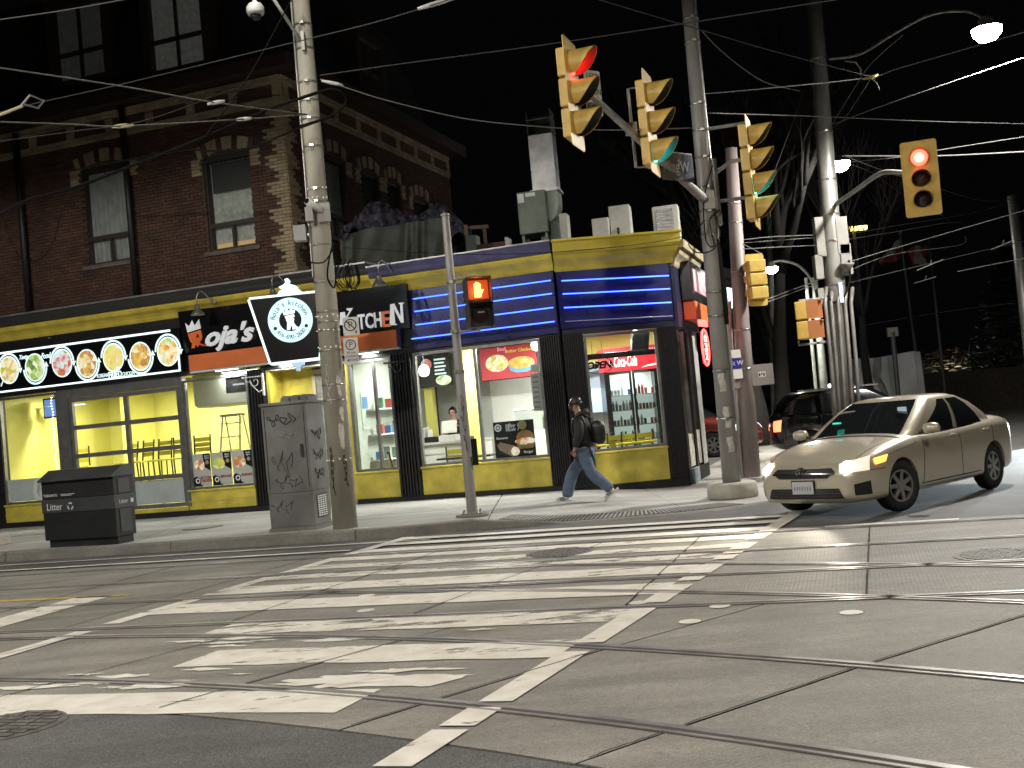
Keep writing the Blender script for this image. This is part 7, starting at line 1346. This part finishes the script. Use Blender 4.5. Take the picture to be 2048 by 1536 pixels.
p = px(1483, 930, 24.5); t = thing('traffic_cone', 'small orange traffic cone between the corner pole and the reddish pole', 'cone', (p.x, 24.5, .02)); MB().lathe([(.16, .02), (.13, .1), (.03, .62), (.02, .62)], 14).build('cone_body', M('cone_orange', (.55, .09, .05), .5), t, True); MB().box(-.2, .2, -.2, .2, 0, .03).build('cone_base', m_trimk, t); MB().lathe([(.094, .3), (.072, .42)], 14).build('cone_stripe', m_signw, t, True)
# a car out of the picture to the right whose cool headlights rake the road behind the sedan
# (its beam is the pale patch of road seen under the sedan)
c2 = car('waiting_car', 'dark car waiting out of the picture on the right with cool headlights', 'car', (15, 27, 0.), radians(230.7), M('dark_car_paint', (.01, .01, .01)), suv, True)
for s_ in (.6, -.6): l = lamp('headlight_beam', 'SPOT', c2, (2.36, s_, .78), 5500, (.80, .93, 1), .05, radians(24), (0, radians(-80.5), 0), .7)

# ================================================================== WALKING PERSON
fdir = Vector((-.96, .28)); pc = px(1178, 1000, 18.75)
t = thing('person', 'person in black jacket, beanie, blue jeans and backpack walking along the shopfront', 'person', (pc.x, 18.75, .137), atan2(fdir.y, fdir.x))
m_jac = M('black_jacket', (.014, .014, .015), .65, var=.3, scale=18, bump=.25, bscale=22); m_jean = M('blue_jeans', (.10, .14, .21), .85, var=.22, scale=9, bump=.3, bscale=24); m_shoe = M('white_shoe', (.62, .62, .60), .5)
LF, RF = (.44, -.10), (-.40, .10)      # leading foot (right leg), trailing foot (left, nearer leg)
hip, kneeL, ankL, kneeR, ankR = (-.0, 0, .90), (.27, -.11, .50), (.40, -.10, .10), (-.10, .11, .47), (-.42, .10, .17)
body_j = [((0, 0, .92), (.14, .11)), ((.0, 0, 1.12), (.13, .11)), ((.01, 0, 1.34), (.16, .11)), ((.02, 0, 1.44), (.08, .08)), ((.05, 0, 1.53), .052), ((.09, 0, 1.61), (.085, .072)), ((.085, 0, 1.69), (.08, .07)),
          ((.0, .17, 1.37), .045), ((.0, .235, 1.14), .040), ((.10, .23, .92), .036), ((.14, .225, .85), (.02, .035)), ((.0, -.17, 1.37), .045), ((-.07, -.235, 1.15), .040), ((-.02, -.23, .92), .036), ((.02, -.225, .85), (.02, .035)),
          ((-.01, -.10, .84), .09), (kneeL, .06), (ankL, .045), ((.50, -.10, .06), (.035, .04)), ((-.01, .10, .84), .09), (kneeR, .06), (ankR, .045), ((-.36, .10, .06), (.035, .04))]
body_e = [(0, 1), (1, 2), (2, 3), (3, 4), (4, 5), (5, 6), (3, 7), (7, 8), (8, 9), (9, 10), (3, 11), (11, 12), (12, 13), (13, 14), (0, 15), (15, 16), (16, 17), (17, 18), (0, 19), (19, 20), (20, 21), (21, 22)]
skin('body', body_j, body_e, m_skin, t)
for s_, hx, hz in ((1, .14, .85), (-1, .02, .85)):
    for k in range(4): skin('finger', [((hx + .01 - .016 * k, s_ * .228, hz), .009), ((hx + .015 - .018 * k, s_ * .225, hz - .045 + .004 * abs(k - 1)), .0085), ((hx + .012 - .018 * k, s_ * .215, hz - .085 + .008 * abs(k - 1)), .0075)], [(0, 1), (1, 2)], m_skin, t, 1)
    skin('thumb', [((hx + .02, s_ * .215, hz + .02), .010), ((hx + .045, s_ * .205, hz - .01), .0095), ((hx + .05, s_ * .20, hz - .045), .008)], [(0, 1), (1, 2)], m_skin, t, 1)
skin('jacket', [((.0, 0, .86), (.185, .165)), ((-.01, 0, 1.05), (.175, .16)), ((-.01, 0, 1.25), (.19, .165)), ((0, 0, 1.38), (.165, .15)), ((.02, 0, 1.47), (.10, .10)), ((.0, .19, 1.37), .10), ((.0, .245, 1.15), .085), ((.08, .25, .97), .062), ((.095, .245, .925), .055), ((.0, -.19, 1.37), .10), ((-.07, -.245, 1.15), .085), ((-.03, -.25, .97), .062), ((-.025, -.245, .93), .055)], [(0, 1), (1, 2), (2, 3), (3, 4), (3, 5), (5, 6), (6, 7), (7, 8), (3, 9), (9, 10), (10, 11), (11, 12)], m_jac, t)
skin('hood', [((-.02, .09, 1.48), .06), ((-.10, .04, 1.50), .075), ((-.11, -.04, 1.50), .075), ((-.02, -.09, 1.48), .06), ((.06, -.06, 1.45), .045), ((.06, .06, 1.45), .045)], [(0, 1), (1, 2), (2, 3), (3, 4), (4, 5), (5, 0)], m_jac, t)
skin('jeans', [((0, 0, .90), (.165, .15)), ((0, -.085, .82), .125), ((.15, -.10, .62), .11), (kneeL, .112), ((.33, -.105, .32), .112), ((.385, -.10, .14), .112), ((.40, -.10, .07), .088), ((0, .085, .82), .125), ((-.06, .105, .62), .112), (kneeR, .112), ((-.25, .105, .33), .112), ((-.385, .10, .205), .095), ((-.43, .10, .15), .08)], [(0, 1), (1, 2), (2, 3), (3, 4), (4, 5), (5, 6), (0, 7), (7, 8), (8, 9), (9, 10), (10, 11), (11, 12)], m_jean, t)
def shoe(x, y, z, pitch, nm='shoe'):
    e = bpy.data.objects.new(nm, None); COL.objects.link(e); e.parent = t; e.location = (x, y, z); e.rotation_euler = (0, pitch, 0)
    skin('shoe_upper', [((-.09, 0, .06), (.05, .045)), ((-.02, 0, .075), (.052, .05)), ((.07, 0, .055), (.045, .042)), ((.15, 0, .04), (.036, .03))], [(0, 1), (1, 2), (2, 3)], m_shoe, e, 2); MB().prism([(-.14, -.035), (-.05, -.042), (.08, -.05), (.17, -.035), (.19, 0), (.17, .035), (.08, .05), (-.05, .042), (-.14, .035)], lambda a, b, d: (a, b, d), 0, .028).build('shoe_sole', m_shoe, e)
    for k in range(3): MB().obox((.0 + k * .03, .052, .06), .012, .006, .06, Matrix.Rotation(.4, 3, 'Y')).build('shoe_stripe', m_trimk, e); MB().obox((.0 + k * .03, -.052, .06), .012, .006, .06, Matrix.Rotation(.4, 3, 'Y')).build('shoe_stripe', m_trimk, e)
shoe(.45, -.10, .0, 0); shoe(-.44, .10, .085, radians(40))
bp_ = skin('backpack', [((-.24, 0, 1.36), (.07, .11)), ((-.27, 0, 1.22), (.105, .14)), ((-.27, 0, 1.04), (.10, .14)), ((-.24, 0, .94), (.07, .12))], [(0, 1), (1, 2), (2, 3)], m_trimk, t); MB().tube([(-.2, .12, 1.38), (-.05, .15, 1.50), (.12, .15, 1.40), (.15, .17, 1.2), (.0, .2, 1.0), (-.2, .14, .98)], .018, 6).build('strap', m_trimk, t, True)
MB().grid(16, 10, lambda a, b: (lambda th, ph: (.078 + .112 * sin(ph) * cos(th), .098 * sin(ph) * sin(th), 1.675 + .115 * cos(ph) - .018 * cos(th) * sin(ph)))(2 * pi * a, pi * .56 * b)).build('beanie', m_trimk, t, True); MB().tube([(.078 + .113 * cos(a) , .100 * sin(a), 1.655 - .018 * cos(a)) for a in [k * pi / 10 for k in range(21)]], .013, 6).build('beanie_cuff', m_trimk, t, True)
hd_ = MB(); hd_.lathe([(.012, -.02), (.016, 0), (.010, .02)], 8, (.19, 0, 1.605)); hd_.obox((.183, 0, 1.615), .03, .022, .045); hd_.build('nose', m_skin, t, True)
gl_ = MB(); [gl_.tube([(.168, s_ * .038 + .024 * cos(a), 1.635 + .02 * sin(a)) for a in [k * pi / 6 for k in range(13)]], .003, 5) for s_ in (1, -1)]; gl_.tube([(.165, .06, 1.64), (.06, .085, 1.645)], .003, 5).tube([(.165, -.06, 1.64), (.06, -.085, 1.645)], .003, 5); gl_.build('glasses', m_trimk, t); MB().obox((.158, 0, 1.565), .015, .045, .008).build('mouth', M('lip', (.3, .12, .1), .5), t); [MB().obox((.162, s_ * .033, 1.634), .012, .018, .009).build('eye', m_trimk, t) for s_ in (1, -1)]
[MB().lathe([(.008, -.03), (.02, -.01), (.022, .015), (.01, .03)], 8, (.075, s_ * .083, 1.615)).build('ear', m_skin, t, True) for s_ in (1, -1)]
# ================================================================== BACKGROUND
m_bark = M('bare_bark', (.022, .019, .016), .9, var=.3, scale=6, bump=.5, bscale=20); m_twig = M('twig', (.022, .018, .014), .9)
def bare_tree(label, x, Y, H, r0, lean, seed, forks=5, spread=.55, depth=4):
    rg = random.Random(seed); t = thing('bare_tree', label, 'tree', (x, Y, 0)); tr = MB(); br = MB(); tw = MB()
    def grow(p, d, L, r_, lvl):
        pts = [p]; n = 4; dd = d.copy()
        for k in range(n): dd = (dd + Vector((rg.uniform(-.14, .14), rg.uniform(-.14, .14), rg.uniform(-.02, .12)))).normalized(); pts.append(pts[-1] + dd * (L / n))
        m = tr if lvl == 0 else (br if lvl < 3 else tw); m.tube(pts, [r_ * (1 - .45 * k / n) for k in range(n + 1)], 8 if lvl < 2 else (5 if lvl < 3 else 3))
        if lvl >= depth: return
        for k in range(forks if lvl else forks - 1):
            i = rg.choice((2, 3, 4, 4)); nd = (dd + Vector((rg.uniform(-1, 1), rg.uniform(-1, 1), rg.uniform(-.25, .7))) * spread).normalized(); grow(pts[i], nd, L * rg.uniform(.5, .8), r_ * (.62 if i == 4 else .45), lvl + 1)
    grow(Vector((0, 0, 0)), Vector((lean, 0, 1)).normalized(), H * .42, r0, 0)
    tr.build('trunk', m_bark, t, True); br.build('limb', m_bark, t, True); tw.build('twig', m_twig, t); return t
for x, Y, H, r0, ln, sd, lb in ((1525, 36, 13, .36, .02, 1, 'pale bare tree trunk right behind the reddish pole'), (1556, 40, 15, .34, .08, 2, 'bare tree with wavy trunk beside the dark SUV'), (1578, 52, 15, .3, -.05, 3, 'bare tree farthest behind the SUV'), (1745, 46, 14, .22, .05, 4, 'bare tree whose twigs hang beside the conduits of the cluttered pole')):
    p = px(x, 850, Y); bare_tree(lb, p.x, Y, H, r0, ln, sd)
# grey cracked wall monument
t = thing('concrete_monument', 'big grey concrete slab monument with a jagged crack', 'monument', (0, 0, 0)); Yw = 46; a, b = px(1709, 718, Yw), px(1823, 702, Yw); m_mon = M('monument_concrete', (.50, .52, .52), .85, var=.2, scale=.7, bump=.2)
crk = [(1760, 716), (1758, 735), (1757, 752), (1762, 765), (1775, 785), (1790, 815), (1793, 850)]; crr = [(1762, 714), (1764, 735), (1761, 755), (1770, 770), (1778, 790), (1796, 818), (1798, 850)]
def pz(x, y): p = px(x, y, Yw); return (p.x, p.z)
lft = [pz(1709, 717), pz(1726, 860)] + [pz(x - 12, y) for x, y in crk[::-1]]; MB().prism([lft[0]] + lft[1:], lambda a_, b_, d: (a_, Yw + d, b_), 0, .8).build('slab_half', m_mon, t); MB().prism([pz(x, y) for x, y in crr] + [pz(1845, 852), pz(1828, 702)], lambda a_, b_, d: (a_, Yw + d, b_), 0, .8).build('slab_half', m_mon, t); MB().prism([pz(x - 13, y) for x, y in crk] + [pz(x + 1, y) for x, y in crr[::-1]], lambda a_, b_, d: (a_, Yw + .25 + d, b_), 0, .3).build('crack_face', M('monument_dark', (.22, .22, .22), .9, var=.3, scale=2), t); MB().prism([pz(1829, 702), pz(1846, 852), pz(1862, 850), pz(1843, 703)], lambda a_, b_, d: (a_, Yw + .15 + d, b_), 0, .8).build('slab_side', m_mon, t)
# flags, square-headed post
def flagpole(label, x0, y0, x1, y1, Y, flag):
    b, tp = px(x1, y1, Y), px(x0, y0, Y); t = thing('flagpole', label, 'flagpole', (b.x, Y, 0)); o = Vector((b.x, Y, 0)); MB().tube([(0, 0, 0), tp - o], [.09, .05], 8).build('pole_shaft', M('dark_pole', (.06, .06, .06), .5), t); q = MB(); q.lathe([(.01, -.1), (.1, 0), (.01, .1)], 10, tp - o); q.build('pole_ball', m_band, t); return t, o
t, o = flagpole('flagpole with a limp red and white flag', 1800, 466, 1848, 830, 50, 0); t2 = thing('flag', 'limp red and white flag on the left flagpole', 'flag', (0, 0, 0)); c = [px(1800, 478, 50), px(1760, 520, 50), px(1762, 530, 50), px(1806, 516, 50)]
m_fr = M('flag_red', (.28, .05, .045), .8); m_fw = M('flag_white', (.32, .31, .3), .8)
def flagp(cs, u0, u1, v0, v1, mat, par): 
    def fn(a, b): u = u0 + (u1 - u0) * a; v = v0 + (v1 - v0) * b; p = (cs[0] * (1 - u) + cs[1] * u) * (1 - v) + (cs[3] * (1 - u) + cs[2] * u) * v; return (p.x, p.y + .25 * sin(u * 8 + v * 2), p.z + .05 * sin(u * 11))
    return MB().grid(20, 8, fn).build('flag_panel', mat, par, True)
flagp(c, 0, 1, 0, .45, m_fw, t2); flagp(c, 0, 1, .45, 1, m_fr, t2)
t, o = flagpole('flagpole with the maple-leaf flag', 1858, 484, 1892, 800, 50, 1); t2 = thing('flag', 'maple-leaf flag on the right flagpole', 'flag', (0, 0, 0)); c = [px(1859, 490, 50), px(1818, 496, 50), px(1822, 530, 50), px(1862, 526, 50)]; flagp(c, 0, .27, 0, 1, m_fr, t2); flagp(c, .27, .73, 0, 1, m_fw, t2); flagp(c, .73, 1, 0, 1, m_fr, t2)
lp_ = [(0, .5), (.06, .32), (.14, .38), (.12, .2), (.26, .26), (.22, .16), (.34, .06), (.16, -.06), (.18, -.14), (.02, -.12), (.02, -.32), (-.02, -.32), (-.02, -.12), (-.18, -.14), (-.16, -.06), (-.34, .06), (-.22, .16), (-.26, .26), (-.12, .2), (-.14, .38), (-.06, .32)]
cm = (c[0] + c[1] + c[2] + c[3]) / 4; MB().prism([(cm.x + a * .45, cm.z + b * .55) for a, b in lp_], lambda a, b, d: (a, cm.y - .4 + d, b), 0, .02).build('maple_leaf', m_fr, t2)
b, tp = px(1800, 830, 44), px(1785, 664, 44); t = thing('square_sign_post', 'dark post with a small square head in front of the monument', 'sign post', (b.x, 44, 0)); o = Vector((b.x, 44, 0)); MB().tube([(0, 0, 0), tp - o], .1, 8).build('post', M('dark_pole', (.05, .05, .05)), t); MB().obox(tp - o, .42, .12, .36).build('square_head', M('sign_back_grey', (.2, .2, .2)), t)
# tent-like shed, bushes, evergreen, low wall, distant buildings
t = thing('grey_shed', 'low grey pitched shed between the bare trees and the slim pole', 'shed', (0, 0, 0)); Y = 58; pl = [px(1560, 855, Y), px(1562, 822, Y), px(1600, 795, Y), px(1640, 790, Y), px(1660, 815, Y), px(1662, 855, Y)]; MB().prism([(p.x, p.z) for p in pl], lambda a_, b_, d: (a_, Y + d, b_), 0, 4).build('shed_body', M('shed_grey', (.16, .165, .17), .8, var=.15), t)
leaf = [M('dry_leaf', (.11, .075, .04), .8), M('dark_evergreen', (.03, .045, .025), .8)]
def bush(name, label, cat, x, Y, W, H, n, mat, seed, cone=False, twigs=30):
    rg = random.Random(seed); t = thing(name, label, cat, (x, Y, 0)); lf_ = MB(); tw = MB()
    for k in range(twigs): a = rg.uniform(0, 2 * pi); rr_ = rg.uniform(.1, .5) * W; tw.tube([(0, 0, 0) if cone else (rr_ * .4 * cos(a), rr_ * .4 * sin(a), 0), (rr_ * .7 * cos(a), rr_ * .7 * sin(a), H * rg.uniform(.4, .6)), (rr_ * cos(a), rr_ * sin(a), H * rg.uniform(.7, 1.05))], [.05, .03, .01], 4)
    for k in range(n):
        z = rg.random() ** .8 * H; R_ = W / 2 * ((1 - z / H) * .95 + .06 if cone else sin(min(1, .25 + z / H * .8) * pi) ** .6) * rg.uniform(.5, 1.15); a = rg.uniform(0, 2 * pi); c_ = Vector((R_ * cos(a), R_ * sin(a), z)); s_ = rg.uniform(.12, .34) * (1 if not cone else 1.4); M_ = Matrix.Rotation(rg.uniform(0, 6.3), 3, 'Z') @ Matrix.Rotation(rg.uniform(-1, 1), 3, 'X')
        lf_.add([c_ + M_ @ Vector(v) for v in ((-s_, 0, 0), (0, -s_ * .4, s_ * .1), (s_, 0, -.1 * s_), (0, s_ * .4, s_ * .1))], [(0, 1, 2, 3)])
    tw.build('trunk' if cone else 'stem', m_twig, t); tag(lf_.build('crown' if cone else 'foliage', mat, t, fix=False), kind='stuff'); return t
for x, Y, W, H, lb, sd in ((1905, 62, 5, 3.6, 'brownish bush lit by the small white lamp', 1), (1960, 66, 6, 3.2, 'brownish bush between the lamp and the evergreen', 2), (1860, 70, 4, 2.6, 'low bush in front of a pale bright building', 3)): p = px(x, 800, Y); bush('roadside_bush', lb, 'bush', p.x, Y, W, H, 900, leaf[0], sd)
p = px(2035, 800, 55); bush('evergreen_tree', 'dark evergreen tree at the right edge of the picture', 'tree', p.x + .5, 55, 6.5, 8.5, 2600, leaf[1], 9, True, 8)
p = px(1990, 830, 50); t = thing('low_wall', 'dark low wall behind the sedan\'s trunk', 'wall', (p.x, 50, 0)); MB().box(-3.2, 6, 0, .3, 0, 1.9).build('wall_body', M('dark_brick_wall', (.035, .028, .022), .9, var=.4, scale=6), t)
for x0, y0, x1, Y, lb in ((1850, 783, 1900, 95, 'pale lit low building far behind the bushes'), (1975, 795, 2010, 100, 'small pale far building right of the bushes')):
    a, b = px(x0, y0, Y), px(x1, y0, Y); t = thing('far_building', lb, 'building', (a.x, Y, 0)); MB().box(0, b.x - a.x, 0, 5, 0, a.z).build('wall', M('far_pale_wall', (.45, .48, .5), .8), t); MB().box(-.2, b.x - a.x + .2, -.3, 5, a.z, a.z + .25).build('roof', M('far_roof', (.1, .1, .1), .8), t)
    for k in range(3): MB().box((b.x - a.x) * (.12 + .3 * k), (b.x - a.x) * (.28 + .3 * k), -.05, -.001, a.z * .45, a.z * .8).build('window', E_('far_lit_window', (.8, .92, 1), 1.2), t)
lamp('yard_light', 'POINT', None, (0, 0, -50), 0.0) if False else None
# ================================================================== OVERHEAD WIRES
WN = [0]
def wire(label, pts, r_=.012, mat=None, group='overhead wires', sm=True, name='overhead_wire'):
    P_ = [px(*p) for p in pts]; o = P_[0].copy(); t = thing(name, label, 'wire', o, 0, group); pp = [p - o for p in P_]; pp = smooth_path(pp, 8) if sm and len(pp) > 2 else pp
    MB().tube(pp, r_ * .75, 5).build('strand', mat or m_wire, t, True); return t
def insulator(t, x, y, Y, L=.3, ang=0., r_=.03, mat=None):
    p = px(x, y, Y) - Vector(t.location); d = Vector((cos(ang), 0, sin(ang))) * L / 2; MB().tube([p - d, p - d * .3, p + d * .3, p + d], [r_ * .6, r_, r_, r_ * .6], 8).build('insulator', mat or M('insulator_white', (.5, .5, .47), .4), t, True)
YC = 17.2
t = wire('thin wire crossing the top left corner', [(-20, 42, 13), (120, 22, 13), (260, -3, 13)], .010)
t = wire('wire rising from the left edge across the mansard to the top of the picture', [(-20, 232, 15), (40, 214, 15), (233, 171, 15.5), (420, 126, 16), (583, 86, 16.5), (760, 42, 15.5), (920, -8, 14)], .011, m_wired); insulator(t, 875, 6, 14.6, .55, .2, .035)
wire('long wire from the concrete pole up to the top right corner', [(640, 151, YC), (800, 128, 17), (1100, 88, 16.5), (1400, 42, 16), (1700, -5, 15)], .012, m_wired)
t = wire('slack pale wire from the concrete pole past the exhaust duct to the corner pole', [(640, 158, YC), (700, 178, 17.2), (760, 197, 17.3), (850, 220, 17.5), (935, 238, 17.6), (1040, 250, 17.7), (1200, 260, 18), (1385, 256, 18.1)], .013); insulator(t, 665, 166, YC, .35, -.3)
t = wire('pale span wire from the concrete pole to the upper left edge', [(614, 229, YC), (430, 205, 15.5), (240, 172, 14), (-20, 133, 12)], .014); insulator(t, 432, 205, 15.5, .25, .1)
t = wire('pale span wire from the concrete pole, level to the left edge', [(614, 229, YC), (490, 238, 16), (245, 252, 14.5), (150, 249, 14), (-20, 243, 12.8)], .014); insulator(t, 245, 252, 14.5, .28, 0, .03, M('insulator_cream', (.55, .5, .3), .4)); insulator(t, 488, 238, 16, .22)
t = wire('trolley contact wire low across the brick wall, left', [(-20, 285, 12.5), (150, 262, 13.5), (300, 238, 15), (480, 175, 19), (545, 175, 20)], .008, m_wired)
t = thing('wire_hanger', 'bent metal trolley wire hanger at the left edge', 'hanger', px(40, 215, 13)); o = Vector(t.location); MB().tube([px(40, 215, 13) - o, px(60, 190, 13) - o, px(88, 202, 13) - o, px(76, 216, 13) - o, px(45, 208, 13) - o], .014, 6).build('hanger_bar', m_band, t); MB().tube([px(0, 230, 13) - o, px(45, 212, 13) - o], .018, 6).build('hanger_arm', M('insulator_cream', (.5, .5, .3)), t)
wire('thick black cable sweeping from the concrete pole down to the left edge', [(660, 178, 17), (547, 215, 16.8), (437, 262, 16.2), (365, 292, 15.8), (255, 335, 15), (146, 376, 14.3), (55, 401, 13.6), (-20, 440, 13)], .030, m_cable)
wire('second black cable from the concrete pole to the first brick window', [(660, 234, 17), (583, 262, 17), (503, 295, 17.5), (430, 302, 18.5), (365, 301, 19.5), (255, 320, 21), (90, 352, 22.5)], .024, m_cable)
wire('black cable dropping diagonally behind the concrete pole', [(585, -5, 17.2), (525, 106, 17), (478, 182, 16.7), (412, 270, 16)], .016, m_cable)
wire('loose drop cable looping down over the left of the brick wall', [(160, 375, 18), (125, 420, 18), (108, 480, 18), (85, 515, 18), (50, 522, 18), (20, 480, 18), (5, 420, 18)], .010, m_cable)
wire('thin cable along the brick wall above the arched windows', [(-20, 282, 23.0), (250, 232, 22.5), (420, 205, 22), (560, 190, 21)], .010, m_cable)
wire('thin wire crossing the roof terrace to the cornice corner', [(690, 495, 21.5), (900, 508, 20.5), (1100, 505, 19.5), (1290, 487, 18.6), (1400, 466, 18.1)], .008, m_cable)
R = [('thin dark wire descending from the top edge to the wire junction', [(1180, -6, 15), (1402, 60, 17), (1560, 106, 19), (1744, 154, 21)], .011, m_wired),
     ('span wire from the corner pole through the junction up to the right edge', [(1402, 188, 18.2), (1500, 180, 19), (1731, 156, 21), (1806, 134, 21), (2070, 58, 19)], .014, m_wire),
     ('slack cable swooping from the corner pole to the cluttered pole', [(1402, 60, 18.2), (1440, 100, 19), (1500, 147, 20.5), (1540, 168, 22), (1600, 182, 24)], .014, m_wire),
     ('wire running level from the corner pole behind the cluttered pole to the right edge', [(1412, 226, 18.2), (1640, 233, 24), (1844, 242, 24), (2070, 248, 24)], .014, m_wire),
     ('wire rising from the cluttered pole past the lamp to the right edge', [(1668, 248, 24.8), (1775, 208, 23), (2009, 128, 21), (2070, 110, 20)], .014, m_wire),
     ('thick pale wire behind the red signal to the right edge', [(1684, 312, 24.8), (1800, 312, 24.5), (1900, 311, 24), (2070, 302, 23)], .022, m_wire),
     ('short pale wire rising from the red signal to the right edge', [(1690, 325, 25), (1800, 314, 24.6), (1872, 301, 24.2), (2019, 278, 23.5), (2070, 270, 23)], .012, m_wire),
     ('wire falling from the cluttered pole behind the red signal to the far right pole', [(1690, 312, 25), (1769, 342, 27), (1900, 384, 31), (1966, 401, 33), (2022, 399, 36)], .014, m_wire),
     ('dark wire falling steeply behind the red signal', [(1690, 325, 25), (1747, 347, 27), (1800, 385, 30), (1900, 440, 34)], .012, m_wired),
     ('two-strand wire from the floodlight to the far right pole, upper', [(1690, 470, 30), (1800, 450, 32), (1935, 428, 34), (2022, 405, 36)], .014, m_wire),
     ('wire just under the red signal, lower of a pair', [(1700, 478, 30), (1800, 462, 31), (1884, 447, 32), (1925, 445, 33)], .013, m_wire),
     ('pale wire climbing to the right edge below the red signal', [(1695, 525, 25), (1760, 505, 26), (1853, 478, 27), (2070, 415, 28)], .015, m_wire),
     ('wire across the flags towards the far right pole', [(1700, 540, 26), (1790, 508, 28), (1920, 490, 31), (1930, 472, 32)], .012, m_wire),
     ('trolley wire with a pale hanger under the flags', [(1696, 566, 26), (1830, 534, 27), (1950, 505, 28), (2070, 478, 29)], .012, m_wired),
     ('short pale wire at the right, below the flags', [(1915, 543, 28), (1980, 530, 28), (2070, 512, 28)], .014, m_wire),
     ('thin long wire low across the flagpoles', [(1720, 652, 40), (1790, 640, 40), (1900, 622, 40), (2030, 606, 38)], .012, m_wired),
     ('uppermost pale wire between the reddish pole and the cluttered pole', [(1484, 480, 22.4), (1540, 474, 23), (1630, 470, 24.8)], .012, m_wire),
     ('second pale wire between the reddish pole and the cluttered pole', [(1484, 486, 22.4), (1630, 475, 24.8)], .012, m_wire),
     ('lowest pale wire between the reddish pole and the cluttered pole', [(1486, 498, 22.4), (1560, 494, 23.5), (1630, 491, 24.8)], .014, m_wire),
     ('slanting wire from the reddish pole clamp down behind the signal back', [(1486, 488, 22.4), (1524, 508, 23)], .014, m_wire),
     ('pair of greenish wires from the signal back up to the slim pole, upper', [(1536, 598, 22.3), (1600, 574, 28), (1636, 562, 31.8)], .016, m_wire),
     ('pair of greenish wires from the signal back up to the slim pole, lower', [(1536, 604, 22.3), (1600, 580, 28), (1636, 568, 31.8)], .014, m_wire),
     ('thin bracing wire from the junction down to the cluttered pole', [(1740, 160, 21), (1690, 235, 23), (1660, 262, 24.7)], .010, m_wired),
     ('hooked wire crossing behind the cluttered pole at its lamp arm', [(1806, 70, 23), (1740, 130, 23.5), (1700, 190, 24), (1664, 250, 24.7)], .010, m_wire),
     ('loose cable dangling left of the cluttered pole', [(1600, 182, 24.2), (1592, 205, 24.2), (1604, 240, 24.2), (1612, 272, 24.3), (1628, 266, 24.6)], .013, m_cable),
     ('thin wire slanting down left of the cluttered pole', [(1608, 180, 24.3), (1580, 260, 24), (1548, 345, 23.5)], .010, m_wired)]
for lb, pts, r_, m in R: wire(lb, pts, r_, m)
t = thing('wire_junction', 'brass-coloured wire junction clamp right of the cluttered pole', 'clamp', px(1740, 155, 21)); MB().tube([(-.14, 0, -.02), (-.05, 0, .01), (.05, 0, 0), (.16, 0, .04)], [.02, .045, .045, .02], 8).build('clamp_body', M('brass_clamp', (.35, .30, .12), .4, .6), t, True); MB().tube([(0, 0, 0), (.12, 0, -.12), (.15, 0, -.26)], .012, 5).build('loose_tail', m_wire, t)
for x, y, Y, L, a, lb in ((1735, 541, 27, .0, 0, ''),): pass
for x, y, Y, L, a, lb in ((1860, 530, 27, 1.0, .3, 'white trolley hanger bar below the maple-leaf flag'), (1850, 560, 30, .9, .2, 'pale trolley hanger bar under the flags, lower one'), (2005, 490, 28, .9, .3, 'pale trolley hanger bar near the right edge')):
    t = thing('wire_hanger', lb, 'hanger', px(x, y, Y)); d = Vector((cos(a), 0, sin(a))) * L / 2; MB().tube([-d * .7, d * .7], .014, 6).build('hanger_bar', m_wire, t); MB().tube([Vector((0, 0, 0)), Vector((.05, 0, .12))], .015, 5).build('hanger_stud', m_band, t)
